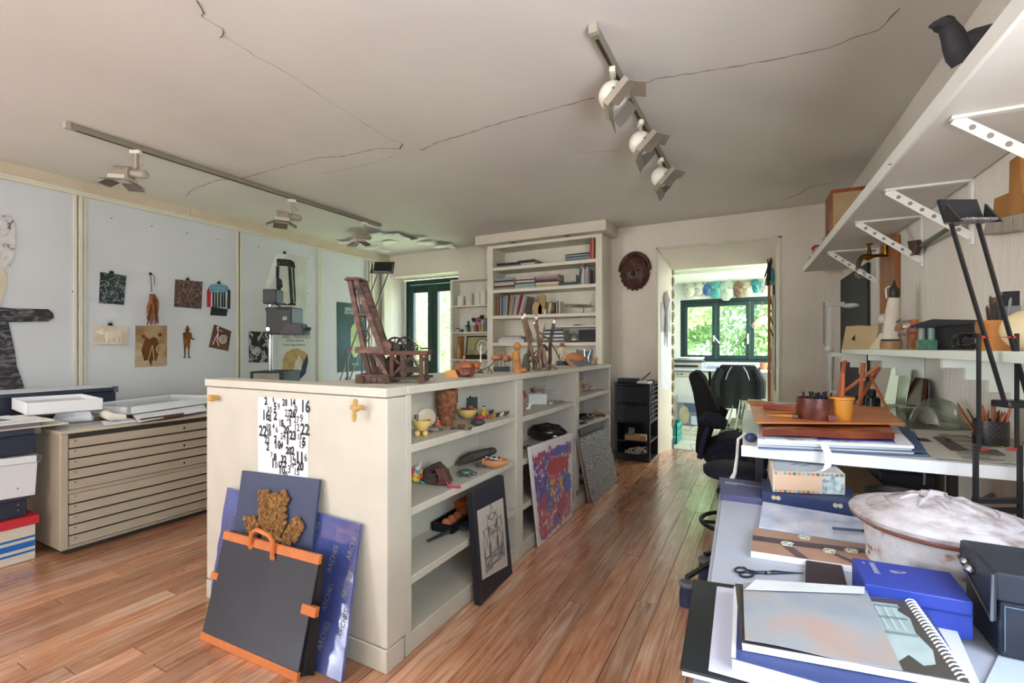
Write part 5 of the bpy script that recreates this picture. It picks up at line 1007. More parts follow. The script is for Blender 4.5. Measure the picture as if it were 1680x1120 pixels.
sculpt('twig_creature', 'slender twig creature with thin legs beside the clay beast', 'sculpture', 803, 613, [('body', M('#4d4030', .8), lambda m, k: m.tube([(-26 * k, -.01, .004), (-12 * k, 0, 6 * k), (0, 0, 12 * k), (12 * k, .01, 24 * k)], [.004, .004, .0035, .002], 6)), ('legs', M('#4d4030', .8), lambda m, k: [m.tube([(-1 * k, 0, 11 * k), (x * k, y, 0)], .0016, 5) for x, y in ((-4, -.01), (4, -.012), (-2, .02), (5, .015))])])
sculpt('horse_figure', 'pinkish clay figure raised on thin rods over a black base', 'sculpture', 822, 609, [('base', BLACK, lambda m, k: m.prism([(-12 * k, -.03), (14 * k, -.03), (14 * k, .04), (-12 * k, .04)], 0, 8 * k)), ('rods', STEEL, lambda m, k: [m.cyl((x * k, 0, 8 * k), (x * k, 0, 20 * k), 1.1 * k, n=8) for x in (-2, 4)]),
    ('body', M('#a86a4c', .55, var=.25), lambda m, k: (m.sph((-6 * k, 0, 23 * k), (11 * k, .03, 5 * k), 12, 8, .4, 4), m.sph((9 * k, 0, 21 * k), (8 * k, .025, 5.5 * k), 10, 7, .3, 3), m.sph((6 * k, .03, 30 * k), (3 * k, .012, 3 * k), 8, 6)))])
sculpt('carved_figure', 'tall orange brown carved kneeling figure on the partition', 'sculpture', 848, 611, [('body', mottled('carved_wood', [(.3, '#8a5424'), (.6, '#b07634'), (.8, '#c48a44')], 10, (1, 1, 2), rough=.5), lambda m, k: (m.tube([(2 * k, 0, 0), (0, 0, 16 * k), (-1 * k, 0, 30 * k), (1 * k, 0, 36 * k)], [8 * k, 7.5 * k, 6 * k, 4.5 * k], 14), m.sph((1 * k, 0, 43 * k), (6 * k, .022, 6.5 * k), 12, 8, .1), m.sph((9 * k, -.01, 4 * k), (8 * k, .03, 5 * k), 12, 8, .2), m.sph((-8 * k, 0, 27 * k), (3 * k, .012, 6 * k), 8, 6)))])
sculpt('dark_stone', 'dark grey pointed stone beside the carved figure', 'stone', 863, 609, [('stone', M('#4c4c40', .8, var=.2, bump=.4), lambda m, k: m.lathe([(6 * k, 0), (7 * k, 6 * k), (6 * k, 16 * k), (4 * k, 25 * k), (1.5 * k, 29 * k), (.1 * k, 30 * k)], 14, None, .12, 2))])
BARK = mottled('bark', [(.3, '#4a382a'), (.5, '#6d5643'), (.7, '#8b715b')], 20, (1, 1, .4), rough=.9, bump=.6); BARK2 = mottled('dark_bark', [(.3, '#3a322b'), (.6, '#564b40'), (.8, '#6e6252')], 24, rough=.9, bump=.6)
REDT = M('#9d3f30', .6)
o, k = at('pencil_branches', 'bundle of branches sharpened into giant red tipped pencils on the partition', 'sculpture', 884, 607, IT)
X = lambda u: (u - 884) * k; Z = lambda v: (607 - v) * k
br_ = [((878, 606, .0), (868, 560), (858, 523), 3.1, BARK), ((861, 606, .03), (868, 575), (871, 555), 3.0, BARK), ((871, 556, .0), (867, 540), (862, 520), 3.0, BARK), ((877, 607, -.05), (884, 570), (880, 524), 2.6, BARK), ((898, 607, -.06), (886, 560), (877, 532), 2.4, BARK), ((892, 604, .04), (884, 560), (882, 534), 2.2, BARK), ((902, 606, .05), (903, 570), (909, 530), 3.0, BARK2), ((882, 606, -.09), (884, 590), (893, 536), 1.5, BARK), ((899, 575, .05), (893, 566), (887, 572), 2.4, BARK2)]
tips = {0: (858, 523, 9, 1), 2: (862, 520, 10, 1), 3: (880, 516, 9, 1), 4: (877, 532, 8, 1), 5: (882, 533, 8, 1), 6: (909, 530, 10, 1), 7: (893, 536, 5, 0)}
for i, ((u0, v0, y0), (u1, v1), (u2, v2), r, mt_) in enumerate(br_):
    pts = [(X(u0), y0, max(.003, Z(v0))), (X(u1), y0 * .6, Z(v1)), (X(u2), y0 * .2, Z(v2))]
    MB().tube([Vector(pts[0]), Vector(pts[0]).lerp(Vector(pts[1]), .5) + Vector((.004, .003, 0)), pts[1], Vector(pts[1]).lerp(Vector(pts[2]), .5) - Vector((.003, 0, 0)), pts[2]], [r * k, r * k * 1.05, r * k * .95, r * k * .95, r * k * .9], 9).build('branch', mt_, o)
    if i in tips:
        e = Vector(pts[2]); d = (Vector(pts[2]) - Vector(pts[1])).normalized(); L = tips[i][2] * k
        if tips[i][3]: MB().tube([e, e + d * L * .3, e + d * L * .55], [r * k * .95, r * k * .85, r * k * .6], 10).build('collar', WHITE, o)
        MB().tube([e + d * L * .5, e + d * L * 1.25], [r * k * .55, r * k * .08], 8).build('red_tip', REDT, o)
for a_, b_, y in (((858, 604), (875, 588), .02), ((860, 606), (884, 580), -.03), ((884, 606), (905, 598), -.05), ((893, 598), (914, 605), .03), ((866, 600), (880, 575), -.04), ((874, 606), (890, 575), .06), ((868, 580), (880, 600), .02)): MB().tube([(X(a_[0]), y, max(.003, Z(a_[1]))), (X((a_[0] + b_[0]) / 2), y, max(.004, Z((a_[1] + b_[1]) / 2 - 2))), (X(b_[0]), y * .5, max(.003, Z(b_[1])))], 1.2 * k, 6).build('twig', BARK, o)
MB().tube([(X(884), -.03, Z(545)), (X(899), -.02, Z(556)), (X(912), 0, Z(575)), (X(920), 0, Z(594))], [1.6 * k, 1.4 * k, 1.2 * k, 1 * k], 7).build('side_branch', BARK, o)
solo(MB().lathe([(.02, 0), (.02, .03), (.012, .05), (.0, .055)], 10), 'white_cone', WHITE, 'small white cone seen between the branches', 'cone', tuple(onz(885, 603, IT) + Vector((-.06, .1, 0))))
sculpt('wooden_block', 'small black carved block under the tip of the side branch', 'block', 923, 599, [('block', BLACK, lambda m, k: m.box(-10 * k, -.03, 0, 10 * k, .03, 7 * k)), ('peg', BARK2, lambda m, k: (m.cyl((-5 * k, 0, 7 * k), (-5 * k, 0, 20 * k), .8 * k, n=6), m.cyl((-3 * k, 0, 7 * k), (0, 0, 14 * k), .7 * k, n=6)))])
def doll(m, k): m.lathe([(9 * k, 0), (10 * k, 6 * k), (9 * k, 14 * k), (6 * k, 22 * k), (4.5 * k, 28 * k), (0, 29 * k)], 14, None, .1, 3)
sculpt('cloth_doll', 'cream cloth doll with a brown cap behind the mussel shell', 'doll', 922, 596, [('body', M('#d8cbb0', .8, bump=.3), doll), ('cap', M('#9a6a3c', .8), lambda m, k: (m.lathe([(6.5 * k, 27 * k), (6.5 * k, 28.5 * k), (3.8 * k, 29 * k), (3.6 * k, 33 * k), (0, 34 * k)], 12)))])
sculpt('terracotta_mussel', 'large terracotta and black mussel shell sculpture', 'sculpture', 945, 600, [('upper_shell', M('#b87049', .6, var=.15, bump=.3, bs=120), lambda m, k: m.sph((-2 * k, 0, 13 * k), (16 * k, .04, 8.5 * k), 16, 9, 0, mt=RY(8))), ('lower_shell', M('#23232a', .35), lambda m, k: m.prism([(-14 * k, 10 * k), (15 * k, 6 * k), (16 * k, 2 * k), (8 * k, 0), (-2 * k, 2 * k)], -.035, .035, RX(90))), ('foot', M('#b87049', .6), lambda m, k: m.prism([(-20 * k, 12 * k), (-12 * k, 12 * k), (-1 * k, 0), (-10 * k, 0)], -.03, .03, RX(90)))])
sculpt('black_vase', 'tall black cut vase with silver edges behind the mussel shell', 'vase', 958, 598, [('vase', M('#22262c', .3), lambda m, k: m.prism([(-10 * k, 0), (10 * k, 0), (14 * k, 24 * k), (12 * k, 26 * k), (8 * k, 22 * k), (-12 * k, 25 * k)], -.03, .03, RX(90))), ('edge', CHROME, lambda m, k: (m.tube([(1 * k, -.034, 1 * k), (0, -.034, 25 * k)], 1.2 * k, 6), m.tube([(8 * k, -.034, 2 * k), (6 * k, -.034, 12 * k), (11 * k, -.034, 25 * k)], 1 * k, 6)))])
sculpt('clay_group', 'small pale clay seated figures at the far end of the partition', 'sculpture', 972, 598, [('figures', M('#b99a74', .7, var=.2), lambda m, k: (m.sph((0, 0, 4 * k), (8 * k, .03, 5 * k), 10, 7, .3, 3), m.sph((-2 * k, 0, 12 * k), (3.5 * k, .014, 6 * k), 9, 6, .2), m.sph((-1 * k, 0, 20 * k), (2.5 * k, .01, 3 * k), 8, 6), m.sph((6 * k, 0, 9 * k), (3 * k, .012, 4 * k), 8, 6, .2)))])
# ---------------------------------------------------------------- first bay, top shelf
z1 = SZ[0][0]
YB = M('#dfbd72', .4, var=.06)
def bowl(m, k, r, h, foot): m.lathe([(r * .35, foot), (r * .75, foot + h * .3), (r, foot + h * .75), (r, foot + h), (r * .93, foot + h), (r * .7, foot + h * .4), (0, foot + h * .25)], 22)
o, k = at('footed_bowl', 'yellow bowl standing on round feet at the left of the top shelf', 'bowl', 692, 714, z1)
m = MB(); bowl(m, k, 15 * k, 17 * k, 8 * k); m.build('bowl', YB, o)
for x, y in ((-6, -.02), (7, -.02), (0, .025)): MB().sph((x * k, y, 4.5 * k), (5 * k, 5 * k, 5 * k), 10, 7).build('foot', YB, o)
solo(MB().lathe([(.009, 0), (.0095, .03), (.0088, .03), (.0085, .003), (0, .002)], 14), 'steel_cup', CHROME, 'small steel cup standing inside the yellow footed bowl', 'cup', tuple(onz(683, 712, z1) + Vector((0, 0, .055))))
o = solo(MB().lathe([(.0, 0), (.03, .003), (.045, .012), (.043, .015), (.028, .007), (0, .004)], 20, RX(70) @ T(0, 0, 0)), 'cream_dish', M('#dccbae', .5), 'round cream dish leaning behind the yellow footed bowl', 'dish', tuple(onz(702, 703, z1) + Vector((-.03, .03, .045))), YD)
sculpt('striped_shell', 'red and white spiral cone shell on the top shelf', 'shell', 718, 700, [('shell', mottled('shell_stripe', [(.4, '#b06a58'), (.6, '#e0cdb8')], 9, (0, 0, 12), kind='wave', rough=.4), lambda m, k: m.lathe([(6 * k, 0), (6.5 * k, 3 * k), (5 * k, 4 * k), (5.2 * k, 7 * k), (3.6 * k, 8 * k), (3.6 * k, 11 * k), (2 * k, 12 * k), (.4 * k, 17 * k)], 16))], z1)
BK = mottled('rusted_bark', [(.3, '#4f2f20'), (.5, '#8a5636'), (.7, '#a8754c')], 40, rough=.9, bump=.9)
o, k = at('bark_vessel', 'rough rust brown bark vessel with a jagged rim', 'vase', 734, 697, z1)
n = 26; pr_ = MB(); rows = [(12, 0), (14.5, 8), (16, 20), (17, 34), (18, 44)]
vs = []; fs = []
for i, (r, z) in enumerate(rows):
    for j in range(n):
        a = 2 * math.pi * j / n; jz = (z + (6 * noise.noise((j * .9, 0, 0)) - (12 if 9 < j < 22 and i == 4 else 0) * max(0, math.sin((j - 9) / 13 * math.pi)) if i == 4 else z)); vs.append((r * k * math.cos(a) * (1 + .05 * noise.noise((j, i, 2))), r * k * math.sin(a), jz * k * .86))
for i in range(4):
    for j in range(n): fs.append((i * n + j, i * n + (j + 1) % n, (i + 1) * n + (j + 1) % n, (i + 1) * n + j))
vs2 = [(x * .88, y * .88, z) for x, y, z in vs]; O = len(vs)
pr_.add(vs + vs2, fs + [tuple(O + q for q in f[::-1]) for f in fs] + [tuple(range(n))] + [(4 * n + j, 4 * n + (j + 1) % n, O + 4 * n + (j + 1) % n, O + 4 * n + j) for j in range(n)]).build('vessel', BK, o)
MB().sph((10 * k, .01, 35 * k), (6 * k, .02, 11 * k), 9, 7, .5, 4).build('inner_bark', M('#5a3826', .9, bump=.6), o)
sculpt('dark_tin', 'dark green square tin behind the small yellow bowl', 'tin', 771, 681, [('body', M('#2f3a34', .5, var=.2), lambda m, k: m.box(-16 * k, -.03, 0, 12 * k, .04, 29 * k)), ('lid_knob', BLACK, lambda m, k: m.sph((0, 0, 30 * k), (2.5 * k, .01, 1.8 * k), 8, 5))], z1)
o, k = at('yellow_bowl', 'small yellow bowl filled with pods on the top shelf', 'bowl', 767, 688, z1); m = MB(); bowl(m, k, 16 * k, 15 * k, 2 * k); m.build('bowl', YB, o)
MB().sph((0, 0, 16 * k), (13 * k, 13 * k, 3 * k), 12, 6, .4, 3).build('pods', M('#8a5d44', .7, var=.3), o); MB().sph((5 * k, -.0, 20 * k), (5 * k, 5 * k, 3.5 * k), 10, 6).build('red_pod', M('#b5674c', .6), o)
o, k = at('acrylic_box', 'clear acrylic box on a dark base plate at the shelf edge', 'box', 757, 703, z1); MB().box(-17 * k, -.04, 0, 17 * k, .03, 1.6 * k).build('base', M('#6a5d52', .6), o)
MB().box(-12 * k, -.03, 1.7 * k, 13 * k, .02, 16 * k).build('cover', glass('acrylic', (.93, .92, .9), .1), o); MB().sph((0, 0, 4.5 * k), (7 * k, .015, 3 * k), 10, 6, .5, 4).build('specimen', M('#7b5b48', .8), o)
for i, (u, v, a, b, c, l) in enumerate(((784, 698, 12, 5.5, '#3f3c3a', 'smooth dark grey pebble'), (787, 690, 8, 5, '#a83f40', 'red stone with a pale spot'))): sculpt('pebble', l + ' beside the acrylic box', 'stone', u, v, [('stone', M(c, .5, var=.15), lambda m, k, a=a, b=b: m.sph((0, 0, b * k), (a * k, .02, b * k), 12, 8, .15, 2))], z1)
for i, (u, v, c, l) in enumerate(((707, 709, '#6e5a4a', 'brown chip of bark'), (716, 706, '#b5a088', 'pale shell fragment'), (724, 706, '#4d5a4a', 'little green metal insect'), (729, 704, '#8a7860', 'tan pod husk'))): solo(MB().sph((0, 0, .005), (.018, .009, .005), 9, 5, .5, 4, i), 'shelf_fragment', M(c, .7), l + ' near the footed bowl', 'fragment', tuple(onz(u, v, z1)), 20 * i)
sculpt('yellow_figurine', 'little figurine in yellow clothes with a black and white head', 'figurine', 793, 684, [('body', M('#d6a12e', .5), lambda m, k: (m.lathe([(4 * k, 0), (4.5 * k, 4 * k), (3.6 * k, 10 * k), (2 * k, 13 * k)], 10), m.tube([(3 * k, 0, 11 * k), (6 * k, 0, 6 * k), (7 * k, 0, 3 * k)], 1.2 * k, 6))), ('head', M('#d9cfc0', .6), lambda m, k: m.sph((0, 0, 15.5 * k), 2.6 * k, 9, 6)), ('hair', BLACK, lambda m, k: m.sph((.3 * k, .002, 16.8 * k), (2.7 * k, 2.7 * k, 1.9 * k), 9, 6))], z1)
random.seed(31)
for i, (u, v, c, l) in enumerate(((802, 687, '#b0542e', 'orange'), (809, 686, '#b58a3a', 'ochre'), (816, 684, '#4b3a2c', 'dark brown'), (822, 683, '#d8d2c6', 'white'), (828, 681, '#5a4a3a', 'brown long'), (806, 679, '#6b4a30', 'rust brown'), (813, 677, '#8a6a52', 'tan'), (819, 676, '#3a2f2a', 'blackish'))):
    ln_ = 8 if 'long' in l else 4
    sculpt('small_figure', '%s little carved animal, %s in the heap at the shelf end' % (l, ORD[i]), 'figurine', u, v, [('body', M(c, .6, var=.25, vs=40), lambda m, k: (m.sph((0, 0, 4 * k), (ln_ * k, .012, 2.6 * k), 9, 6, .4, 4, i), m.sph((ln_ * .8 * k, 0, 6 * k), (2 * k, .007, 2 * k), 8, 5))), ('legs', M(c, .7), lambda m, k: [m.cyl((x * k, y, 0), (x * k, y, 3 * k), .8 * k, n=5) for x, y in ((-2, -.006), (2, -.006), (-2, .006), (2, .006))])], z1, 'heap of little carved animals')
# ---------------------------------------------------------------- first bay, second shelf
z2 = SZ[0][1]
o, k = at('patchwork_head', 'multicoloured patchwork animal head at the left of the second shelf', 'toy', 686, 792, z2)
MB().sph((-2 * k, 0, 14 * k), (11 * k, .03, 13 * k), 12, 8).build('head', M('#d8c24a', .5), o); MB().sph((9 * k, -.01, 6 * k), (6 * k, .02, 6 * k), 10, 7).build('snout', M('#6cb4d6', .45), o)
for x, z_, c in ((-6, 22, '#c8436a'), (2, 20, '#4f9fd0'), (3, 12, '#e08a3a'), (-4, 8, '#d8d24a'), (-8, 15, '#c8436a'), (6, 13, '#d2433a'), (0, 26, '#e6e2da')): MB().sph((x * k, -.02, z_ * k), (4 * k, .012, 4 * k), 8, 5).build('patch', M(c, .5), o)
MB().tube([(2 * k, 0, 24 * k), (5 * k, 0, 37 * k)], [1.5 * k, .3 * k], 6).build('horn', WHITE, o)
RPM = M('#4d3e36', .9, bump=.6); RPM2 = M('#6b463e', .8, bump=.4)
o, k = at('rope_bundle', 'brown coiled felt rope bundle with pink strap on the second shelf', 'rope', 715, 792, z2)
random.seed(14)
m = MB()
for j, (r0, hh, ph) in enumerate(((24, 5, 0), (20, 12, 1), (16, 18, 2.2))): m.tube([(r0 * k * math.cos(a) , .55 * r0 * k * math.sin(a), hh * k + 3 * k * math.sin(2 * a + ph)) for a in [i * .35 + ph for i in range(18)]], 4 * k, 8, True)
m.tube([(-20 * k, 0, 14 * k), (-6 * k, .01, 24 * k), (6 * k, 0, 30 * k), (18 * k, 0, 20 * k), (26 * k, -.01, 6 * k)], [5 * k, 6 * k, 6 * k, 4 * k, 2 * k], 8).build('coil', RPM, o)
m = MB()
for j in range(5): m.tube([((2 + 3 * j) * k, -.05, 28 * k), ((10 + 3 * j) * k, -.065, 14 * k), ((6 + 5 * j) * k, -.06, 5 * k), ((16 + 3 * j) * k, -.04, 10 * k)], 1.6 * k, 6)
m.build('cords', RPM2, o); MB().tube([(20 * k, -.06, 8 * k), (26 * k, -.075, 2 * k), (44 * k, -.08, 1.2 * k)], 2 * k, 6).build('pink_strap', M('#c23f5e', .6), o)
GRB = M('#46403a', .65, var=.15, bump=.2)
sculpt('sleeping_animal', 'dark grey carved sleeping animal lying on the second shelf', 'sculpture', 778, 764, [('body', GRB, lambda m, k: (m.tube([(-24 * k, .0, 7 * k), (-8 * k, .01, 13 * k), (12 * k, .02, 18 * k), (26 * k, .02, 22 * k)], [6 * k, 9 * k, 8 * k, 7 * k], 12), m.tube([(-26 * k, -.02, 5 * k), (-14 * k, -.025, 12 * k), (-2 * k, -.02, 20 * k)], [4 * k, 5 * k, 3 * k], 9))), ('head', GRB, lambda m, k: m.sph((29 * k, .02, 23 * k), (8 * k, .03, 6 * k), 10, 7)), ('paw', M('#5a5a5c', .5), lambda m, k: (m.sph((10 * k, -.03, 5 * k), (7 * k, .02, 4.5 * k), 9, 6, .3), m.sph((17 * k, -.03, 3 * k), (5 * k, .015, 3 * k), 8, 5)))], z2)
sculpt('bronze_toad', 'small green bronze toad at the edge of the second shelf', 'figurine', 763, 781, [('body', M('#5f726c', .45, .4, var=.3, vs=50), lambda m, k: (m.sph((0, 0, 7 * k), (13 * k, .022, 5 * k), 12, 8, .15, 4), m.sph((14 * k, 0, 5 * k), (6 * k, .012, 3 * k), 9, 6))), ('legs', M('#5f726c', .45, .4), lambda m, k: [m.tube([(x * k, y, 5 * k), ((x + 3) * k, y * 1.3, 0)], [2 * k, 1 * k], 6) for x, y in ((-8, -.022), (-8, .022), (6, -.02), (6, .02))])], z2)
o, k = at('clay_boat', 'boat shaped terracotta bowl full of striped beads on the second shelf', 'bowl', 812, 767, z2)
MB().shell(18, 8, lambda a, b: ((b - .5) * 42 * k, (math.cos(a * math.pi) * .045) * math.sin(max(.06, b) * math.pi * .97) ** .5, 14 * k - 13 * k * math.sin(a * math.pi) * math.sin(max(.08, min(.92, b)) * math.pi) ** .4), .004).build('bowl', M('#d39a66', .6, var=.12), o)
random.seed(6)
for j in range(16): MB().tube([(random.uniform(-16, 16) * k, random.uniform(-.025, .025), random.uniform(13, 15) * k), (random.uniform(-16, 16) * k, random.uniform(-.025, .025), random.uniform(14, 19) * k)], 1.1 * k, 6).build('bead_string', M(['#d9d4cc', '#2b2a30', '#a8384a', '#d8c09a', '#3a3f5a'][j % 5], .5), o)
# ---------------------------------------------------------------- first bay, third shelf
z3 = SZ[0][2]
p = onz(752, 862, z3)
o = thing('marble_box', 'black box holding orange balls on the third shelf', 'box', (p.x - .03, p.y + .02, z3), 4)
MB().box(-.06, -.13, 0, .06, .13, .006).box(-.06, -.13, 0, -.054, .13, .042).box(.054, -.13, 0, .06, .13, .042).box(-.06, -.13, 0, .06, -.124, .042).box(-.06, .124, 0, .06, .13, .042).build('tray', BLACK, o)
for j in range(4): MB().sph((.0, -.09 + j * .055, .03), .026, 12, 8).build('ball', M('#c8764a', .6), o)
solo(MB().box(-.05, -.09, 0, .05, .09, .075), 'orange_box', M('#d1671f', .6), 'bright orange box behind the box of balls', 'box', (p.x - .09, p.y + .20, z3), 4, bev=.003)
a = onz(702, 890, z3); b = onz(775, 858, z3); d = (b - a)
o = thing('wooden_knife', 'long dark wooden stick with a carved grip on the third shelf', 'stick', tuple(a), 0); MB().tube([a + Vector((0, 0, .008)), a.lerp(b, .5) + Vector((0, 0, .012)), b + Vector((0, 0, .012)), b + d * .4 + Vector((0, 0, .01))], [.006, .011, .012, .008], 8).build('blade', M('#3a3a3c', .6, var=.2), o, w=True)
c_ = a.lerp(b, .72) + Vector((.03, -.01, .012)); MB().sph(c_, (.022, .03, .012), 10, 6, .4, 4).sph(c_ + Vector((.01, .04, 0)), (.016, .022, .011), 9, 6, .4, 4).build('grip', M('#4a5260', .5), o, w=True)
# ---------------------------------------------------------------- second and third bay
zb = SZ[1][0]
o, k = at('white_tray', 'open white card box with loose paper flaps in the second bay', 'box', 880, 662, zb); MB().box(-14 * k, -.05, 0, 17 * k, .07, 1 * k).box(-14 * k, -.05, 0, 17 * k, -.047, 17 * k).box(-14 * k, .067, 0, 17 * k, .07, 17 * k).box(-14 * k, -.05, 0, -13 * k, .07, 17 * k).box(16 * k, -.05, 0, 17 * k, .07, 17 * k).build('box', M('#dcdad4', .6), o)
MB().prism([(12 * k, 0), (40 * k, 8 * k), (36 * k, 16 * k), (14 * k, 12 * k)], 0, .002, T(0, 0, 15 * k) @ RX(25)).build('flap', M('#d6d4d2', .6), o)
LF = M('#a5582c', .6, var=.3, vs=30)
m = MB(); random.seed(17)
for j in range(14): m.prism([(0, -.006), (.03, -.012), (.06, 0), (.03, .012), (0, .006)], 0, .0012, T(*(onz(874, 662, zb) + Vector((random.uniform(-.05, .05), random.uniform(-.03, .05), .075 + random.uniform(0, .03))))) @ RZ(random.uniform(0, 360)) @ RY(random.uniform(-50, 20)))
solo(m, 'dry_leaves', LF, 'clump of dry orange leaves lying in the white card box', 'leaves', kind=None)
sculpt('pink_cloth', 'folded pink cloth bundle at the left of the second bay', 'cloth', 858, 671, [('cloth', M('#a8807e', .9, bump=.4), lambda m, k: m.sph((0, 0, 10 * k), (6 * k, .04, 11 * k), 12, 8, .3, 3)), ('berries', M('#9c4a34', .7), lambda m, k: [m.sph((x * k, 0, z_ * k), 2.6 * k, 7, 5) for x, z_ in ((-1, 23), (3, 25), (1, 28), (4, 21))])], zb)
sculpt('paper_bird', 'white folded paper bird in front of the white card box', 'ornament', 866, 671, [('body', WHITE, lambda m, k: m.prism([(-6 * k, 1 * k), (0, 3 * k), (2 * k, 9 * k), (12 * k, 16 * k), (6 * k, 8 * k), (3 * k, 1 * k)], -.004, .004, RX(90))), ('wing', WHITE, lambda m, k: m.prism([(-8 * k, 14 * k), (1 * k, 8 * k), (2 * k, 5 * k)], -.012, -.006, RX(90))), ('legs', WHITE, lambda m, k: [m.cyl((x * k, 0, 0), (x * k, 0, 4 * k), .7 * k, n=5) for x in (-2, 0, 3)])], zb)
solo(MB().box(-.09, -.012, 0, .09, .05, .012), 'glass_slide', glass('pale_slide', (.85, .9, .88), .2), 'pale glass strip lying at the shelf edge of the second bay', 'glass', tuple(onz(912, 661, zb)), 80)
for i, (u, v, c, r, l) in enumerate(((897, 661, '#e6e2d8', .012, 'white'), (903, 663, '#dcd6c8', .014, 'cream'), (915, 655, '#c9c6b4', .018, 'grey green'), (922, 653, '#6e7a6c', .016, 'mossy'), (908, 652, '#a88a6c', .02, 'tan'), (930, 654, '#7c8a78', .014, 'dark green'))): solo(MB().sph((0, 0, r * .6), (r * 1.3, r, r * .6), 9, 6, .4, 4, i), 'sea_shell', M(c, .5), '%s little shell, %s on the edge of the second bay shelf' % (l, ORD[i]), 'shell', tuple(onz(u, v, zb)), 30 * i, group='shells in the second bay')
zb = SZ[1][1]
o, k = at('leather_bag', 'dark glossy leather bag with a brown flap in the second bay', 'bag', 897, 722, zb)
MB().sph((0, 0, 13 * k), (31 * k, .07, 13 * k), 18, 10, .3, 3).build('body', M('#241d1c', .25, var=.3, coat=.4), o); MB().shell(10, 8, lambda a, b: ((-12 + 34 * a) * k, (b - .5) * .11, (26 + 3 * math.sin(a * 3) - 9 * abs(b - .5) ** 2 * 4 - 8 * a) * k), .005).build('flap', M('#7a4a2c', .4, var=.2), o)
MB().tube([(-26 * k, -.03, 18 * k), (-20 * k, -.05, 26 * k), (0, -.055, 30 * k), (20 * k, -.05, 25 * k), (32 * k, -.03, 14 * k)], 1.5 * k, 6).build('strap', BLACK, o); MB().sph((12 * k, -.065, 9 * k), (6 * k, .012, 3 * k), 8, 5).build('buckle', CHROME, o)
solo(MB().prism([(-.05, -.03), (.06, -.035), (.07, .02), (-.02, .04)], 0, .012), 'leather_scrap', M('#7a5238', .7), 'brown leather scrap in front of the glossy bag', 'leather', tuple(onz(868, 735, zb)), 10)
zc = SZ[2][0]
sculpt('shoe_last', 'pale wooden shoe last standing in the third bay', 'shoe last', 950, 646, [('last', M('#b58a5c', .5), lambda m, k: (m.tube([(0, 0, 0), (0, 0, 15 * k), (3 * k, 0, 22 * k)], [5 * k, 4.5 * k, 4 * k], 10), m.sph((6 * k, 0, 20 * k), (3 * k, .02, 5 * k), 9, 6)))], zc)
sculpt('black_camera_case', 'rounded black leather case in the third bay', 'case', 970, 636, [('case', M('#1e1f21', .3, coat=.3), lambda m, k: m.sph((0, .02, 8 * k), (15 * k, .05, 10 * k), 14, 9, .2, 2)), ('edge', CHROME, lambda m, k: m.tube([(6 * k, -.02, 14 * k), (12 * k, -.03, 8 * k), (15 * k, -.02, 2 * k)], .8 * k, 6))], zc)
sculpt('pink_stone', 'pair of rounded pink stones in the third bay', 'stone', 965, 640, [('stone', M('#b99a90', .6), lambda m, k: m.sph((-3 * k, 0, 5 * k), (6 * k, .03, 5 * k), 10, 7, .2)), ('small_stone', M('#c4a89c', .6), lambda m, k: m.sph((5 * k, -.01, 4 * k), (6 * k, .03, 4.4 * k), 10, 7, .15))], zc)
solo(MB().tube([onz(945, 644, zc) + Vector((0, 0, .008)), onz(952, 643, zc) + Vector((0, 0, .03)), onz(962, 642, zc) + Vector((0, 0, .012))], .006, 8), 'chrome_handle', CHROME, 'curved chrome handle at the shelf edge of the third bay', 'handle')
zc = SZ[2][1]
for i, (u, v, a, b, c, l) in enumerate(((957, 690, 10, 10, '#2b2d30', 'large black'), (952, 695, 12, 8, '#5b4b4e', 'plum coloured'), (969, 687, 7, 7, '#5f6468', 'small grey'))):
    sculpt('glossy_dome', '%s glossy rounded metal form in the third bay' % l, 'ornament', u, v, [('dome', M(c, .18, .5, var=.05), lambda m, k, a=a, b=b: m.sph((0, .01, b * .55 * k), (a * k, .045, b * k * .7), 16, 9)), ('rim', CHROME, lambda m, k, a=a, b=b: m.tube([(-a * .9 * k, -.04, 2 * k), (0, -.045, b * .9 * k), (a * .9 * k, -.04, 1.5 * k)], .7 * k, 6))], zc)
sculpt('wood_piece', 'curved piece of pale wood at the end of the third bay', 'wood', 984, 683, [('wood', M('#c49a66', .6, var=.2), lambda m, k: m.tube([(-9 * k, 0, 2 * k), (0, 0, 7 * k), (9 * k, 0, 3 * k)], [2 * k, 4 * k, 2 * k], 8)), ('bark', M('#5a4638', .9), lambda m, k: m.tube([(-10 * k, -.02, 2 * k), (2 * k, -.025, 3 * k), (8 * k, -.02, 1.5 * k)], 2 * k, 7))], zc)
zc = SZ[2][3]
solo(MB().sph((0, 0, .05), (.08, .06, .05), 12, 8, .3, 3), 'cable_pile', BLACK, 'tangled black cable pile at the bottom of the third bay', 'cable', tuple(onz(951, 800, zc) + Vector((-.1, .05, 0))))
solo(MB().box(-.06, -.12, 0, .06, .12, .035), 'flat_book', M('#8d8572', .7), 'dull flat book at the bottom of the third bay', 'book', tuple(onz(951, 806, zc) + Vector((-.04, .0, 0))), bev=.002)
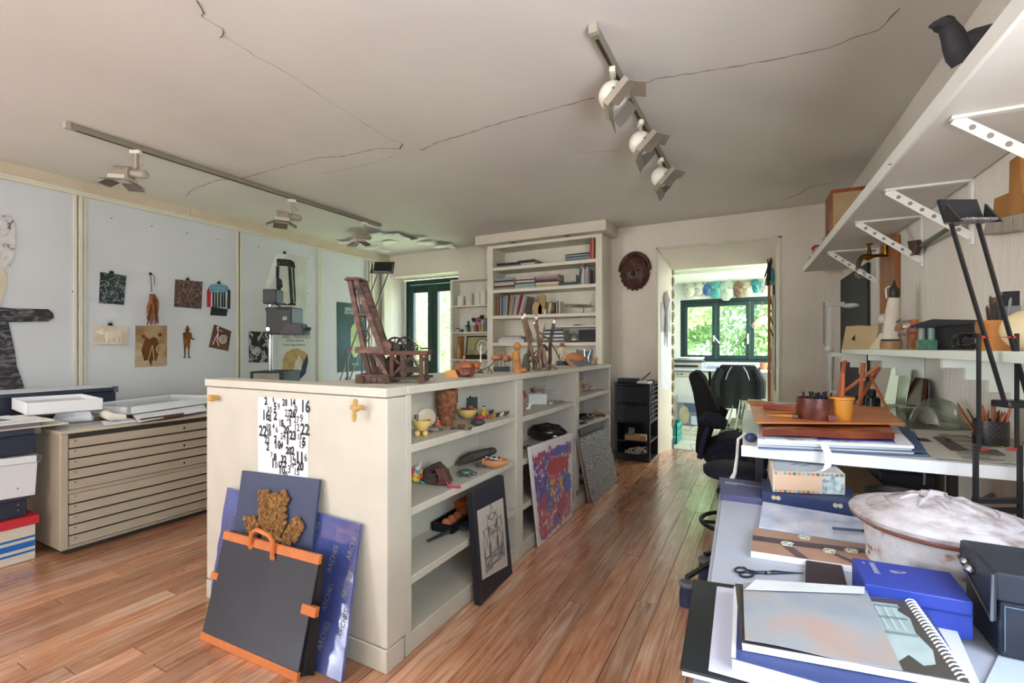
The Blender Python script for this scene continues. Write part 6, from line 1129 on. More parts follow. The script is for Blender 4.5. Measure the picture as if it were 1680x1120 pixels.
# ================================================================== by the doorway
o = thing('drawer_tower', 'black plastic drawer tower with open lower trays beside the doorway', 'drawers', (-1.215, 5.2, 0))
PB = M('#1c1d24', .4, var=.1); tx0, tx1, ty0, ty1, tz = -1.405, -1.03, 4.985, 5.43, .82
for x in (tx0, tx1 - .03):
    for y in (ty0, ty1 - .03): MB().box(x, y, 0, x + .03, y + .03, tz).build('post', PB, o, w=True)
for z in (.0, .2, .40, .60, .80): MB().box(tx0 + .002, ty0 + .002, z, tx1 - .002, ty1 - .002, z + .014).build('tray_shelf', PB, o, w=True)
MB().box(tx0, ty0 + .03, .01, tx0 + .004, ty1 - .03, tz).box(tx0 + .01, ty1 - .012, .01, tx1 - .01, ty1 - .006, tz).build('panel', PB, o, w=True)
for z in (.418, .618): 
    d = MB().box(tx0 + .035, ty0 - .006, z, tx1 - .035, ty0 + .4, z + .175).build('drawer', M('#23242c', .35, var=.1), o, w=True, bev=.004); MB().box(tx0 + .12, ty0 - .012, z + .14, tx1 - .12, ty0 - .006, z + .16).build('grip', PB, d, w=True)
for k in range(8): MB().box(tx1 - .028, ty0 + .03, .42 + k * .05, tx1 + .004, ty1 - .03, .428 + k * .05).build('lattice_bar', M('#4a4b52', .35), o, w=True)
for y in (ty0 + .1, ty0 + .25): MB().box(tx1 - .002, y, .4, tx1 + .005, y + .012, .82).build('lattice_bar', M('#4a4b52', .35), o, w=True)
MB().box(tx0 + .04, ty0 - .004, .014, tx1 - .035, ty0 + .004, .075).build('tray_front', PB, o, w=True)
solo(MB().box(-.1, -.05, 0, .12, .06, .055), 'cardboard_box', M('#b08f72', .7), 'small brown cardboard box in the middle tray of the drawer tower', 'box', (-1.2, ty0 + .08, .2145), 3, bev=.002)
solo(MB().lathe([(.03, 0), (.032, .004), (.032, .05), (.026, .055), (.026, .07)], 14), 'glass_jar', glass('jar_glass', (.8, .8, .75), .2), 'small glass jar standing on the brown cardboard box', 'jar', (-1.24, ty0 + .08, .27))
random.seed(3); m = MB()
for j in range(7):
    r = random.uniform(.05, .11); m.tube([(-1.2 + r * math.cos(a) + .02 * j - .05, ty0 + .1 + .5 * r * math.sin(a), .03 + .02 * j * .5 + .025 * math.sin(a * 2 + j) + .025) for a in [i * .45 for i in range(14)]], .005, 6, True)
solo(m, 'white_cable', M('#d2cdbf', .5), 'coiled white cable in the bottom tray of the drawer tower', 'cable')
solo(MB().box(-.11, -.08, 0, .11, .08, .045), 'black_case', M('#26282a', .5), 'flat black case on top of the drawer tower', 'case', (-1.28, 5.12, .8205), 6, bev=.006)
solo(MB().box(-.06, -.07, 0, .06, .07, .022), 'white_charger', M('#d6d6d2', .5), 'pale plastic box on top of the drawer tower', 'box', (-1.1, 5.06, .8205), -8, bev=.004)
solo(MB().bar((-.06, 0, .03), (.03, .02, .115), .02, .012).bar((.0, -.01, .025), (.07, .01, .035), .018, .01), 'folding_tool', BLACK, 'black folding tool propped on the pale plastic box', 'tool', (-1.08, 5.1, .82))
# mask on the far wall
pc = ony(1042, 447, YF)
o = thing('wall_mask', 'dark brown openwork face mask hanging on the wall left of the doorway', 'mask', (pc.x, YF - .002, pc.z))
MK = mottled('mask_wood', [(.3, '#2e1a16'), (.5, '#4d2a22'), (.7, '#6b4438')], 16, rough=.45, bump=.3)
def mk(a, b):
    t = (a - .5) * math.pi; ph = (b - .5) * math.pi; x = math.sin(t) * math.cos(ph); z = math.sin(ph); return (.165 * x * (1 - .1 * z), -.09 * math.cos(t) * math.cos(ph) - .004, .2 * z)
MB().shell(20, 18, mk, .012).build('face', MK, o)
m = MB().tube([(0, -.095, .03), (0, -.115, -.03), (0, -.1, -.05)], [.012, .022, .02], 8).sph((-.055, -.085, .015), (.03, .015, .016), 10, 6).sph((.055, -.085, .015), (.03, .015, .016), 10, 6).tube([(-.05, -.085, -.09), (0, -.095, -.083), (.05, -.085, -.09)], .012, 7).tube([(-.045, -.08, -.112), (0, -.09, -.118), (.045, -.08, -.112)], .011, 7).tube([(-.1, -.07, .045), (-.05, -.09, .055), (-.01, -.095, .04)], .009, 6).tube([(.1, -.07, .045), (.05, -.09, .055), (.01, -.095, .04)], .009, 6)
m.build('features', MK, o)
random.seed(1); m = MB()
for j in range(24):
    a = math.pi * (j + .5) / 24; m.sph((.17 * math.cos(a), -.02, .02 + .2 * math.sin(a)), (.022, .02, .022), 7, 5, .3, 4, j)
for j in range(10): a = math.pi + math.pi * (j + .5) / 10; m.sph((.16 * math.cos(a), -.02, .2 * math.sin(a)), (.016, .014, .016), 7, 5, .3)
m.build('carved_rim', M('#54423a', .7, var=.3), o)['kind'] = 'stuff'
m = MB()
for x, z in ((-.05, .11), (0, .12), (.05, .11), (-.07, .085), (.07, .085), (-.025, .15), (.025, .15)): m.sph((x, -.07 + abs(x) * .2 + (z - .1) * .35, z), (.012, .012, .013), 8, 5)
m.build('pierced_holes', BLACK, o); MB().tube([(0, -.004, .2), (0, -.004, .245)], .003, 5).build('cord', BLACK, o)
# ================================================================== things in the garden room
YC = 7.69
cu = M('#d9dcd6', .45, var=.03)
t = thing('counter_cabinet', 'white counter cabinet with drawers under the garden room window', 'cabinet', (-.4, 8.0, 0))
MB().box(-1.35, YC + .02, .06, -.72, 8.29, .83).build('body', cu, t, w=True); MB().box(-.68, YC + .02, .06, .0, 8.29, .83).build('body', M('#a7aaa8', .5), t, w=True); MB().box(.55, YC + .02, .06, .9, 8.29, .83).build('body', cu, t, w=True)
MB().box(-1.34, YC, .075, -.73, YC + .02, .74).build('door', cu, t, w=True, bev=.004); dr_ = MB().box(-1.34, YC, .75, -.73, YC + .02, .825).build('control_panel', M('#c8cabf', .4), t, w=True)
for j in range(4): MB().cyl((-1.28 + j * .06, YC, .79), (-1.28 + j * .06, YC - .012, .79), .012, n=10).build('knob', BLACK if j % 2 else STEEL, dr_, w=True)
for z0, z1_ in ((.08, .32), (.335, .53), (.545, .68), (.695, .81)):
    d = MB().box(-.64, YC, z0, -.28, YC + .02, z1_).build('drawer', cu, t, w=True, bev=.004); MB().box(-.5, YC - .012, z1_ - .05, -.42, YC, z1_ - .035).build('handle', STEEL, d, w=True)
ct = solo(MB().box(-1.37, YC - .03, .84, .95, 8.29, .875), 'worktop', M('#d8dbe0', .4, var=.03), 'long pale worktop under the garden room window', 'worktop', bev=.004)
def onc(u, v, z=.876): p = onz(u, v, z); return p
o = thing('printer', 'grey flatbed printer at the left end of the worktop', 'printer', (-1.05, 7.95, .876)); MB().box(-.26, -.2, 0, .24, .2, .09).build('body', M('#a9aca6', .5), o, bev=.01); MB().box(-.26, -.2, .0905, .24, .2, .13).build('lid', M('#4b4e4e', .4), o, bev=.008); MB().box(-.2, -.205, .02, .18, -.2, .05).build('slot', BLACK, o)
for k in range(3): solo(MB().box(-.2, -.14, 0, .18, .14, .014), 'paper_pile', M(['#e2e4e8', '#d2d6da', '#eef0f2'][k], .7), '%s sheaf of papers, %s on top of the printer' % (['white', 'bluish', 'bright'][k], ORD[k]), 'paper', (-1.02 + .02 * k, 7.95, 1.0065 + .0145 * k), 6 * k - 5, group='sheaves on the printer')
for k, (x, y, a, b, h, c, l) in enumerate(((-.62, 7.86, .12, .09, .03, '#9aa4c4', 'bluish'), (-.42, 7.9, .1, .08, .05, '#b9b0a8', 'tan'), (-.2, 7.86, .13, .08, .02, '#c9cdd0', 'grey'), (-.62, 8.1, .15, .08, .05, '#cdd2dc', 'pale'), (-.1, 8.1, .16, .06, .06, '#bcc8b8', 'greenish'), (.08, 7.88, .12, .07, .03, '#3a4450', 'dark'), (-.32, 8.1, .1, .06, .035, '#a89a90', 'brownish'), (.1, 8.12, .1, .06, .05, '#c09078', 'rosy'))):
    solo(MB().box(-a, -b, 0, a, b, h), 'paper_pile', M(c, .7), '%s pile of papers, %s along the worktop under the window' % (l, ORD[k]), 'paper', (x, y, .8765), 8 * (k % 3) - 8, group='piles on the worktop', bev=.002)
o = solo(MB().lathe([(.04, 0), (.048, .004), (.05, .1), (.046, .1), (.044, .008), (0, .007)], 18), 'clay_pot', M('#b5734a', .6), 'terracotta pen pot on the worktop by the window', 'pot', (.02, 7.82, .8765))
solo(MB().sph((0, 0, .03), (.03, .03, .02), 10, 6).bar((0, 0, .04), (.02, 0, .25), .02, .02).box(-.09, -.06, .2, .06, .06, .33), 'black_machine', M('#2a2e34', .5), 'black drafting machine standing by the right window pane', 'machine', (.2, 8.05, .8765))
# glass masks hung in a row above the window
GM = [(1131, 475, 13, '#d8ddc8', 'pale olive'), (1146.5, 473, 11, '#dfe4d2', 'small clear'), (1160.5, 475, 10, '#4a78b8', 'cobalt blue'), (1175, 475, 15, '#5fb5ac', 'turquoise'), (1191.5, 476, 17, '#b9cbb6', 'large pale green'), (1211.5, 475, 13, '#8a6a52', 'brown'), (1226, 474, 12, '#c9c4a4', 'straw coloured'), (1239.5, 469, 11, '#2f8a90', 'dark teal'), (1256, 470, 11, '#cfd4c8', 'clear grey')]
for i, (u, v, r, c, l) in enumerate(GM):
    p = ony(u, v, YW - .06); kk = 7.6 / 770
    o = thing('glass_mask', '%s cast glass face, %s from the left above the garden window' % (l, ORD[i]), 'mask', tuple(p), group='glass faces above the garden window')
    gm = glass('mask_glass_%d' % i, tuple(.35 + .65 * x for x in hx(c)), .12) if i not in (5,) else M(c, .5, var=.3)
    gm2 = M(c, .15, var=.2, vs=30, spec=.7)
    MB().shell(12, 12, lambda a, b: ((a - .5) * 2 * r * kk * .8 * math.cos((b - .5) * 2.6), -.05 * math.cos((a - .5) * 3) * math.cos((b - .5) * 3), (b - .5) * 2 * r * kk * 1.0), .008).build('face', gm2, o)
    MB().tube([(0, -.055, .1 * r * kk), (0, -.075, -.25 * r * kk)], [.01, .016], 7).sph((-.35 * r * kk, -.05, .2 * r * kk), (.03, .01, .016), 8, 5).sph((.35 * r * kk, -.05, .2 * r * kk), (.03, .01, .016), 8, 5).tube([(-.25 * r * kk, -.05, -.5 * r * kk), (.25 * r * kk, -.05, -.5 * r * kk)], .01, 6).build('features', gm2, o)
    MB().tube([(0, .0, r * kk), (0, .05, r * kk + .08)], .003, 5).build('wire', BLACK, o)
# jacket on a chair
c0 = onz(1218, 700, 0); c0 = Vector((-.28, 7.1, 0))
o = thing('task_chair', 'dark office chair in the garden room carrying a black jacket', 'chair', tuple(c0), 0)
MB().box(-.21, -.2, .42, .21, .22, .49).build('seat', BLACK, o, bev=.03); MB().box(-.2, -.24, .55, .2, -.19, .93).build('backrest', BLACK, o, bev=.02); MB().cyl((0, 0, .06), (0, 0, .42), .03).build('column', BLACKM, o)
for j in range(5): a = j * 2 * math.pi / 5; MB().bar((0, 0, .08), (.27 * math.cos(a), .27 * math.sin(a), .05), .04, .03).sph((.27 * math.cos(a), .27 * math.sin(a), .025), .025, 8, 6).build('base_leg', BLACKM, o)
MB().bar((0, -.2, .45), (0, -.2, .6), .05, .02).build('back_bar', BLACKM, o)
o = thing('jacket', 'black jacket with thin white piping hung over the far office chair', 'jacket', (c0.x, c0.y - .22, .5)); JK = M('#14191c', .8, var=.2, bump=.3)
def jf(a, b):
    x = (a - .5) * .5 * (1 - .25 * max(0, b - .75) * 4 * abs(a - .5) * 1.2); return (x * (1 + .12 * (1 - b)), -.05 - .03 * math.cos((a - .5) * 3) + .012 * math.sin(a * 18) * (1 - b), -.1 + b * .56)
MB().shell(24, 14, jf, .014).build('body', JK, o); MB().shell(10, 6, lambda a, b: ((a - .5) * .4, -.07 + .12 * b, .455 + .02 * math.sin(b * math.pi)), .012).build('shoulders', JK, o)
for s_ in (-1, 1):
    MB().tube([(s_ * .2, -.06, .42), (s_ * .27, -.06, .25), (s_ * .27, -.05, .05)], [.05, .06, .055], 9).build('sleeve', JK, o); MB().tube([(s_ * .07, -.098, .45), (s_ * .11, -.1, .38), (s_ * .14, -.1, .28)], .005, 5).build('piping', M('#c9d2d6', .5), o)
# exhibition poster leaning on the counter, teal crate
o = thing('leaning_poster', 'framed poster of a pale stone head leaning in the garden room', 'poster', (-1.0, YC - .05, .012), rot=(math.radians(-4), 0, 0))
x0_, x1_ = -.16, .16
MB().box(x0_, 0, 0, x1_, .012, .46).build('board', mottled('grey_blue_print', [(.3, '#8b939c'), (.6, '#6a7684'), (.8, '#9aa0a6')], 5), o); MB().box(x0_, -.003, .34, x1_, 0, .46).build('pale_band', M('#c9cdcf', .6), o); MB().box(x0_ + .1, -.003, .2, x1_, 0, .33).build('blue_band', M('#4c6080', .6), o)
MB().prism([(-.06 + .075 * math.cos(a) , .15 + .14 * math.sin(a)) for a in [i * .4 for i in range(16)]], 0, .004, RX(90)).build('stone_head', M('#b3a78a', .7, var=.2), o); MB().box(.04, -.006, .01, .15, -.003, .14).build('caption', M('#c2d0da', .6), o)
o = thing('plastic_crate', 'teal plastic crate just inside the doorway', 'crate', (-1.07, 6.3, .0)); TEA = M('#2f9a94', .45)
MB().box(-.14, -.2, 0, .14, .2, .012).build('bottom', TEA, o)
for z in (.02, .1, .18): MB().box(-.14, -.2, z, .14, -.19, z + .065).box(-.14, .19, z, .14, .2, z + .065).box(-.14, -.2, z, -.13, .2, z + .065).box(.13, -.2, z, .14, .2, z + .065).build('wall_band', TEA, o)
for x in (-.14, .128):
    for y in (-.2, .188): MB().box(x, y, 0, x + .012, y + .012, .25).build('corner', TEA, o)
# things on the door reveals
RV = M('#e6e9ee', .5)
p0 = onz(1083, 744, 0)
o = thing('reveal_poster', 'tall white sheet with a hanging white tool on the left door reveal', 'poster', (-.985, 5.62, .82)); a, b = Vector((-1.02, 5.52, 0)), Vector((-.955, 5.77, 0))
MB().quadplate(a + Vector((.004, -.001, .72)), b + Vector((.004, -.001, .72)), b + Vector((.004, -.001, 1.38)), a + Vector((.004, -.001, 1.38)), .003).build('sheet', RV, o, w=True); MB().quadplate(a + Vector((.006, -.001, 1.38)), b + Vector((.006, -.001, 1.38)), b + Vector((.006, -.001, 1.72)), a + Vector((.006, -.001, 1.72)), .003).build('grey_sheet', M('#a8aba8', .6), o, w=True)
m_ = a.lerp(b, .5) + Vector((.02, -.01, 0)); MB().tube([m_ + Vector((0, 0, 1.2)), m_ + Vector((0, 0, 1.45)), m_ + Vector((0, 0, 1.62)), m_ + Vector((0, 0, 1.75)), m_ + Vector((0, 0, 1.86))], [.006, .02, .01, .05, .006], 9).build('white_tool', WHITE, o, w=True)
o = thing('wooden_batten', 'tall orange brown wooden batten at the right door reveal', 'batten', (.085, 5.81, 0)); MB().box(.055, 5.77, .0, .085, 5.83, 2.1).build('batten', M('#9a6434', .6, var=.2), o, w=True)
o = thing('hanging_mask', 'dark twig and turquoise hanging ornament at the top right of the doorway', 'ornament', (.09, 5.68, 1.85)); random.seed(9); m = MB()
for j in range(14): m.tube([(.1 + random.uniform(-.05, .0), 5.66 + random.uniform(-.03, .03), 2.1 + random.uniform(-.05, .08)), (.08 + random.uniform(-.06, .0), 5.64 + random.uniform(-.04, .03), 1.9 + random.uniform(-.06, .06))], .006, 5)
m.build('twigs', M('#3b2b25', .8), o, w=True); MB().sph((.09, 5.64, 1.95), (.03, .03, .09), 9, 6, .3).build('turquoise_piece', M('#2f8f8c', .4), o, w=True)
m = MB().tube([(.11, 5.62, 1.86), (.112, 5.62, 1.5), (.112, 5.63, 1.1)], [.01, .013, .006], 6); 
for z in (1.6, 1.42, 1.3): m.tube([(.11, 5.62, z), (.075, 5.6, z + .1)], .006, 5)
m.build('branch', M('#3b2b25', .8), o, w=True)
o = thing('narrow_picture', 'narrow framed picture on the right door reveal', 'picture', (.115, 5.65, .7)); MB().box(.108, 5.58, .75, .118, 5.74, 1.75).build('frame', M('#d2d4c4', .6), o, w=True); MB().box(.105, 5.6, .8, .108, 5.72, 1.7).build('print', M('#6f7a72', .5, var=.3), o, w=True)
o = thing('wicker_bag', 'cream wicker basket hanging by the right window pane in the garden room', 'basket', tuple(ony(1247, 528, 7.7))); MB().sph((0, 0, 0), (.13, .05, .055), 14, 8, .1, 3, mt=RY(-35)).build('basket', M('#cfc3a0', .8, bump=.5, bs=120), o); MB().tube([(.1, 0, .08), (.06, 0, .16), (.02, 0, .3)], .005, 5).build('cord', M('#6b6250', .8), o)
# ragged stone edge beside the doorway opening
random.seed(5); m = MB()
for j in range(14): z = .3 + j * .14; m.sph((-.945, 5.83, z), (.03, .03, .06), 8, 6, .5, 4, j)
m.build('stone_edge', M('#a89878', .8, bump=.5), WALLF)
# ================================================================== office chair at the desk
DC = 3.75; kc = DC / 770; p = ond(1200, 570, DC)
o = thing('office_chair', 'navy and black upholstered office chair with armrests beside the desk', 'chair', (p.x, p.y, 0), 3)
X = lambda u: (u - 1200) * kc / 1.1; Z = lambda v: H + (570 - v) * kc
NVY = mottled('navy_fabric', [(.3, '#1b1f2c'), (.5, '#232838'), (.7, '#2c3244')], 30, rough=.9, bump=.1); CHB = M('#221f20', .9, bump=.2, bs=200)
def pad(pts, y0, y1, name, mat, bev): MB().prism([(X(u), Z(v)) for u, v in pts], -y1, -y0, RX(90)).build(name, mat, o, bev=bev, seg=4)
pad([(1148, 743), (1142, 738), (1143, 719), (1146, 697), (1143, 670), (1138, 643), (1131, 619), (1132, 612), (1138, 609), (1146, 610), (1156, 620), (1174, 660), (1180, 674), (1172, 700), (1165, 722), (1158, 740)], -.21, .21, 'backrest', CHB, .04)
pad([(1157, 733), (1162, 727), (1181, 719), (1191, 713), (1217, 711), (1252, 715), (1256, 740), (1252, 766), (1191, 767), (1168, 763), (1157, 752)], -.24, .24, 'seat', NVY, .045)
for s_, dv, uu in ((-1, 0, 0), (1, 0, 12)):
    y = s_ * .29
    MB().tube([(X(1150), y, Z(686)), (X(1163), y, Z(681)), (X(1180), y, Z(684)), (X(1192), y, Z(688))], [.035, .062, .06, .035], 14).build('armrest', NVY if s_ < 0 else CHB, o); MB().tube([(X(1150), y * .9, Z(744)), (X(1156), y, Z(718)), (X(1164), y, Z(692))], [.022, .02, .018], 9).build('arm_post', M('#2b3350', .6), o)
MB().tube([(X(1148), 0, Z(738)), (X(1155), 0, Z(755)), (X(1168), 0, Z(766)), (X(1190), 0, Z(770))], .013, 8).build('seat_bar', M('#6a7078', .3, .7), o)
MB().box(X(1190), -.1, Z(780), X(1250), .1, Z(768)).build('mechanism', M('#2a2d38', .5), o, bev=.01); MB().cyl((X(1205), -.12, Z(779)), (X(1216), -.2, Z(772)), .012).sph((X(1205), -.12, Z(779)), .018, 8, 6).build('lever', M('#24365c', .5), o)
MB().cyl((X(1232), 0, .08), (X(1232), 0, Z(779)), .03, n=12).build('column', BLACKM, o)
for j in range(5):
    a = j * 2 * math.pi / 5 + .3; e = (X(1232) + .24 * math.cos(a), .24 * math.sin(a)); MB().bar((X(1232), 0, .1), (e[0], e[1], .065), .045, .03).build('base_leg', BLACKM, o); MB().cyl((e[0], e[1] - .02, .027), (e[0], e[1] + .02, .027), .026, n=12).build('caster', BLACK, o)
# ================================================================== high desk along the right wall
DZ = .87; DS0, DS1 = 1.79, 3.30
def rwthing(name, label, cat, s_, off, z, group=None): p = rw(s_, off, z); return thing(name, label, cat, tuple(p), math.degrees(TA), group)
# local frame of things made with rwthing: +y runs along the wall into the room's depth, -x points into the room
dk = rwthing('work_desk', 'long white topped desk on thin black legs along the right wall', 'desk', 2.5, .44, 0)
DW = M('#e2e4e2', .35, var=.03)
MB().box(-.43, DS0 - 2.5, DZ - .03, .43, DS1 - 2.5, DZ).build('top', DW, dk, bev=.003); MB().box(-.435, DS0 - 2.503, DZ - .034, .43, DS0 - 2.5, DZ + .002).build('edge_band', M('#eef0f2', .3), dk)
for x, y in ((-.38, DS0 - 2.44), (-.38, DS1 - 2.56), (.2, DS0 - 2.2), (.36, DS1 - 2.56)): MB().box(x - .012, y - .012, 0, x + .012, y + .012, DZ - .031).build('leg', BLACKM, dk)
def dpt(u, v, dz=0): return onz(u, v, DZ + dz)
DP = ['#5c6c86', '#d9dce2', '#8e98a8', '#eceef2']
# ------------------------------------------------------------------ pile of boards at the near corner
def flat(name, label, cat, quad, z, th, mat, bev=.001, group=None, bow=0, seed=0):
    q = [onz(u, v, z + th) for u, v in quad]
    if not bow:
        m = MB(); n = len(q); m.add([tuple(p) for p in q] + [(p.x, p.y, z) for p in q], [tuple(range(n)), tuple(range(2 * n - 1, n - 1, -1))] + [(i, n + i, n + (i + 1) % n, (i + 1) % n) for i in range(n)])
    else:
        f = lambda a, b: (lambda p: (p.x, p.y, z + th + bow * (1 + noise.noise((a * 2.3 + seed, b * 2.3, seed)))))(q[0].lerp(q[1], a).lerp(q[3].lerp(q[2], a), b)); m = MB().shell(10, 10, f, max(.0012, th))
    return solo(m, name, mat, label, cat, bev=bev if not bow else 0, group=group)
z = DZ + .001
flat('art_folder', 'blue grey folder at the bottom of the pile on the desk corner', 'folder', ((1244, 733), (1524, 746), (1500, 707), (1250, 690)), z, .006, M('#5f7292', .6)); z += .0065
flat('art_folder', 'white folder second from the bottom of the pile on the desk', 'folder', ((1242, 729), (1500, 741), (1480, 700), (1246, 688)), z, .007, M('#e3e6ea', .6)); z += .0075
flat('art_folder', 'dark blue folder in the middle of the pile on the desk', 'folder', ((1268, 728), (1520, 740), (1490, 700), (1262, 686)), z, .005, M('#40587e', .6)); z += .0055
flat('art_folder', 'pale grey folder above the dark blue one in the pile', 'folder', ((1243, 725), (1496, 735), (1470, 695), (1246, 684)), z, .008, M('#c9d0d8', .6)); z += .0085
flat('white_board', 'large white mount board upon the folders on the desk', 'board', ((1243, 720), (1500, 731), (1460, 690), (1245, 678)), z, .009, M('#eceef2', .5)); z += .0095
o = flat('colour_print', 'print with grey figures and a blue band on the white board', 'print', ((1250, 719), (1470, 726), (1452, 698), (1250, 690)), z, .003, mottled('grey_print', [(.35, '#5b5c68'), (.5, '#b9bcc8'), (.7, '#d8dae0')], 8, dist=1)); 
q = [onz(u, v, z + .0035) for u, v in ((1342, 721), (1468, 725), (1460, 711), (1338, 709))]; m = MB().quadplate(*q, .0008); m.build('blue_band', M('#3f469a', .5), o, w=True); z += .004
flat('brown_print', 'glossy dark red brown print in the pile on the desk', 'print', ((1250, 706), (1468, 712), (1450, 686), (1248, 678)), z, .02, mottled('mahogany_print', [(.3, '#551f12'), (.5, '#73301a'), (.7, '#8e4a26')], 4, (1, 3, 1), rough=.2), bow=.004); z += .030
flat('orange_board', 'orange brown board on top of the pile on the desk', 'board', ((1240, 692), (1486, 694), (1450, 667), (1230, 661)), z, .006, mottled('kraft_orange', [(.3, '#a8602f'), (.6, '#bf7a42'), (.8, '#c98d58')], 5, rough=.4), bow=.0); z += .0065
PZ = z
o = thing('ribbon', 'white ribbon hanging from the pile over the cigar box', 'ribbon', tuple(onz(1360, 727, DZ + .03))); 
r0 = onz(1353, 727, DZ + .035); k_ = (r0.y * cs - r0.x * sn) / 770
def rb(a, b):
    w_ = 12 * k_; x = (a - .5) * w_; pts = [(0, .0, 0), (2, -.03, -14), (0, -.05, -27), (-8, -.07, -36), (-22, -.09, -41), (-34, -.1, -41)]; i = min(4, int(b * 5)); f = b * 5 - i
    px = pts[i][0] + (pts[i + 1][0] - pts[i][0]) * f; py = pts[i][1] + (pts[i + 1][1] - pts[i][1]) * f; pz_ = pts[i][2] + (pts[i + 1][2] - pts[i][2]) * f
    d = Vector((cs, sn, 0)); return r0 + d * (px * k_ + x) + Vector((-sn, cs, 0)) * (py * .6 + .01) + Vector((0, 0, pz_ * k_ + x * .35 * b))
MB().shell(4, 25, rb, .0008).build('band', M('#e6e8ee', .6), o, w=True)
o = thing('ribbon', 'navy ribbon loop hanging from the folders at the desk edge', 'ribbon', tuple(onz(1400, 735, DZ + .01))); a = onz(1378, 731, DZ + .012)
dd = Vector((cs, sn, 0)); fw = Vector((sn, -cs, 0)) * .02
MB().tube([a + fw, a + fw + dd * .012 - Vector((0, 0, .014)), a + fw + dd * .03 - Vector((0, 0, .016)), a + fw + dd * .05 - Vector((0, 0, .002))], .002, 6).tube([a + fw - dd * .01 - Vector((0, 0, .002)), a + fw - dd * .012 - Vector((0, 0, .016)), a + fw - dd * .004 - Vector((0, 0, .01)), a + fw - dd * .014 - Vector((0, 0, .004))], .0025, 6).build('band', M('#4a5a84', .6), o, w=True)
o = thing('ribbon', 'cream cotton tape looping off the left end of the desk', 'ribbon', tuple(onz(1219, 720, DZ))); a = onz(1234, 716, DZ + .01)
MB().tube([a, a + Vector((-.02, -.01, .012)), a + Vector((-.045, -.02, -.01)), a + Vector((-.048, -.025, -.07)), a + Vector((-.055, -.03, -.13)), a + Vector((-.065, -.03, -.155))], [.003, .004, .005, .005, .006, .009], 7).build('band', M('#dcd9d2', .7), o, w=True)
o = thing('ribbon', 'frayed grey ribbon hanging below the right end of the folders', 'ribbon', tuple(onz(1512, 745, DZ))); a = onz(1512, 746, DZ - .002) + Vector((sn, -cs, 0)) * .006
MB().tube([a + Vector((0, 0, .006)), a + Vector((.004, 0, -.03)), a + Vector((.002, 0, -.09))], [.002, .0035, .003], 6).build('band', M('#6a6670', .9, bump=.5), o, w=True)
solo(MB().sph((0, 0, .014), (.02, .02, .016), 14, 8), 'blue_ball', M('#3a4272', .3), 'dark blue ball beside the pile at the desk corner', 'ball', tuple(onz(1232, 724, DZ + .0005)))
# on the pile
def pp(u, v): p = onz(u, v, PZ); return tuple(p)
o = thing('charcoal_holder', 'round dark leather box full of charcoal sticks on the pile', 'box', pp(1337, 686)); kk = spot(1337, 686, PZ)[1]; R = 26 * kk
MB().lathe([(R, 0), (R * 1.02, .003), (R * 1.0, 34 * kk), (R * .94, 34 * kk), (R * .92, .006), (0, .005)], 30).build('box', mottled('old_leather', [(.3, '#3a1a14'), (.5, '#58291f'), (.7, '#7a4434')], 18, rough=.35, bump=.2), o)
MB().box(R * .6, -R * 1.0, .002, R * 1.05, -R * .75, .02).build('flap', M('#6b3a2c', .4), o)
random.seed(41)
for j in range(15):
    a = random.uniform(0, 6.28); r = R * random.uniform(0, .75); MB().cyl((r * math.cos(a), r * math.sin(a), .01), (r * math.cos(a) * 1.15 + random.uniform(-.01, .012), r * math.sin(a) * 1.1, 34 * kk + random.uniform(.008, .022)), random.uniform(.003, .0045), n=7).build('charcoal_stick', M('#1c1c1f', .8), o)
o = thing('wooden_cup', 'orange brown wooden beaker on the pile beside the leather box', 'cup', pp(1380, 688)); kk = spot(1380, 688, PZ)[1]; MB().lathe([(14 * kk, 0), (14.5 * kk, .002), (17 * kk, 33 * kk), (18.5 * kk, 34 * kk), (18.5 * kk, 37 * kk), (16 * kk, 37.5 * kk), (13 * kk, .006), (0, .005)], 30).build('beaker', mottled('boxwood', [(.3, '#b06a1e'), (.6, '#c98530'), (.8, '#d89844')], 6, (1, 1, .3), rough=.35), o)
for i, (dx, dy, ex, ey, L) in enumerate(((.004, .002, .008, .01, .16), (-.004, -.003, .006, .006, .13))): MB().cyl((dx, dy, .01), (ex, ey, L), .0045, n=8).build('stick', M('#a8552c', .5), o)
a = onz(1250, 669, PZ); 
o = thing('wooden_strip_bundle', 'bundle of red brown wooden strips lying behind the leather box', 'wood strips', pp(1285, 672)); RB = mottled('redwood', [(.3, '#74281a'), (.5, '#963c26'), (.7, '#b05a3a')], 12, (1, 6, 6), rough=.5)
e1 = onz(1252, 671, PZ); e2 = onz(1318, 676, PZ)
for j in range(6): off = Vector((.004 * (j % 2), .012 * (j % 3), .004 + .0065 * (j // 2))); MB().bar(e1 + off, e2 + off + Vector((0, .004 * (j % 2), .002)), .012, .006).build('strip', RB, o, w=True)
o = thing('wooden_strip_bundle', 'flat reddish strip lying across the top board at the desk', 'wood strips', pp(1270, 668)); e1 = onz(1228, 662, PZ); e2 = onz(1262, 664, PZ); MB().bar(e1 + Vector((0, 0, .004)), e2 + Vector((0, .05, .004)), .1, .007).build('strip', M('#b8764a', .6), o, w=True)
for j, (u0, v0, u1, v1, c, l) in enumerate(((1262, 678, 1305, 680, '#a5622c', 'tan'), (1258, 683, 1300, 686, '#b5742f', 'yellowish'))):
    a, b = onz(u0, v0, PZ), onz(u1, v1, PZ); o = thing('burnisher', '%s wooden handled tool lying on the orange board' % l, 'tool', tuple(a)); MB().tube([a + Vector((0, 0, .005)), a.lerp(b, .6) + Vector((0, 0, .007)), b + Vector((0, 0, .007))], [.002, .005, .006], 8).build('handle', M(c, .5), o, w=True); MB().tube([b + Vector((0, 0, .007)), b + (b - a) * .22 + Vector((0, 0, .006))], [.009, .006], 8).build('head', M('#5f4434', .5), o, w=True)
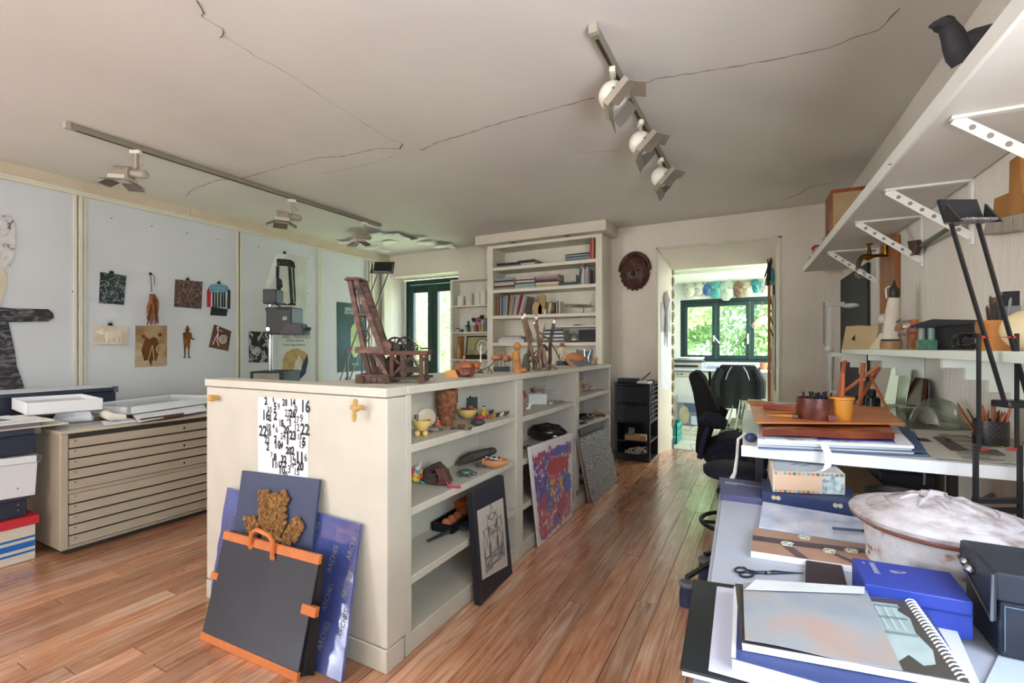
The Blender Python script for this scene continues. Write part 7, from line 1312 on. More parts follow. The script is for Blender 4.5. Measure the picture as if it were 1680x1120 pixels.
# translucent files standing at the far left of the desk
AC = glass('green_acrylic', (.78, .9, .68), .15)
o = thing('file_holder', 'row of pale green acrylic file plates at the left side of the desk', 'file holder', tuple(onz(1222, 690, DZ)))
for j, (u0, v0, u1, v1, h_) in enumerate(((1192, 706, 1202, 672, .0), (1207, 705, 1215, 662, 0), (1214, 708, 1224, 664, 0))):
    a = onz(u0, v0, DZ - .02 * (1 - j)); kk = (a.y * cs - a.x * sn) / 770; dx = Vector((cs, sn, 0)) * ((u1 - u0) * kk); up = Vector((0, 0, (v0 - v1) * kk)); fw_ = Vector((WD.x, WD.y, 0)) * .16
    MB().quadplate(a, a + fw_, a + fw_ + dx + up, a + dx + up, .003).build('plate', AC if j != 1 else M('#c9d4bc', .5), o, w=True)
MB().box(-.06, -.04, -.03, .03, .1, -.004).build('base', M('#a9b4a0', .5), o)
o = solo(MB().box(-.04, -.05, 0, .03, .05, .05), 'green_box', M('#cfd9b4', .6), 'pale lime paper box behind the acrylic plates', 'box', tuple(onz(1240, 672, DZ + .001)), bev=.002)
# tripod of wooden sticks and ink bottles
STK = mottled('stick_wood', [(.3, '#8a4526'), (.6, '#a55c36'), (.8, '#b87048')], 8, (3, 3, .6), rough=.6)
o = thing('stick_tripod', 'crossed reddish wooden sticks tied as a tripod on the desk', 'sticks', tuple(onz(1425, 685, DZ))); c = onz(1425, 688, DZ); kk = (c.y * cs - c.x * sn) / 770
RT = Vector((cs, sn, 0)); FW = Vector((-sn, cs, 0))
def dl(u, v, y=0): return c + RT * ((u - 1425) * kk) + FW * y + Vector((0, 0, max(.002, (688 - v) * kk)))
for (a, b, r) in (((1370, 690, .0), (1399, 592, .05), 3.2), ((1410, 686, .0), (1416, 595, .0), 3.6), ((1378, 660, .06), (1433, 600, -.03), 3), ((1398, 662, -.03), (1456, 604, .05), 3), ((1424, 610, .0), (1458, 686, -.02), 2.2)): MB().cyl(dl(*a), dl(*b), r * kk, n=9).build('stick', STK, o, w=True)
MB().sph(dl(1415, 622), (4 * kk, 4 * kk, 3 * kk), 9, 6).build('binding', M('#d8c9a8', .8), o, w=True)
def inkb(u, v, r, h, label, col):
    p = onz(u, v, DZ); k2 = (p.y * cs - p.x * sn) / 770; o = thing('ink_bottle', label, 'bottle', tuple(p)); MB().lathe([(r * k2, 0), (r * 1.05 * k2, .002), (r * k2, h * .65 * k2), (r * .45 * k2, h * .75 * k2), (r * .45 * k2, h * k2)], 16).build('body', M(col, .2, coat=.3), o); MB().lathe([(r * .5 * k2, h * k2), (r * .52 * k2, h * 1.12 * k2), (0, h * 1.14 * k2)], 12).build('cap', BLACK, o)
inkb(1432, 672, 10, 30, 'square shouldered black ink bottle behind the sticks', '#1b1d1c'); inkb(1412, 664, 7, 26, 'slim black ink bottle behind the wooden beaker', '#26241f')
solo(MB().tube([onz(1400, 668, DZ + .003), onz(1440, 672, DZ + .003), onz(1472, 668, DZ + .003)], .005, 8), 'twisted_stick', M('#9a6f45', .7, bump=.6, bs=120), 'twisted tan rope stick lying behind the sticks', 'stick')
# leaning mirrors and book at the wall
def wl_plate(name, label, cat, quad, off, mat, th=.004):
    q = [onr(u, v, off[i]) for i, (u, v) in enumerate(quad)]; n_ = (q[1] - q[0]).cross(q[3] - q[0]).normalized(); r_ = ray(*quad[2]); q[2] = E0 + r_ * ((q[0] - E0).dot(n_) / r_.dot(n_))
    o = thing(name, label, cat, tuple((q[0] + q[1]) / 2)); MB().quadplate(*q, th).build('plate', mat, o, w=True, bev=.001); return o
MIR = M('#b8bdb8', .06, 1, var=.02)
wl_plate('mirror_plate', 'narrow tilted mirror plate leaning under the wall shelf', 'mirror', ((1449, 663), (1469, 663), (1477, 600), (1464, 598)), (.12, .1, .05, .05), MIR)
wl_plate('mirror_plate', 'wide polished steel plate leaning under the wall shelf', 'mirror', ((1470, 663), (1485, 663), (1498, 606), (1477, 600)), (.1, .1, .05, .05), M('#a49c90', .12, 1, var=.2))
wl_plate('brown_book', 'dark red brown book leaning beside the mirror plates', 'book', ((1484, 664), (1510, 664), (1515, 620), (1496, 618)), (.1, .1, .04, .04), mottled('brown_cover', [(.3, '#3a1c18'), (.6, '#552a24')], 12, rough=.4), .02)
wl_plate('grey_plate', 'blue grey steel plate behind the brown book', 'plate', ((1505, 664), (1522, 664), (1524, 626), (1512, 622)), (.06, .06, .03, .03), M('#8f969c', .3, .6))
# glass sheet and glass dome
GLG = glass('green_glass', (.82, .92, .8), .12)
flat('glass_sheet', 'pale green glass sheet lying on the desk', 'glass', ((1492, 703), (1600, 704), (1585, 672), (1450, 668)), DZ + .001, .006, GLG)
o = thing('glass_bell', 'clear blown glass dome on the green glass sheet', 'dome', tuple(onz(1538, 694, DZ + .0075))); k2 = spot(1538, 694, DZ)[1]
MB().lathe([(42 * k2, 0), (36 * k2, 2 * k2), (33 * k2, 12 * k2), (27 * k2, 26 * k2), (17 * k2, 36 * k2), (6 * k2, 40 * k2), (.1 * k2, 41 * k2)], 30).build('dome', glass('bell_glass', (.92, .95, .9), .14), o)
# newspaper
NWS = mottled('newsprint', [(.35, '#6f6d6a'), (.45, '#b5b1a8'), (.6, '#c9c5bb')], 30, (1, 6, 1), detail=2)
o = flat('newspaper', 'open newspaper spread over the right part of the desk', 'newspaper', ((1530, 752), (1679, 762), (1660, 712), (1480, 704)), DZ + .001, .001, M('#c4c0b6', .8, var=.05), bow=.002)
def ndec(quad, mat, nm): MB().quadplate(*[onz(u, v, DZ + .007) for u, v in quad], .0006).build(nm, mat, o, w=True)
ndec(((1560, 738), (1590, 738), (1550, 716), (1530, 716)), M('#55524e', .8), 'grey_photo'); ndec(((1500, 722), (1530, 724), (1520, 719), (1494, 717)), M('#47464a', .8), 'dark_photo'); ndec(((1600, 741), (1650, 746), (1635, 737), (1595, 735)), M('#6a6866', .8), 'grey_photo'); ndec(((1630, 731), (1648, 733), (1640, 726), (1626, 725)), M('#c9a83a', .7), 'yellow_block'); ndec(((1604, 721), (1620, 722), (1614, 717), (1600, 716)), M('#c4a23c', .7), 'yellow_block'); ndec(((1550, 721), (1562, 722), (1560, 719), (1549, 718)), M('#a83c3c', .7), 'red_block')
for j in range(12):
    v = 712 + j * 3.6; u = 1500 + j * 3.5; ndec(((u + 40, v), (u + 90 + 20 * (j % 2), v + 3), (u + 90 + 20 * (j % 2), v + 2.2), (u + 40, v - .8)), M('#7b7873', .8), 'text_line')
# black pencil pot
p = onr(1625, 716, .16); z_ = DZ + .0005; q = onz(1625, 712, DZ); k2 = (q.y * cs - q.x * sn) / 770
q = onr(1625, 712, .12); k2 = (q.y * cs - q.x * sn) / 770
o = thing('pencil_pot', 'black perforated pot packed with brown pencils at the wall end of the desk', 'pot', (q.x, q.y, DZ + .0005)); R = 22 * k2; hh = 42 * k2
MB().lathe([(R, 0), (R, hh), (R * .94, hh), (R * .92, .006), (0, .005)], 30).build('pot', M('#1a1b1f', .3, spec=.6), o)
m = MB()
for i in range(22):
    for j in range(6): a = (i + .5 * (j % 2)) * 2 * math.pi / 22; m.sph((R * 1.0 * math.cos(a), R * math.sin(a), hh * (.42 + .09 * j)), (.0018, .0018, .0016), 6, 4)
o2 = m.build('perforation', M('#8a6a54', .5), o); o2['kind'] = 'stuff'
random.seed(77); PC = [M('#a5502c', .5), M('#8a4428', .5), M('#b5693c', .5), M('#6b3a2a', .5)]
for j in range(24):
    a = random.uniform(0, 6.28); r = R * random.uniform(.1, .85); ex = random.uniform(-.05, .03); e = Vector((r * math.cos(a) * 1.3 + ex, r * math.sin(a) * 1.2, hh + random.uniform(.02, .05))); s0 = Vector((r * math.cos(a) * .8, r * math.sin(a) * .8, .012))
    MB().tube([s0, e, e + (e - s0).normalized() * .008], [.0028, .0028, .0005], 6).build('pencil', PC[j % 4], o)
# ------------------------------------------------------------------ under the desk
def udbox(s0, s1, o0, o1, z0, z1, mat, name, label): 
    t = rwthing(name, label, 'box', (s0 + s1) / 2, (o0 + o1) / 2, z0); a, b, h_ = (s1 - s0) / 2, (o1 - o0) / 2, z1 - z0; MB().box(-b, -a, 0, b, a, h_ * .8).build('body', mat, t, bev=.004); MB().box(-b - .004, -a - .004, h_ * .8 + .001, b + .004, a + .004, h_).build('lid', mat, t, bev=.004); return t
udbox(2.55, 3.1, .28, .62, 0, .56, M('#8a6f52', .7, bump=.05), 'cardboard_box', 'large brown cardboard box standing under the desk')
udbox(2.9, 3.2, .05, .26, 0, .74, M('#1e1f26', .6), 'black_case', 'tall black case against the wall under the desk')
udbox(2.15, 2.42, .4, .68, 0, .5, M('#cfd4d2', .6), 'white_box', 'pale box with papers under the near end of the desk')
# ================================================================== high shelf on the right wall
HS = rwthing('wall_shelf', 'long white shelf on perforated metal brackets high on the right wall', 'shelf', 2.5, .0, 1.9)
SHM = M('#ddd8d2', .5, var=.03)
z0 = .005
for a, b in ((.2, 3.66), (3.664, 5.16)): MB().box(-.335, a - 2.5, z0, -.004, b - 2.5, z0 + .03).build('board', SHM, HS, bev=.003)
for a, b in ((.2, 3.66), (3.664, 5.16)): MB().box(-.349, a - 2.5, z0 - .004, -.336, b - 2.5, z0 + .05).build('front_edge', M('#e6e4de', .5, var=.02), HS, bev=.002)
BRK = M('#e4e2dc', .45, var=.02)
for bi, (u, v) in enumerate(((1378, 408), (1410, 360), (1455, 308), (1577, 180))):
    p = onr(u, v, .30); s_ = wallc(p)[0] - 2.5; s_ = {0: 4.14, 1: 3.24, 2: 2.64, 3: 1.91}[bi] - 2.5
    b = MB().box(-.3, s_ - .012, -.006, -.004, s_ + .012, z0 - .001).box(-.012, s_ - .012, -.27, -.002, s_ + .012, z0 - .001).build('bracket', BRK, HS)
    A = Vector((-.29, s_, -.004)); Bv = Vector((-.008, s_, -.235)); d = (Bv - A); L = d.length; n = 7
    m = MB(); ww = .016; holes = []
    fr_ = frame(A, d, (0, 1, 0))
    fr2 = frame(A, d, d.cross(Vector((0, 1, 0))))
    m.box(0, -ww, -.0015, L, ww, .0015, fr2).build('strut', BRK, HS)
    for j in range(1, n): MB().cyl(fr2 @ Vector((L * j / n, 0, -.0022)), fr2 @ Vector((L * j / n, 0, .0022)), .0085, n=12).build('strut_hole', M('#8d8580', .7), HS)
for u, v in ((1460, 270), (1540, 185), (1630, 80), (1507, 226)):
    p = onz(u, v, 1.903); MB().sph(tuple(WM[HS.name].inverted() @ Vector((p.x, p.y, 1.9045))), (.006, .003, .002), 6, 4).build('screw', M('#5a4a40', .6), HS)
ST = 1.937
def ons(u, v): return onz(u, v, ST)
# bird sculpture on the shelf
def shelfspot(s_, off): return rw(s_, off, ST)
p = onr(1590, 110, .27); s_b = wallc(p)[0]; p = rw(s_b, .27, ST); kk = (p.y * cs - p.x * sn) / 770
pu = 840 + 770 * ((cs * p.x + sn * p.y) / (p.y * cs - p.x * sn)); pv = 570 - (ST - H) / kk
o = thing('stone_bird', 'dark grey carved stone bird perched on the high wall shelf', 'sculpture', tuple(p), 0)
RT2 = Vector((cs, sn, 0)); BSM = M('#34343a', .7, var=.25, bump=.3)
def bp_(u, v, y=0): return RT2 * ((u - pu) * kk) + Vector((-sn, cs, 0)) * y + Vector((0, 0, max(0, (pv - v) * kk)))
MB().tube([bp_(1582, 100), bp_(1575, 88), bp_(1568, 72), bp_(1562, 56), bp_(1554, 44), bp_(1546, 40)], [.03, .034, .031, .027, .023, .018], 14).build('neck', BSM, o)
MB().tube([bp_(1566, 86), bp_(1578, 80), bp_(1600, 74), bp_(1625, 66), bp_(1650, 62), bp_(1670, 66)], [.012, .038, .046, .044, .03, .01], 14).build('body', BSM, o)
MB().sph(bp_(1549, 40), (.027, .024, .021), 14, 9).build('head', BSM, o); MB().tube([bp_(1543, 40), bp_(1533, 41), bp_(1525, 44)], [.016, .011, .004], 9).build('beak', BSM, o); MB().sph(bp_(1545, 35, -.02), .004, 6, 4).build('eye', BLACK, o)
MB().box(-.05, -.03, 0, .06, .03, .012).build('foot', BSM, o)
solo(MB().sph((0, 0, .04), (.05, .04, .04), 10, 7, .3), 'stone_lump', M('#302c3c', .7), 'dark violet stone lump on the near end of the high shelf', 'stone', tuple(rw(1.72, .27, ST)))
# wooden box and ornaments at the far end of the shelf
o = thing('wooden_case', 'orange brown wooden case standing at the far end of the high shelf', 'case', tuple(rw(4.35, .17, ST)), math.degrees(TA)); WDB = mottled('mahogany', [(.3, '#7a3a18'), (.6, '#9a5022'), (.8, '#ad6430')], 10, (1, 1, .4), rough=.4)
MB().box(-.1, -.16, 0, .12, .12, .43).build('body', WDB, o, bev=.004); MB().box(-.102, -.015, .02, -.098, -.01, .42).build('door_gap', BLACK, o); MB().box(-.09, -.165, .03, .1, -.16, .4).build('canvas_panel', M('#b39a74', .7), o)
SLV = M('#a9adaa', .4, .3, var=.2)
for i, (s_, c, l) in enumerate(((4.62, '#9fae9c', 'pale green'), (4.2, '#b4b8b4', 'silver'), (4.05, '#8a4434', 'rusty'))):
    solo(MB().sph((0, 0, .03), (.04, .05, .035), 10, 7, .5, 4, i).sph((.0, .03, .07), (.025, .025, .03), 8, 6, .4, 4, i + 2), 'crumpled_figure', M(c, .5, var=.25), '%s crumpled little figure on the high shelf' % l, 'figurine', tuple(rw(s_, .30, ST)), 0, 'crumpled figures on the high shelf')
o = thing('red_capped_figure', 'silver toy figure with a red cap at the end of the high shelf', 'figurine', tuple(rw(4.85, .28, ST))); MB().lathe([(.03, 0), (.035, .03), (.025, .07), (.03, .09), (.02, .115)], 12).build('body', SLV, o); MB().sph((0, 0, .125), (.04, .035, .03), 10, 6).build('cap', M('#b02a34', .5), o)
solo(MB().sph((0, 0, .045), (.022, .02, .045), 10, 7, .2), 'red_pepper', M('#8e2220', .35), 'dark red pepper shaped ornament at the shelf end', 'ornament', tuple(rw(5.05, .30, ST)))
# ------------------------------------------------------------------ pieces hung on the right wall
BP = M('#25292c', .6, var=.08)
def wpl(u0, v0, u1, v1, o0, o1, mat, name, label, cat, bev=.002):
    a = onr(u0, v0); b = onr(u1, v1); sa, sb = wallc(a)[0], wallc(b)[0]; za = a.z; zb_ = b.z
    t = rwthing(name, label, cat, (sa + sb) / 2, 0, min(za, zb_)); MB().box(-o1, -abs(sa - sb) / 2, 0, -o0, abs(sa - sb) / 2, abs(za - zb_)).build('panel', mat, t, bev=bev); return t
s0, s1 = wallc(onr(1383, 500))[0], wallc(onr(1428, 500))[0]
t = rwthing('black_banner', 'tall narrow black board hanging at the far end of the right wall', 'board', (s0 + s1) / 2, 0, .62); MB().box(-.02, -abs(s0 - s1) / 2, 0, -.004, abs(s0 - s1) / 2, 1.22).build('board', BP, t, bev=.002)
s0, s1 = wallc(onr(1452, 450))[0], wallc(onr(1478, 450))[0]
t = rwthing('wooden_plank', 'orange brown upright plank fixed to the right wall behind the brass tap', 'plank', (s0 + s1) / 2, 0, 1.2); MB().box(-.03, -abs(s0 - s1) / 2, 0, -.004, abs(s0 - s1) / 2, .69).build('plank', mottled('plank_wood', [(.3, '#7e431c'), (.6, '#9d5a28'), (.8, '#b06e38')], 9, (1, 1, .25), rough=.5), t, bev=.003)
# brass tap with a bulb
pt_ = onr(1456, 418, .03); kt = (pt_.y * cs - pt_.x * sn) / 770
o = thing('brass_tap', 'old brass garden tap with a light bulb on its spout', 'tap', tuple(pt_), 0)
tp = lambda u, v, y=0: RT2 * ((u - 1456) * kt) + Vector((-sn, cs, 0)) * y + Vector((0, 0, (418 - v) * kt))
MB().tube([tp(1460, 418), tp(1440, 419), tp(1432, 420), tp(1424, 422), tp(1416, 421), tp(1410, 427)], [.012, .01, .012, .022, .016, .014], 12).build('body', BRASS, o); MB().cyl(tp(1453, 418), tp(1453, 402), .016, n=12).build('fitting', BRASS, o)
MB().tube([tp(1426, 418), tp(1426, 408), tp(1426, 402)], [.014, .009, .006], 10).build('valve', BRASS, o); MB().bar(tp(1422, 401), tp(1431, 400), .012, .01).build('handle', BRASS, o)
MB().tube([tp(1411, 426), tp(1408, 434), tp(1409, 440)], [.014, .014, .013], 10).build('spout', M('#4a3538', .5), o); MB().sph(tp(1411.5, 448), (.03, .03, .034), 14, 9).build('bulb', glass('bulb_glass', (.95, .95, .93), .15), o)
# green handled axe
a, b = onr(1508, 405, .03), onr(1585, 357, .06)
o = thing('green_scraper', 'long green metal handled scraper hanging on the right wall', 'tool', tuple(a)); MB().tube([a, b, b + (b - a) * .12], [.011, .012, .011], 10).build('handle', M('#56604a', .45, .3, var=.25), o, w=True)
m = MB(); q = [onr(u, v, .03) for u, v in ((1496, 395), (1511, 393), (1514, 404), (1507, 418), (1499, 408))]; n_ = WN * .02; m.add([tuple(p) for p in q] + [tuple(p + n_) for p in q], [tuple(range(5)), tuple(range(9, 4, -1))] + [(i, (i + 1) % 5, 5 + (i + 1) % 5, 5 + i) for i in range(5)]); m.build('blade', M('#4a3530', .6, var=.3), o, w=True)
# wide brush
o = thing('wide_brush', 'wide flat brush with a wooden handle hanging on the right wall', 'brush', tuple(onr(1662, 340, .02)))
def wp2(pts, o0, o1):
    q = [onr(u, v, 0) for u, v in pts]; n = len(q); m = MB(); m.add([tuple(p + WN * o0) for p in q] + [tuple(p + WN * o1) for p in q], [tuple(range(n)), tuple(range(2 * n - 1, n - 1, -1))] + [(i, (i + 1) % n, n + (i + 1) % n, n + i) for i in range(n)]); return m
wp2(((1643, 359), (1712, 345), (1714, 318), (1695, 314), (1690, 250), (1672, 262), (1671, 314), (1646, 324)), .008, .026).build('handle', mottled('brush_wood', [(.3, '#8a5a26'), (.6, '#a8743a'), (.8, '#b98648')], 9, (1, 1, .3)), o, w=True, bev=.003)
wp2(((1632, 385), (1716, 374), (1716, 344), (1642, 359), (1636, 366)), .004, .036).build('bristles', mottled('bristle', [(.3, '#8a8274'), (.6, '#a89e8e'), (.8, '#bdb4a4')], 30, (1, 8, .5), rough=.9, bump=.5), o, w=True, bev=.006)
# ------------------------------------------------------------------ low shelf with stepped supports
LZ = 1.19
ls = rwthing('step_shelf', 'white shelf on stepped wooden supports above the desk', 'shelf', 2.7, 0, LZ); LSH = M('#e0e6dc', .45, var=.03)
MB().box(-.25, -1.6, -.03, -.003, 1.23, 0).build('board', LSH, ls, bev=.003)
for u, w_ in ((1395, 0), (1470, 0), (1620, 0)):
    s_ = wallc(onr(u, 600, .12))[0] - 2.7
    MB().prism([(-.24, -.031), (-.24, -.06), (-.18, -.06), (-.18, -.1), (-.12, -.1), (-.12, -.14), (-.065, -.14), (-.065, -.19), (-.003, -.19), (-.003, -.031)], s_ - .012, s_ + .012, Matrix(((1, 0, 0, 0), (0, 0, 1, 0), (0, 1, 0, 0), (0, 0, 0, 1)))).build('stepped_support', LSH, ls)
def lsp(u, off): r = onr(u, 575, off); return Vector((r.x, r.y, LZ + .0005)), (r.y * cs - r.x * sn) / 770
def sh(name, label, cat, u, off, parts, group=None):
    p, k = lsp(u, off); t = thing(name, label, cat, tuple(p), YD - 33, group)
    for nm_, mat, fn_ in parts: m = MB(); fn_(m, k); m.build(nm_, mat, t)
    return t
CRD = M('#d2b98f', .7, var=.06)
sh('card_stand', 'cream folded card with a small dark triangle on the wall shelf', 'card', 1398, .15, [('front', CRD, lambda m, k: m.prism([(-14 * k, 0), (10 * k, 0), (12 * k, 38 * k), (-8 * k, 38 * k)], -.003, .003, RX(82))), ('mark', BLACK, lambda m, k: m.prism([(-1 * k, 16 * k), (4 * k, 13 * k), (4 * k, 24 * k)], .003, .0045, RX(82)))])
sh('card_stand', 'second cream card leaning behind the first on the wall shelf', 'card', 1424, .13, [('front', M('#cdb48c', .7), lambda m, k: m.prism([(-16 * k, 0), (12 * k, 0), (16 * k, 38 * k), (-16 * k, 40 * k)], -.003, .003, RX(80)))])
sh('scallop_shell', 'pale scallop shaped card leaning on the wall shelf', 'shell', 1438, .17, [('shell', M('#d6c8ac', .6), lambda m, k: m.prism([(-10 * k, 0), (6 * k, 0), (10 * k, 22 * k), (6 * k, 28 * k)], -.004, .004, RX(75)))])
CLR = glass('clear_green_glass', (.86, .92, .86), .16)
sh('glass_bottle', 'clear glass decanter with a ball stopper on the wall shelf', 'bottle', 1449, .13, [('bottle', CLR, lambda m, k: m.lathe([(9 * k, 0), (10 * k, 2 * k), (9 * k, 20 * k), (7 * k, 30 * k), (6 * k, 40 * k), (8 * k, 42 * k)], 18)), ('stopper', M('#cfc8ba', .25, coat=.4), lambda m, k: m.sph((0, 0, 50 * k), (8 * k, 8 * k, 8.5 * k), 14, 9))])
o, kk = None, None
def wrapped(m, k): m.tube([(0, 0, 14 * k), (1 * k, 0, 40 * k), (2 * k, 0, 62 * k), (4 * k, 0, 84 * k)], [13 * k, 11 * k, 10 * k, 8 * k], 16)
t = sh('wrapped_figure', 'cloth wrapped figure with a dark lantern head on the wall shelf', 'sculpture', 1462, .15, [('body', M('#d2c9b8', .85, bump=.5, bs=30), wrapped), ('base', M('#9a7a52', .5), lambda m, k: m.lathe([(15 * k, 0), (15 * k, 12 * k), (13 * k, 14 * k)], 20)), ('band', BLACK, lambda m, k: m.lathe([(13 * k, 14 * k), (14 * k, 14.5 * k), (14 * k, 16 * k), (13 * k, 16.5 * k)], 18)), ('head', M('#3b332e', .4, .3), lambda m, k: m.lathe([(6 * k, 84 * k), (8 * k, 88 * k), (7 * k, 98 * k), (3 * k, 104 * k), (2 * k, 110 * k), (.5 * k, 114 * k)], 12, T(4 * k, 0, 0))), ('patch', M('#5a544e', .8), lambda m, k: m.prism([(4 * k, 44 * k), (11 * k, 50 * k), (11 * k, 40 * k)], 10 * k, 12 * k, RX(90))), ('white_frame', WHITE, lambda m, k: m.tube([(-6 * k, 0, 84 * k), (-7 * k, 0, 100 * k), (-2 * k, 0, 104 * k)], 1 * k, 5))])
sh('clear_ornament', 'crumpled clear glass and pink ornament on the wall shelf', 'ornament', 1487, .16, [('glass', glass('pink_glass', (.95, .86, .82), .2), lambda m, k: (m.lathe([(10 * k, 0), (6 * k, 6 * k), (9 * k, 16 * k), (12 * k, 26 * k)], 14), m.sph((0, 0, 36 * k), (15 * k, 15 * k, 12 * k), 12, 8, .4, 3))), ('wood_bits', M('#b07a4a', .6), lambda m, k: (m.sph((-8 * k, 0, 36 * k), (6 * k, 6 * k, 5 * k), 8, 6, .3)))])
sh('amber_bottle', 'orange plastic bottle with orange cap on the wall shelf', 'bottle', 1500, .12, [('bottle', M('#a85a28', .35), lambda m, k: m.lathe([(9 * k, 0), (10 * k, 2 * k), (10 * k, 34 * k), (5 * k, 40 * k)], 16)), ('cap', M('#d0702a', .4), lambda m, k: m.lathe([(5.5 * k, 40 * k), (5.5 * k, 49 * k), (0, 50 * k)], 14))])
sh('green_marble_clock', 'small green marble block with two columns on the wall shelf', 'ornament', 1520, .2, [('block', M('#3f6a58', .4, var=.4, vs=60), lambda m, k: m.box(-12 * k, -.02, 0, 12 * k, .02, 17 * k)), ('column', M('#7a8c84', .4), lambda m, k: (m.cyl((-6 * k, 0, 17 * k), (-6 * k, 0, 36 * k), 4.5 * k, n=14))), ('column', M('#7a8c84', .4), lambda m, k: (m.cyl((6 * k, 0, 17 * k), (6 * k, 0, 36 * k), 4.5 * k, n=14))), ('top', BLACK, lambda m, k: m.box(-14 * k, -.022, 36 * k, 14 * k, .022, 38 * k))])
sh('black_camera_bag', 'black rectangular bag with a flat lid on the wall shelf', 'bag', 1552, .12, [('body', M('#1d1e22', .7, bump=.2), lambda m, k: m.box(-26 * k, -.05, 0, 30 * k, .05, 40 * k)), ('lid', M('#24252a', .6), lambda m, k: m.prism([(-40 * k, 38 * k), (34 * k, 41 * k), (32 * k, 47 * k), (-20 * k, 50 * k), (-42 * k, 42 * k)], -.06, .06, RX(90)))])
m_ = lambda m, k: [m.tube([((x0 + 22 * math.cos(a) * q) * k, .02 * math.sin(a * 1.7 + x0), (16 + 12 * math.sin(a) * q + 2 * math.sin(3 * a)) * k) for a in [i * .42 for i in range(15)]], 3.2 * k, 8, True) for x0, q in ((0, 1), (4, .75))]
sh('black_cable_knot', 'knotted glossy black cable on the wall shelf', 'cable', 1592, .19, [('loop', M('#16171a', .25, spec=.6), m_)])
PT = lambda m, k: m.lathe([(24 * k, 0), (25 * k, 2 * k), (24 * k, 42 * k), (26 * k, 46 * k), (26 * k, 49 * k), (22 * k, 49 * k), (21 * k, 4 * k), (0, 3 * k)], 28)
p, k = lsp(1636, .13)
t = thing('brush_pot', 'orange brown wooden pot full of brushes and pens on the wall shelf', 'pot', tuple(p), 0); m = MB(); PT(m, k); m.build('pot', mottled('turned_wood', [(.3, '#a8682c'), (.6, '#bd7c3a'), (.8, '#cb8f50')], 5, (1, 1, .4), rough=.4), t)
random.seed(19)
for j in range(11):
    a = random.uniform(0, 6.28); r = random.uniform(2, 16) * k; h_ = random.uniform(62, 84) * k; MB().tube([(r * .6 * math.cos(a), r * .6 * math.sin(a), 6 * k), (r * 1.1 * math.cos(a), r * 1.1 * math.sin(a), h_), (r * 1.15 * math.cos(a), r * 1.15 * math.sin(a), h_ + 6 * k)], [1.8 * k, 2.2 * k, .8 * k], 7).build('pen', M(['#2a282a', '#4a3832', '#8a8a8c', '#3a4038'][j % 4], .4), t)
MB().box(6 * k, -.012, 40 * k, 26 * k, .012, 72 * k).build('brush_ferrule', STEEL, t); MB().box(7 * k, -.01, 72 * k, 25 * k, .01, 96 * k).build('brush_hair', BLACK, t); MB().box(-4 * k, .01, 40 * k, 6 * k, .03, 88 * k).build('flat_stick', M('#7a5c4a', .5), t)
sh('cream_globe', 'large cream round vase at the near end of the wall shelf', 'vase', 1690, .13, [('globe', M('#dccba2', .5, var=.05), lambda m, k: m.sph((0, 0, 34 * k), (36 * k, 36 * k, 34 * k), 24, 14))])
# ------------------------------------------------------------------ white articulated magnifier lamp
p = ond(1368, 645, 2.75); p.z = DZ
q = onr(1368, 600, .22); kk = (q.y * cs - q.x * sn) / 770
o = thing('arm_lamp', 'white articulated spring arm lamp clamped behind the desk', 'lamp', (q.x, q.y, DZ - .03)); WA = M('#d6d8d2', .4, var=.04)
def al(u, v, y=0): return RT2 * ((u - 1368) * kk) + Vector((-sn, cs, 0)) * y + Vector((0, 0, H + (570 - v) * kk - DZ + .03))
q0 = al(1361, 648); 
for dy in (-.012, .012): 
    MB().bar(al(1362, 645, dy), al(1361, 577, dy), .006, .018, (0, 1, 0)).build('lower_arm', WA, o); MB().bar(al(1359, 570, dy), al(1362, 498, dy), .006, .016, (0, 1, 0)).build('upper_arm', WA, o)
def spring(a, b, r, n, name):
    pts = []; d = b - a; x = d.orthogonal().normalized(); y = d.normalized().cross(x)
    for i in range(n * 8 + 1): t_ = i / (n * 8); an = i * math.pi / 4; pts.append(a + d * t_ + x * r * math.cos(an) + y * r * math.sin(an))
    MB().tube(pts, .0022, 5).build(name, M('#6a6a66', .4, .5), o)
spring(al(1352, 495), al(1352, 566), .008, 18, 'spring'); spring(al(1368, 582), al(1364, 640), .008, 16, 'spring')
MB().sph(al(1360, 573), (.03, .025, .025), 10, 7, .2).build('joint', WA, o); MB().box(-.02, -.02, 0, .02, .02, .03).cyl((0, 0, .03), tuple(al(1362, 648)), .012).build('clamp', WA, o)
MB().bar(al(1357, 499), al(1384, 499), .03, .035).build('head_bar', WA, o); MB().sph(al(1395, 501), (.06, .03, .02), 14, 8).build('shade', M('#e6e8e8', .4), o)
# ================================================================== low grey table in the foreground
TZ = .72
tb = rwthing('low_table', 'low grey table crowded with notebooks in the right foreground', 'table', 1.1, .47, 0)
MB().box(-.47, .45 - 1.1, TZ - .03, .46, 1.76 - 1.1, TZ).build('top', M('#a6abb8', .45, var=.04), tb, bev=.003)
for x, y in ((-.36, -.58), (-.36, .58), (.42, -.58), (.42, .58)): MB().box(x - .02, y - .02, 0, x + .02, y + .02, TZ - .031).build('leg', M('#6e7076', .5), tb)
flat('grey_board', 'large plain grey board covering the left of the low table', 'board', ((1166, 955), (1440, 990), (1420, 830), (1187, 799)), TZ + .001, .003, M('#aab0be', .5, var=.03))
o = flat('brochure_box', 'slate violet booklet with small white text at the far end of the low table', 'booklet', ((1183, 810), (1250, 818), (1250, 790), (1180, 782)), TZ + .001, .022, M('#4b4d70', .5, var=.06), bev=.002)
a = onz(1188, 789, TZ + .0236); b = onz(1248, 797, TZ + .0236); dx = (b - a).normalized(); dy = Vector((-dx.y, dx.x, 0))
m = MB()
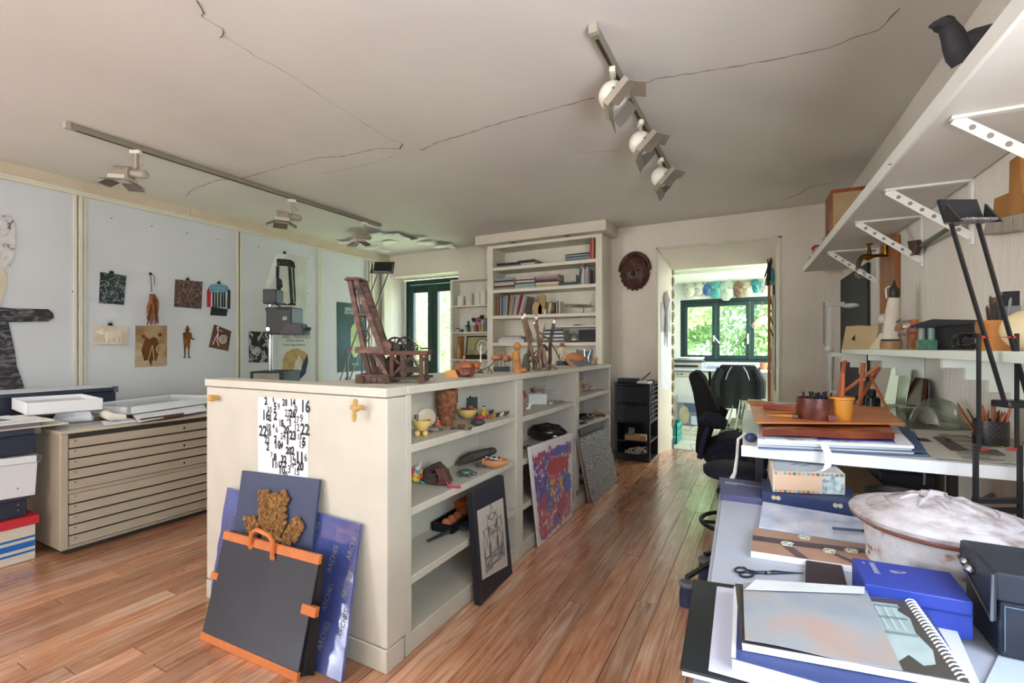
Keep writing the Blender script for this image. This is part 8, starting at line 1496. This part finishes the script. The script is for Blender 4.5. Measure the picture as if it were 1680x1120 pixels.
for j, L in enumerate((.55, .95, .35)):
    for w_ in range(int(18 * L)): p0 = a + dx * (.005 + w_ * .0066) - dy * (.004 + .011 * j); m.quadplate(p0, p0 + dx * .0052, p0 + dx * .0052 + dy * .005, p0 + dy * .005, .0003)
o2 = m.build('small_text', M('#b9bcd0', .6), o, w=True, smooth=0); o2['kind'] = 'stuff'
# navy box and cigar box
zn = TZ + .005
o = flat('navy_box', 'flat navy box with two brass clasps under the cigar box', 'box', ((1250, 806), (1404, 825), (1398, 800), (1250, 784)), zn, .04, M('#27365c', .45, var=.06), bev=.002)
fl_, fr_ = onz(1250, 806, zn + .04), onz(1404, 825, zn + .04); fd = (fr_ - fl_).normalized(); fnn = Vector((fd.y, -fd.x, 0))
for t_ in (.16, .82):
    c = fl_.lerp(fr_, t_) + fnn * .001 - Vector((0, 0, .013)); m = MB()
    for s_ in (-1, 1): m.prism([(.006 * math.cos(i * .63), .0065 * math.sin(i * .63)) for i in range(10)], -.001, .002, frame(c + fd * (.006 * s_), fd, (0, 0, 1)))
    m.box(-.006, -.003, -.001, .006, .003, .0025, frame(c, fd, (0, 0, 1))).build('clasp', M('#d8d2b0', .3, .6), o, w=True)
zc = zn + .041; CH = .062
q = [onz(1267.8, 773, zc + CH), onz(1386.6, 777.5, zc + CH), onz(1363, 755, zc + CH), onz(1261, 749.5, zc + CH)]
o = thing('cigar_box', 'old paper covered cigar box with patterned edges on the navy box', 'box', (q[0].x, q[0].y, zc))
dn = Vector((0, 0, -CH)); m = MB().add([tuple(p) for p in q] + [tuple(p + dn) for p in q], [(0, 1, 2, 3), (7, 6, 5, 4), (0, 4, 5, 1), (1, 5, 6, 2), (2, 6, 7, 3), (3, 7, 4, 0)]); m.build('box', M('#d3c6b4', .6, var=.08), o, w=True, bev=.0015)
c_ = sum(q, Vector()) / 4; qi = [c_ + (p - c_) * .9 + Vector((0, 0, .0012)) for p in q]; MB().quadplate(*qi, .0008).build('top_paper', M('#aeb6bc', .5, var=.08), o, w=True)
ee = (q[1] - q[0]).normalized(); en_ = Vector((ee.y, -ee.x, 0)); L = (q[1] - q[0]).length
fp = lambda x, z_, l=.0012: q[0] + ee * (x * L) + en_ * l + Vector((0, 0, -CH + z_ * CH))
MB().quadplate(fp(.03, .16), fp(.67, .16), fp(.67, .82), fp(.03, .82), .0006).build('front_paper', M('#d9b79a', .6, var=.05), o, w=True); MB().quadplate(fp(.69, .04), fp(.985, .04), fp(.985, .96), fp(.69, .96), .0006).build('tax_stamp', mottled('tax_print', [(.35, '#7a8a90'), (.5, '#b4c2c4'), (.7, '#cfd6d4')], 60), o, w=True)
random.seed(50); PAT = [M('#c98a5a', .6), M('#b5b0a4', .6), M('#8a9a94', .6), M('#d07a4a', .6), M('#6e6a64', .6)]
for j in range(15):
    x = .02 + j * .065
    if x < .97: MB().quadplate(fp(x, .86), fp(x + .045, .86), fp(x + .045, .99), fp(x, .99), .0006).build('edge_motif', PAT[j % 5], o, w=True)
    if x < .64: MB().quadplate(fp(x, .01), fp(x + .045, .01), fp(x + .045, .13), fp(x, .13), .0006).build('edge_motif', PAT[(j + 2) % 5], o, w=True)
for j in range(5): a_ = c_ + ee * (-.03 + .012 * j) + Vector((0, .012 * math.sin(j * 2), .0016)); MB().prism([(.009 * math.cos(i), .005 * math.sin(i * 1.0)) for i in range(6)], 0, .0004, T(*a_)).build('stamp_mark', M('#5d6468', .6), o, w=True)
# papers and brochures
o = flat('print_sleeve', 'bluish white printed sheet in a clear sleeve on the low table', 'paper', ((1245, 863), (1441, 895), (1430, 852), (1251, 822)), TZ + .005, .012, mottled('pale_blue_print', [(.35, '#9aa8c8'), (.5, '#c2cbe0'), (.7, '#dbe0ee')], 8, rough=.15), bev=.001)
q = [onz(u, v, TZ + .0178) for u, v in ((1312, 871), (1400, 885), (1396, 862), (1308, 850))]; m = MB()
for i in range(11):
    for j in range(7): a = q[0].lerp(q[1], i / 11).lerp(q[3].lerp(q[2], i / 11), j / 7); m.quadplate(a, a + Vector((.006, .0008, 0)), a + Vector((.006, .0058, 0)), a + Vector((0, .005, 0)), .0004)
o2 = m.build('contact_prints', M('#c6cede', .4), o, w=True, smooth=0); o2['kind'] = 'stuff'
o = flat('brochure', 'thick brown catalogue showing pale hut models on the low table', 'catalogue', ((1232, 902.7), (1439, 933), (1428, 894), (1237, 864.4)), TZ + .019, .001, mottled('brown_cover_print', [(.3, '#8f6e5a'), (.6, '#a8836c'), (.8, '#b8957e')], 4, rough=.3))
zz = TZ + .0202; q = [onz(u, v, zz) for u, v in ((1232, 902.7), (1439, 933), (1428, 894), (1237, 864.4))]
m = MB().add([(p.x, p.y, TZ + .0185) for p in q] + [(p.x, p.y, TZ + .005) for p in q], [(0, 1, 2, 3), (7, 6, 5, 4), (0, 4, 5, 1), (1, 5, 6, 2), (2, 6, 7, 3), (3, 7, 4, 0)]); m.build('pages', M('#eceef2', .7), o, w=True)
br2 = lambda a, b, l=.0006: q[0].lerp(q[1], a).lerp(q[3].lerp(q[2], a), b) + Vector((0, 0, l))
for pts, c in ((((.0, .62), (.45, .66), (1, .78), (1, .62), (.5, .46), (0, .42)), '#4f4048'), (((.25, .42), (.34, .42), (.48, 0), (.38, 0)), '#5a4a4e'), (((.58, .5), (.63, .5), (.95, .0), (.87, .0)), '#564549')):
    MB().add([tuple(br2(*p)) for p in pts] + [tuple(br2(*p, 0)) for p in pts], [tuple(range(len(pts))), tuple(range(2 * len(pts) - 1, len(pts) - 1, -1))]).build('dark_stripe', M(c, .4), o, w=True)
for a, b in ((.27, .38), (.42, .78), (.62, .35), (.8, .5)):
    m = MB(); w_ = .075; hh = .26
    for x0, y0, x1, y1 in ((0, 0, 1, 0), (1, 0, 1, 1), (1, 1, 0, 1), (0, 1, 0, 0), (0, .5, 1, .5), (.5, 0, .5, 1), (-.25, .5, 0, 1), (-.25, .5, 0, 0), (0, 0, 1, 1), (1, .5, 1.2, .9)): m.tube([br2(a + w_ * x0, b + hh * y0 * .6, .0012), br2(a + w_ * x1, b + hh * y1 * .6, .0012)], .0012, 4)
    m.build('hut_picture', M('#d6d2c2', .5), o, w=True)
flat('dark_wallet', 'dark plum leather wallet on the low table beside the scissors', 'wallet', ((1321, 961), (1391.7, 965), (1381, 921), (1321.6, 913)), TZ + .005, .012, M('#33272f', .45, var=.1), bev=.003)
a, b = onz(1366, 866, TZ + .022), onz(1446, 873, TZ + .022)
o = thing('felt_pen', 'grey and black felt pen lying on the printed sleeve', 'pen', tuple(a)); MB().tube([a, a.lerp(b, .6)], .0035, 8).build('cap', M('#5a6480', .4), o, w=True); MB().tube([a.lerp(b, .6), b], .0038, 8).build('barrel', BLACK, o, w=True)
# scissors
o = thing('scissors', 'black steel scissors lying on the grey board', 'scissors', tuple(onz(1240, 938, TZ + .005))); SCM = M('#2a2f3c', .3, .6)
def ring(u, v, ru, rv): 
    pts = [onz(u + ru * math.cos(t_ * math.pi / 8), v + rv * math.sin(t_ * math.pi / 8), TZ + .0075) for t_ in range(16)]; return pts
MB().tube(ring(1215.5, 934.5, 9.5, 4.2), .0022, 7, True).build('handle_loop', SCM, o, w=True); MB().tube(ring(1225, 942, 11, 4.2), .0022, 7, True).build('handle_loop', SCM, o, w=True)
sz = lambda u, v, h=.0075: onz(u, v, TZ + h)
MB().tube([sz(1224, 935), sz(1240, 938.5), sz(1262, 939), sz(1319, 939.5)], [.0026, .003, .0034, .0006], 7).build('blade', SCM, o, w=True); MB().tube([sz(1235, 941, .005), sz(1250, 939, .005), sz(1270, 938, .005), sz(1317, 940, .005)], [.0026, .003, .0034, .0006], 7).build('blade', SCM, o, w=True); MB().cyl(sz(1261, 938.8, .005), sz(1261, 938.8, .012), .0035, n=10).build('pivot', STEEL, o, w=True)
# royal blue box
zb = TZ + .012
BLB = M('#2c3f9c', .4, var=.06)
o = flat('blue_gift_box', 'royal blue cardboard gift box with small gilt marks on the low table', 'box', ((1419, 957), (1597, 988), (1559, 938), (1397.6, 914)), zb, .062, BLB, bev=.002)
q = [onz(u, v, zb + .0625) for u, v in ((1419, 957), (1597, 988), (1559, 938), (1397.6, 914))]; ex_ = (q[1] - q[0]).normalized(); en_ = Vector((ex_.y, -ex_.x, 0)); L = (q[1] - q[0]).length
a = q[0] + en_ * .0006 - Vector((0, 0, .024)); MB().quadplate(a, a + ex_ * L, a + ex_ * L + Vector((0, 0, .0016)), a + Vector((0, 0, .0016)), .0006).build('lid_seam', M('#1c2870', .5), o, w=True)
ax2 = (q[3] - q[0]).normalized(); GLD = M('#a9a6c4', .35, .3)
p = q[3] + ex_ * .024 - ax2 * .012; m = MB()
for i_ in range(9): m.box(.0055 * i_, 0, 0, .0055 * i_ + .0035, .009 - .002 * (i_ % 2), .0004, frame(tuple(p + Vector((0, 0, .0002))), -ax2, ex_))
m.box(.004, -.011, 0, .011, -.007, .0004, frame(tuple(p + Vector((0, 0, .0002))), -ax2, ex_)).build('gilt_marks', GLD, o, w=True)['kind'] = 'stuff'
p = q[3] + ex_ * .052 - ax2 * .035
m = MB(); 
for i_ in range(4): m.prism([(0, -.002), (.008, -.004), (.012, 0), (.008, .004), (0, .002)], 0, .0005, T(*(p + ex_ * (.004 * i_) + Vector((0, 0, .0002)))) @ RZ(20 * i_ - 60))
m.build('emblem', GLD, o, w=True)
# green card leaning on the urn
uc = ond(1540, 570, .985); UX, UY = uc.x, uc.y
o = thing('lidded_urn', 'large weathered white terracotta pot with a wide domed lid', 'urn', (UX, UY, TZ + .004)); ku = .985 / 770
TER = mottled('limewashed_terracotta', [(.3, '#7d6a66'), (.4, '#978c8c'), (.52, '#aea8aa'), (.7, '#beb9bd')], 26, rough=.9, bump=.5, detail=8)
TER2 = mottled('limewashed_body', [(.3, '#8a5a48'), (.37, '#b5a4a0'), (.43, '#c6c4ca'), (.7, '#d4d4da')], 34, rough=.85, bump=.4, detail=8)
MB().lathe([(.118, 0), (.124, .01), (.12, .03), (.124, .06), (.126, .09), (.12, .098)], 40, None, .02, 3).build('body', TER2, o)
MB().lathe([(.122, .098), (.135, .1), (.152, .112), (.154, .12), (.148, .127), (.125, .133), (.122, .131), (.118, .135), (.09, .146), (.087, .144), (.082, .149), (.05, .158), (.02, .162), (0, .163)], 48, None, .012, 3).build('lid', TER, o)
m = MB()
for i in range(9): an = i * .7; m.tube([(.02 * math.cos(an), .02 * math.sin(an), .162), (.045 * math.cos(an + .4), .045 * math.sin(an + .4), .16), (.068 * math.cos(an + .5), .068 * math.sin(an + .5), .1525)], [.003, .005, .002], 7)
m.build('leaf_relief', TER, o); MB().lathe([(.126, .0985), (.14, .101), (.1535, .1115), (.1525, .109), (.138, .0985)], 48).build('worn_rim', M('#a8705c', .9, var=.3, vs=30), o); MB().sph((-.01, 0, .167), (.02, .016, .009), 12, 7, .5, 4).build('knob', TER, o)
q = [onz(1519, 940, TZ + .012), onz(1578, 968, TZ + .012)]; q += [q[1] + Vector((.02, .03, .058)), q[0] + Vector((.02, .03, .058))]
o = thing('green_card', 'sage green embossed card leaning on the front of the urn', 'card', tuple((q[0] + q[1]) / 2)); MB().quadplate(*q, .003).build('card', mottled('sage_card', [(.35, '#8a8c74'), (.6, '#a2a48a')], 30), o, w=True)
# black vinyl case
zt = .856; zb0 = TZ + .006
N_ = onz(1633, 938, zt); L_ = onz(1575.5, 883, zt); e1 = (L_ - N_); l1 = e1.length; e1.normalize(); e2 = Vector((e1.y, -e1.x, 0)); e2 = e2 if e2.x > 0 else -e2
o = thing('vinyl_case', 'black vinyl covered case with chrome clasp in the right foreground', 'case', tuple((N_.x, N_.y, zb0)))
VN = mottled('black_vinyl', [(.3, '#1c212b'), (.6, '#272e3a'), (.8, '#39424e')], 9, rough=.42, bump=.1)
fc = frame((N_.x, N_.y, zb0), e2, e1); hgt = zt - zb0; W2 = .2
MB().box(.006, .006, 0, W2, l1 - .004, hgt - .045, fc).build('body', VN, o, w=True, bev=.004); MB().box(0, 0, hgt - .044, W2 + .004, l1, hgt, fc).build('lid', VN, o, w=True, bev=.004)
MB().quadplate(fc @ Vector((-.002, l1 * .98, hgt - .03)), fc @ Vector((-.002, .0, hgt - .075)), fc @ Vector((-.001, 0, hgt - .002)), fc @ Vector((-.001, l1 * .98, hgt - .002)), .003).build('front_flap', VN, o, w=True)
MB().tube([fc @ Vector((-.004, l1 * .98, hgt - .03)), fc @ Vector((-.004, 0, hgt - .075)), fc @ Vector((-.003, 0, hgt - .004))], .0022, 6).build('metal_edge', STEEL, o, w=True)
MB().sph(fc @ Vector((-.006, l1 * .55, hgt - .03)), (.009, .009, .008), 10, 7).sph(fc @ Vector((-.006, l1 * .7, hgt - .026)), (.008, .008, .007), 10, 7).build('clasp', CHROME, o, w=True)
for z_ in (hgt - .03, hgt - .085): MB().sph(fc @ Vector((.05, -.001, z_)), (.005, .005, .004), 8, 5).build('rivet', CHROME, o, w=True)
for x0, z0_, x1, z1_ in ((.012, .01, .012, hgt - .05), (.012, hgt - .052, .18, hgt - .052)): MB().tube([fc @ Vector((x0, .004, z0_)), fc @ Vector((x1, .004, z1_))], .0012, 5).build('stitching', M('#5a6a7c', .6), o, w=True)
MB().tube([fc @ Vector((.14, l1 * .8, hgt)), fc @ Vector((.14, l1 * .75, hgt + .02)), fc @ Vector((.15, l1 * .5, hgt + .022)), fc @ Vector((.15, l1 * .42, hgt))], .005, 7).build('handle', BLACK, o, w=True)
# pans and black drum behind the urn
o = thing('iron_pan', 'black iron pan lying behind the urn', 'pan', tuple(ond(1480, 570, 1.36).xy) + (TZ + .004,)); IP = M('#24201f', .5, .2, var=.2); MB().lathe([(.05, 0), (.075, .012), (.088, .05), (.09, .052), (.086, .05), (.07, .016), (0, .006)], 30).build('pan', IP, o); MB().bar((.05, -.06, .05), (.13, -.12, .062), .014, .01).build('handle', IP, o)
o = thing('enamel_pan', 'small black pan with a pale enamel lid behind the urn', 'pan', tuple(ond(1572, 570, 1.25).xy) + (TZ + .004,)); MB().lathe([(.036, 0), (.04, .004), (.042, .045), (.04, .045)], 24).build('pan', IP, o); MB().lathe([(.041, .046), (.036, .056), (.02, .064), (0, .067)], 24).build('lid', M('#c3d4e2', .3), o); MB().tube([(-.04, -.02, .04), (-.09, -.05, .05)], .007, 8).build('handle', BLACK, o)
o = thing('black_drum', 'round black ribbed tin at the right edge behind the urn', 'tin', tuple(ond(1642, 570, 1.03).xy) + (TZ + .004,)); MB().lathe([(.052, 0), (.055, .003), (.055, .06), (.052, .066)], 30).build('tin', M('#23272e', .4), o); MB().lathe([(.056, .066), (.057, .07), (.05, .074), (.047, .073), (.04, .0745), (.036, .0735), (.03, .075), (0, .076)], 30).build('lid', M('#3a4248', .35), o)
solo(MB().cyl(ond(1575, 842, 1.2), ond(1628, 812, 1.28), .007, n=10), 'black_rod', BLACK, 'short black tube lying across the pan handles', 'tube')
# desk lamp
D3 = 1.25; k3 = D3 / 770; q = ond(1632, 570, D3)
lx = lambda u: (u - 1632) * k3; lz = lambda v: H + (570 - v) * k3 - TZ - .004
rod_lamp('black twin-rod desk lamp with red pivots at the right edge', (q.x, q.y, TZ + .004), YD, 1.0, (lx(1594), .02, lz(362)), (lx(1637), 0, lz(553)), (lx(1662), -.01, lz(660)), lz(737), 50 * k3, -18)
# foreground books
z = TZ + .004
def blk(quad, z0, th, mat, par): q = [onz(u, v, z0 + th) for u, v in quad]; MB().add([tuple(p) for p in q] + [(p.x, p.y, z0) for p in q], [(0, 1, 2, 3), (7, 6, 5, 4), (0, 4, 5, 1), (1, 5, 6, 2), (2, 6, 7, 3), (3, 7, 4, 0)]).build('pages', mat, par, w=True)
o = flat('black_album', 'large black album with white pages at the bottom of the foreground pile', 'album', ((1115, 1096), (1490, 1190), (1430, 990), (1138, 949)), z + .012, .004, mottled('album_black', [(.3, '#15191c'), (.6, '#1d2226'), (.8, '#2a3032')], 6, rough=.3), bev=.002); blk(((1119, 1094), (1480, 1184), (1430, 993), (1141, 952)), z, .0115, PAPER, o)
z += .0165
flat('lavender_sheet', 'pale lavender sheet between the album and the books', 'paper', ((1162, 1098), (1660, 1240), (1560, 1010), (1176, 961)), z, .0025, M('#c2c3d6', .6, var=.02)); z += .003
o = flat('white_book', 'thick white book with a dark blue cover under the spiral notebook', 'book', ((1200, 1078), (1640, 1200), (1522, 1000), (1204, 961)), z + .018, .002, M('#38467c', .5, var=.05)); blk(((1201, 1077), (1638, 1199), (1520, 1001), (1205, 963)), z, .0175, M('#e8ecf4', .6, var=.02), o)
MB().quadplate(*[onz(u, v, z + .0208) for u, v in ((1200, 1077), (1207, 1079), (1211, 963), (1204, 961))], .0006).build('white_spine', M('#f0f2f6', .5), o, w=True); z += .0212
SQ = ((1216, 1053), (1592, 1120), (1497, 985), (1206, 956))
o = flat('spiral_notebook', 'spiral bound notebook with a dark cover showing a pale building', 'notebook', SQ, z + .012, .0012, M('#46423e', .4, var=.08)); blk(tuple((u + (2 if u < 1400 else -2), v) for u, v in SQ), z, .0115, M('#f0f2f8', .6, var=.02), o)
zt2 = z + .0136; q = [onz(u, v, zt2) for u, v in SQ]; nb = lambda a, b, l=.0: q[0].lerp(q[1], a).lerp(q[3].lerp(q[2], a), b) + Vector((0, 0, l))
IMG = mottled('pale_teal_print', [(.3, '#7d9096'), (.5, '#98a9ac'), (.7, '#b4c0c0')], 9, rough=.35)
pts = [(.62, .92), (.9, .9), (.88, .8), (.92, .7), (.9, .5), (.93, .3), (.9, .14), (.84, .1), (.8, .2), (.72, .08), (.62, .1)]
MB().add([tuple(nb(a, b, .0005)) for a, b in pts] + [tuple(nb(a, b, 0)) for a, b in pts], [tuple(range(len(pts))), tuple(range(2 * len(pts) - 1, len(pts) - 1, -1))] + [(i, (i + 1) % len(pts), len(pts) + (i + 1) % len(pts), len(pts) + i) for i in range(len(pts))]).build('building_print', IMG, o, w=True, smooth=0)
for j in range(6): a0 = .64 + j * .042; MB().quadplate(nb(a0, .5, .001), nb(a0 + .016, .5, .001), nb(a0 + .016, .86, .001), nb(a0, .86, .001), .0004).build('pale_stripe', M('#a9b8ba', .5), o, w=True)
for b_ in (.44, .66, .84): MB().quadplate(nb(.62, b_, .0012), nb(.9, b_, .0012), nb(.9, b_ + .03, .0012), nb(.62, b_ + .03, .0012), .0004).build('dark_stripe', M('#6f8388', .5), o, w=True)
for j in range(24):
    c = nb(.985, .02 + j * .0415, .0); d = (q[1] - q[0]).normalized(); MB().tube([c + d * (.008 * math.cos(t_)) + Vector((0, 0, .0075 * math.sin(t_) - .003)) for t_ in [i * math.pi / 5 for i in range(10)]], .0011, 5, True).build('spiral_ring', M('#e6e6ea', .4), o, w=True)
TRC = M('#b4b8bc', .25, var=.06, vs=4)
def tracing():
    m, nt, b, N, L = nodes('tracing_sheet'); tc = N('ShaderNodeTexCoord'); n = N('ShaderNodeTexNoise'); n.inputs['Scale'].default_value = 7; n.inputs['Detail'].default_value = 3; L(tc.outputs['Object'], n.inputs['Vector'])
    r = ramp(N, [(.35, '#8b93a0'), (.5, '#9a9ea4'), (.6, '#a89894'), (.72, '#ab8f82')]); L(n.outputs['Fac'], r.inputs[0]); L(r.outputs[0], b.inputs['Base Color']); b.inputs['Roughness'].default_value = .3; t = N('ShaderNodeBsdfTransparent'); mx = N('ShaderNodeMixShader'); mx.inputs[0].default_value = .9
    L(t.outputs[0], mx.inputs[1]); L(b.outputs[0], mx.inputs[2]); L(mx.outputs[0], nt.nodes['Material Output'].inputs[0]); return m
o = flat('tracing_sheet', 'translucent grey sheet lying over the spiral notebook', 'paper', ((1222, 1051), (1481, 1103), (1420, 967), (1219, 958)), zt2 + .002, .0008, tracing(), bow=.0025, seed=4)
zq = zt2 + .0095; a = [onz(u, v, zq) for u, v in ((1222, 966), (1418, 973), (1419, 962), (1240, 950))]; MB().quadplate(*a, .0008).build('folded_flap', M('#c6cacc', .35), o, w=True)
flat('blue_paper', 'bluish sheet at the bottom right corner of the low table', 'paper', ((1600, 1150), (1750, 1200), (1710, 1085), (1640, 1068)), TZ + .002, .002, M('#b9c4d8', .6))
# stool below the left edge of the table
o = thing('stool', 'low stool with a black foot ring and blue capped feet beside the table', 'stool', tuple(onz(1205, 930, 0))); RB_ = M('#1e2126', .4); c0 = onz(1205, 935, 0)
R = .17; MB().tube([(R * math.cos(t_), R * math.sin(t_), .24) for t_ in [i * math.pi / 14 for i in range(28)]], .012, 8, True).build('foot_ring', RB_, o); MB().cyl((0, 0, .02), (0, 0, .5), .025).build('column', RB_, o); MB().lathe([(.15, .5), (.16, .51), (.16, .54), (.14, .555), (0, .556)], 24).build('seat', M('#23263a', .7), o)
for (u, v) in ((1157, 950), (1127, 992), (1240, 1000), (1250, 930)):
    f = onz(u, v, 0) - Vector(o.location); f.z = 0; MB().bar((0, 0, .1), (f.x, f.y, .13), .02, .015).build('spoke', RB_, o); MB().lathe([(.034, 0), (.034, .06), (.03, .062), (.03, .09)], 16, T(f.x, f.y, 0)).build('foot', M('#3a4468', .4), o); MB().lathe([(.033, .0905), (.036, .093), (.036, .105), (.03, .11), (0, .111)], 20, T(f.x, f.y, 0)).build('foot_cap', mottled('knurled', [(.4, '#3a3e44'), (.6, '#9aa0a8')], 90, (1, 0, 0), kind='wave'), o)
for u in (1175,): MB().cyl((-.15, -.05, .24), (0, 0, .24), .009).build('ring_spoke', RB_, o)
# ================================================================== ceiling tracks and spotlights
TKM = M('#8f8878', .45, var=.06); SPM = M('#a89c8c', .4, var=.06); DRK = M('#6f675c', .45, var=.08); GLB = M('#e9e6d8', .35, var=.02)
def track(x, y0, y1, label):
    t = thing('light_track', label, 'light track', (x, (y0 + y1) / 2, 2.565)); MB().box(x - .018, y0, 2.563, x + .018, y1, 2.599).build('rail', TKM, t, w=True, bev=.003); MB().box(x - .008, y0 + .03, 2.5615, x + .008, y1 - .03, 2.563).build('slot', M('#3a352f', .7), t, w=True); MB().box(x - .02, y0 - .03, 2.56, x + .02, y0, 2.6).build('end_cap', M('#b5ad9c', .45), t, w=True, bev=.003)
track(-3.81, 1.29, 3.99, 'long grey ceiling light track above the flat files'); track(-.645, 1.98, 4.02, 'grey ceiling light track above the passage')
def flap(par, mt, w_, h_, mat): MB().box(-w_, 0, -.001, w_, h_, .001, mt).build('barn_door', mat, par)
def spot_globe(y, label, rz):
    t = thing('spotlight', label, 'spotlight', (-.645, y, 2.562), rz, 'globe spotlights on the passage track')
    MB().box(-.014, -.035, -.028, .014, .035, -.001).build('adapter', GLB, t, bev=.004); MB().cyl((0, 0, -.028), (0, 0, -.075), .01, n=10).box(-.016, -.012, -.09, .016, .012, -.07).build('stem', SPM, t)
    hm = T(0, -.0, -.13) @ RY(42)                    # local +x is the beam
    MB().sph((0, 0, 0), .068, 24, 16, mt=hm).build('globe', GLB, t)
    MB().box(.012, -.085, -.075, .045, .085, .075, hm).build('frame', SPM, t, bev=.004); MB().box(.0455, -.06, -.055, .05, .06, .055, hm).build('lens', M('#b9b4ae', .2), t)
    for q, w_ in ((hm @ T(.045, 0, -.075) @ RY(-35) @ RZ(-90) @ RX(0), .07),):
        pass
    for sgn in (-1, 1):
        MB().box(0, -.07, 0, .075, .07, .002, hm @ T(.046, 0, .075 * sgn) @ RY(-28 * sgn)).build('barn_door', SPM if sgn > 0 else DRK, t); MB().box(0, 0, -.06, .06, .002, .06, hm @ T(.046, .085 * sgn, 0) @ RZ(30 * sgn)).build('barn_door', DRK, t)
    for k in range(4): MB().box(.02 + .0, -.035 + k * .02, .0, .07, -.027 + k * .02, .0022, hm @ T(.046, 0, .0755) @ RY(-28)).build('vent_slot', DRK, t)
    MB().sph((.012, -.088, 0), .006, 6, 4, mt=hm).build('screw', DRK, t)
for y, l, rz in ((2.26, 'nearest globe spotlight with barn doors on the passage track', 12), (2.86, 'middle globe spotlight with barn doors on the passage track', 22), (3.5, 'farthest globe spotlight with barn doors on the passage track', 24)): spot_globe(y, l, rz)
def spot_can(y, label, rz, tilt=0):
    t = thing('spotlight', label, 'spotlight', (-3.81, y, 2.562), rz, 'ribbed spotlights on the long track')
    MB().box(-.04, -.014, -.026, .03, .014, -.001).build('adapter', GLB, t, bev=.003); MB().box(-.008, -.012, -.13, .012, .012, -.026).build('stem', SPM, t, bev=.002); MB().tube([(.012, 0, -.06), (.045, 0, -.09), (.04, 0, -.1), (.012, 0, -.105)], .0035, 6).build('cable', SPM, t)
    hm = T(0, 0, -.165) @ RY(tilt)
    MB().cyl(hm @ Vector((.055, 0, 0)), hm @ Vector((-.03, 0, 0)), .03, n=16).sph(hm @ Vector((.055, 0, 0)), (.028, .03, .03), 12, 8).build('driver', SPM, t)
    prof_ = []
    for k in range(15): prof_ += [(.048 if k % 2 else .042, -.03 - k * .0075)]
    MB().lathe([(0, -.03)] + prof_ + [(0, -.14)], 20, hm @ RY(90)).build('ribbed_body', SPM, t, smooth=25)
    MB().box(-.15, -.06, -.055, -.03, .06, -.025, hm).build('frame', M('#c4bbae', .4), t, bev=.003)
    for sgn in (-1, 1):
        MB().box(-.06, 0, -.001, .06, .075 * 1, .001, hm @ T(-.09, .06 * sgn, -.055) @ RZ(0 if sgn > 0 else 180) @ RX(-25)).build('barn_door', DRK, t); MB().box(0, -.05, -.001, .075, .05, .001, hm @ T(-.09 + .06 * sgn, 0, -.055) @ RZ(0 if sgn > 0 else 180) @ RY(28)).build('barn_door', DRK, t)
for y, l, rz, tl in ((1.64, 'nearest ribbed spotlight with barn doors above the flat file', 28, 4), (2.86, 'middle ribbed spotlight with barn doors on the long track', 60, 0), (3.75, 'farthest ribbed spotlight with barn doors on the long track', 80, -8)): spot_can(y, l, rz, tl)
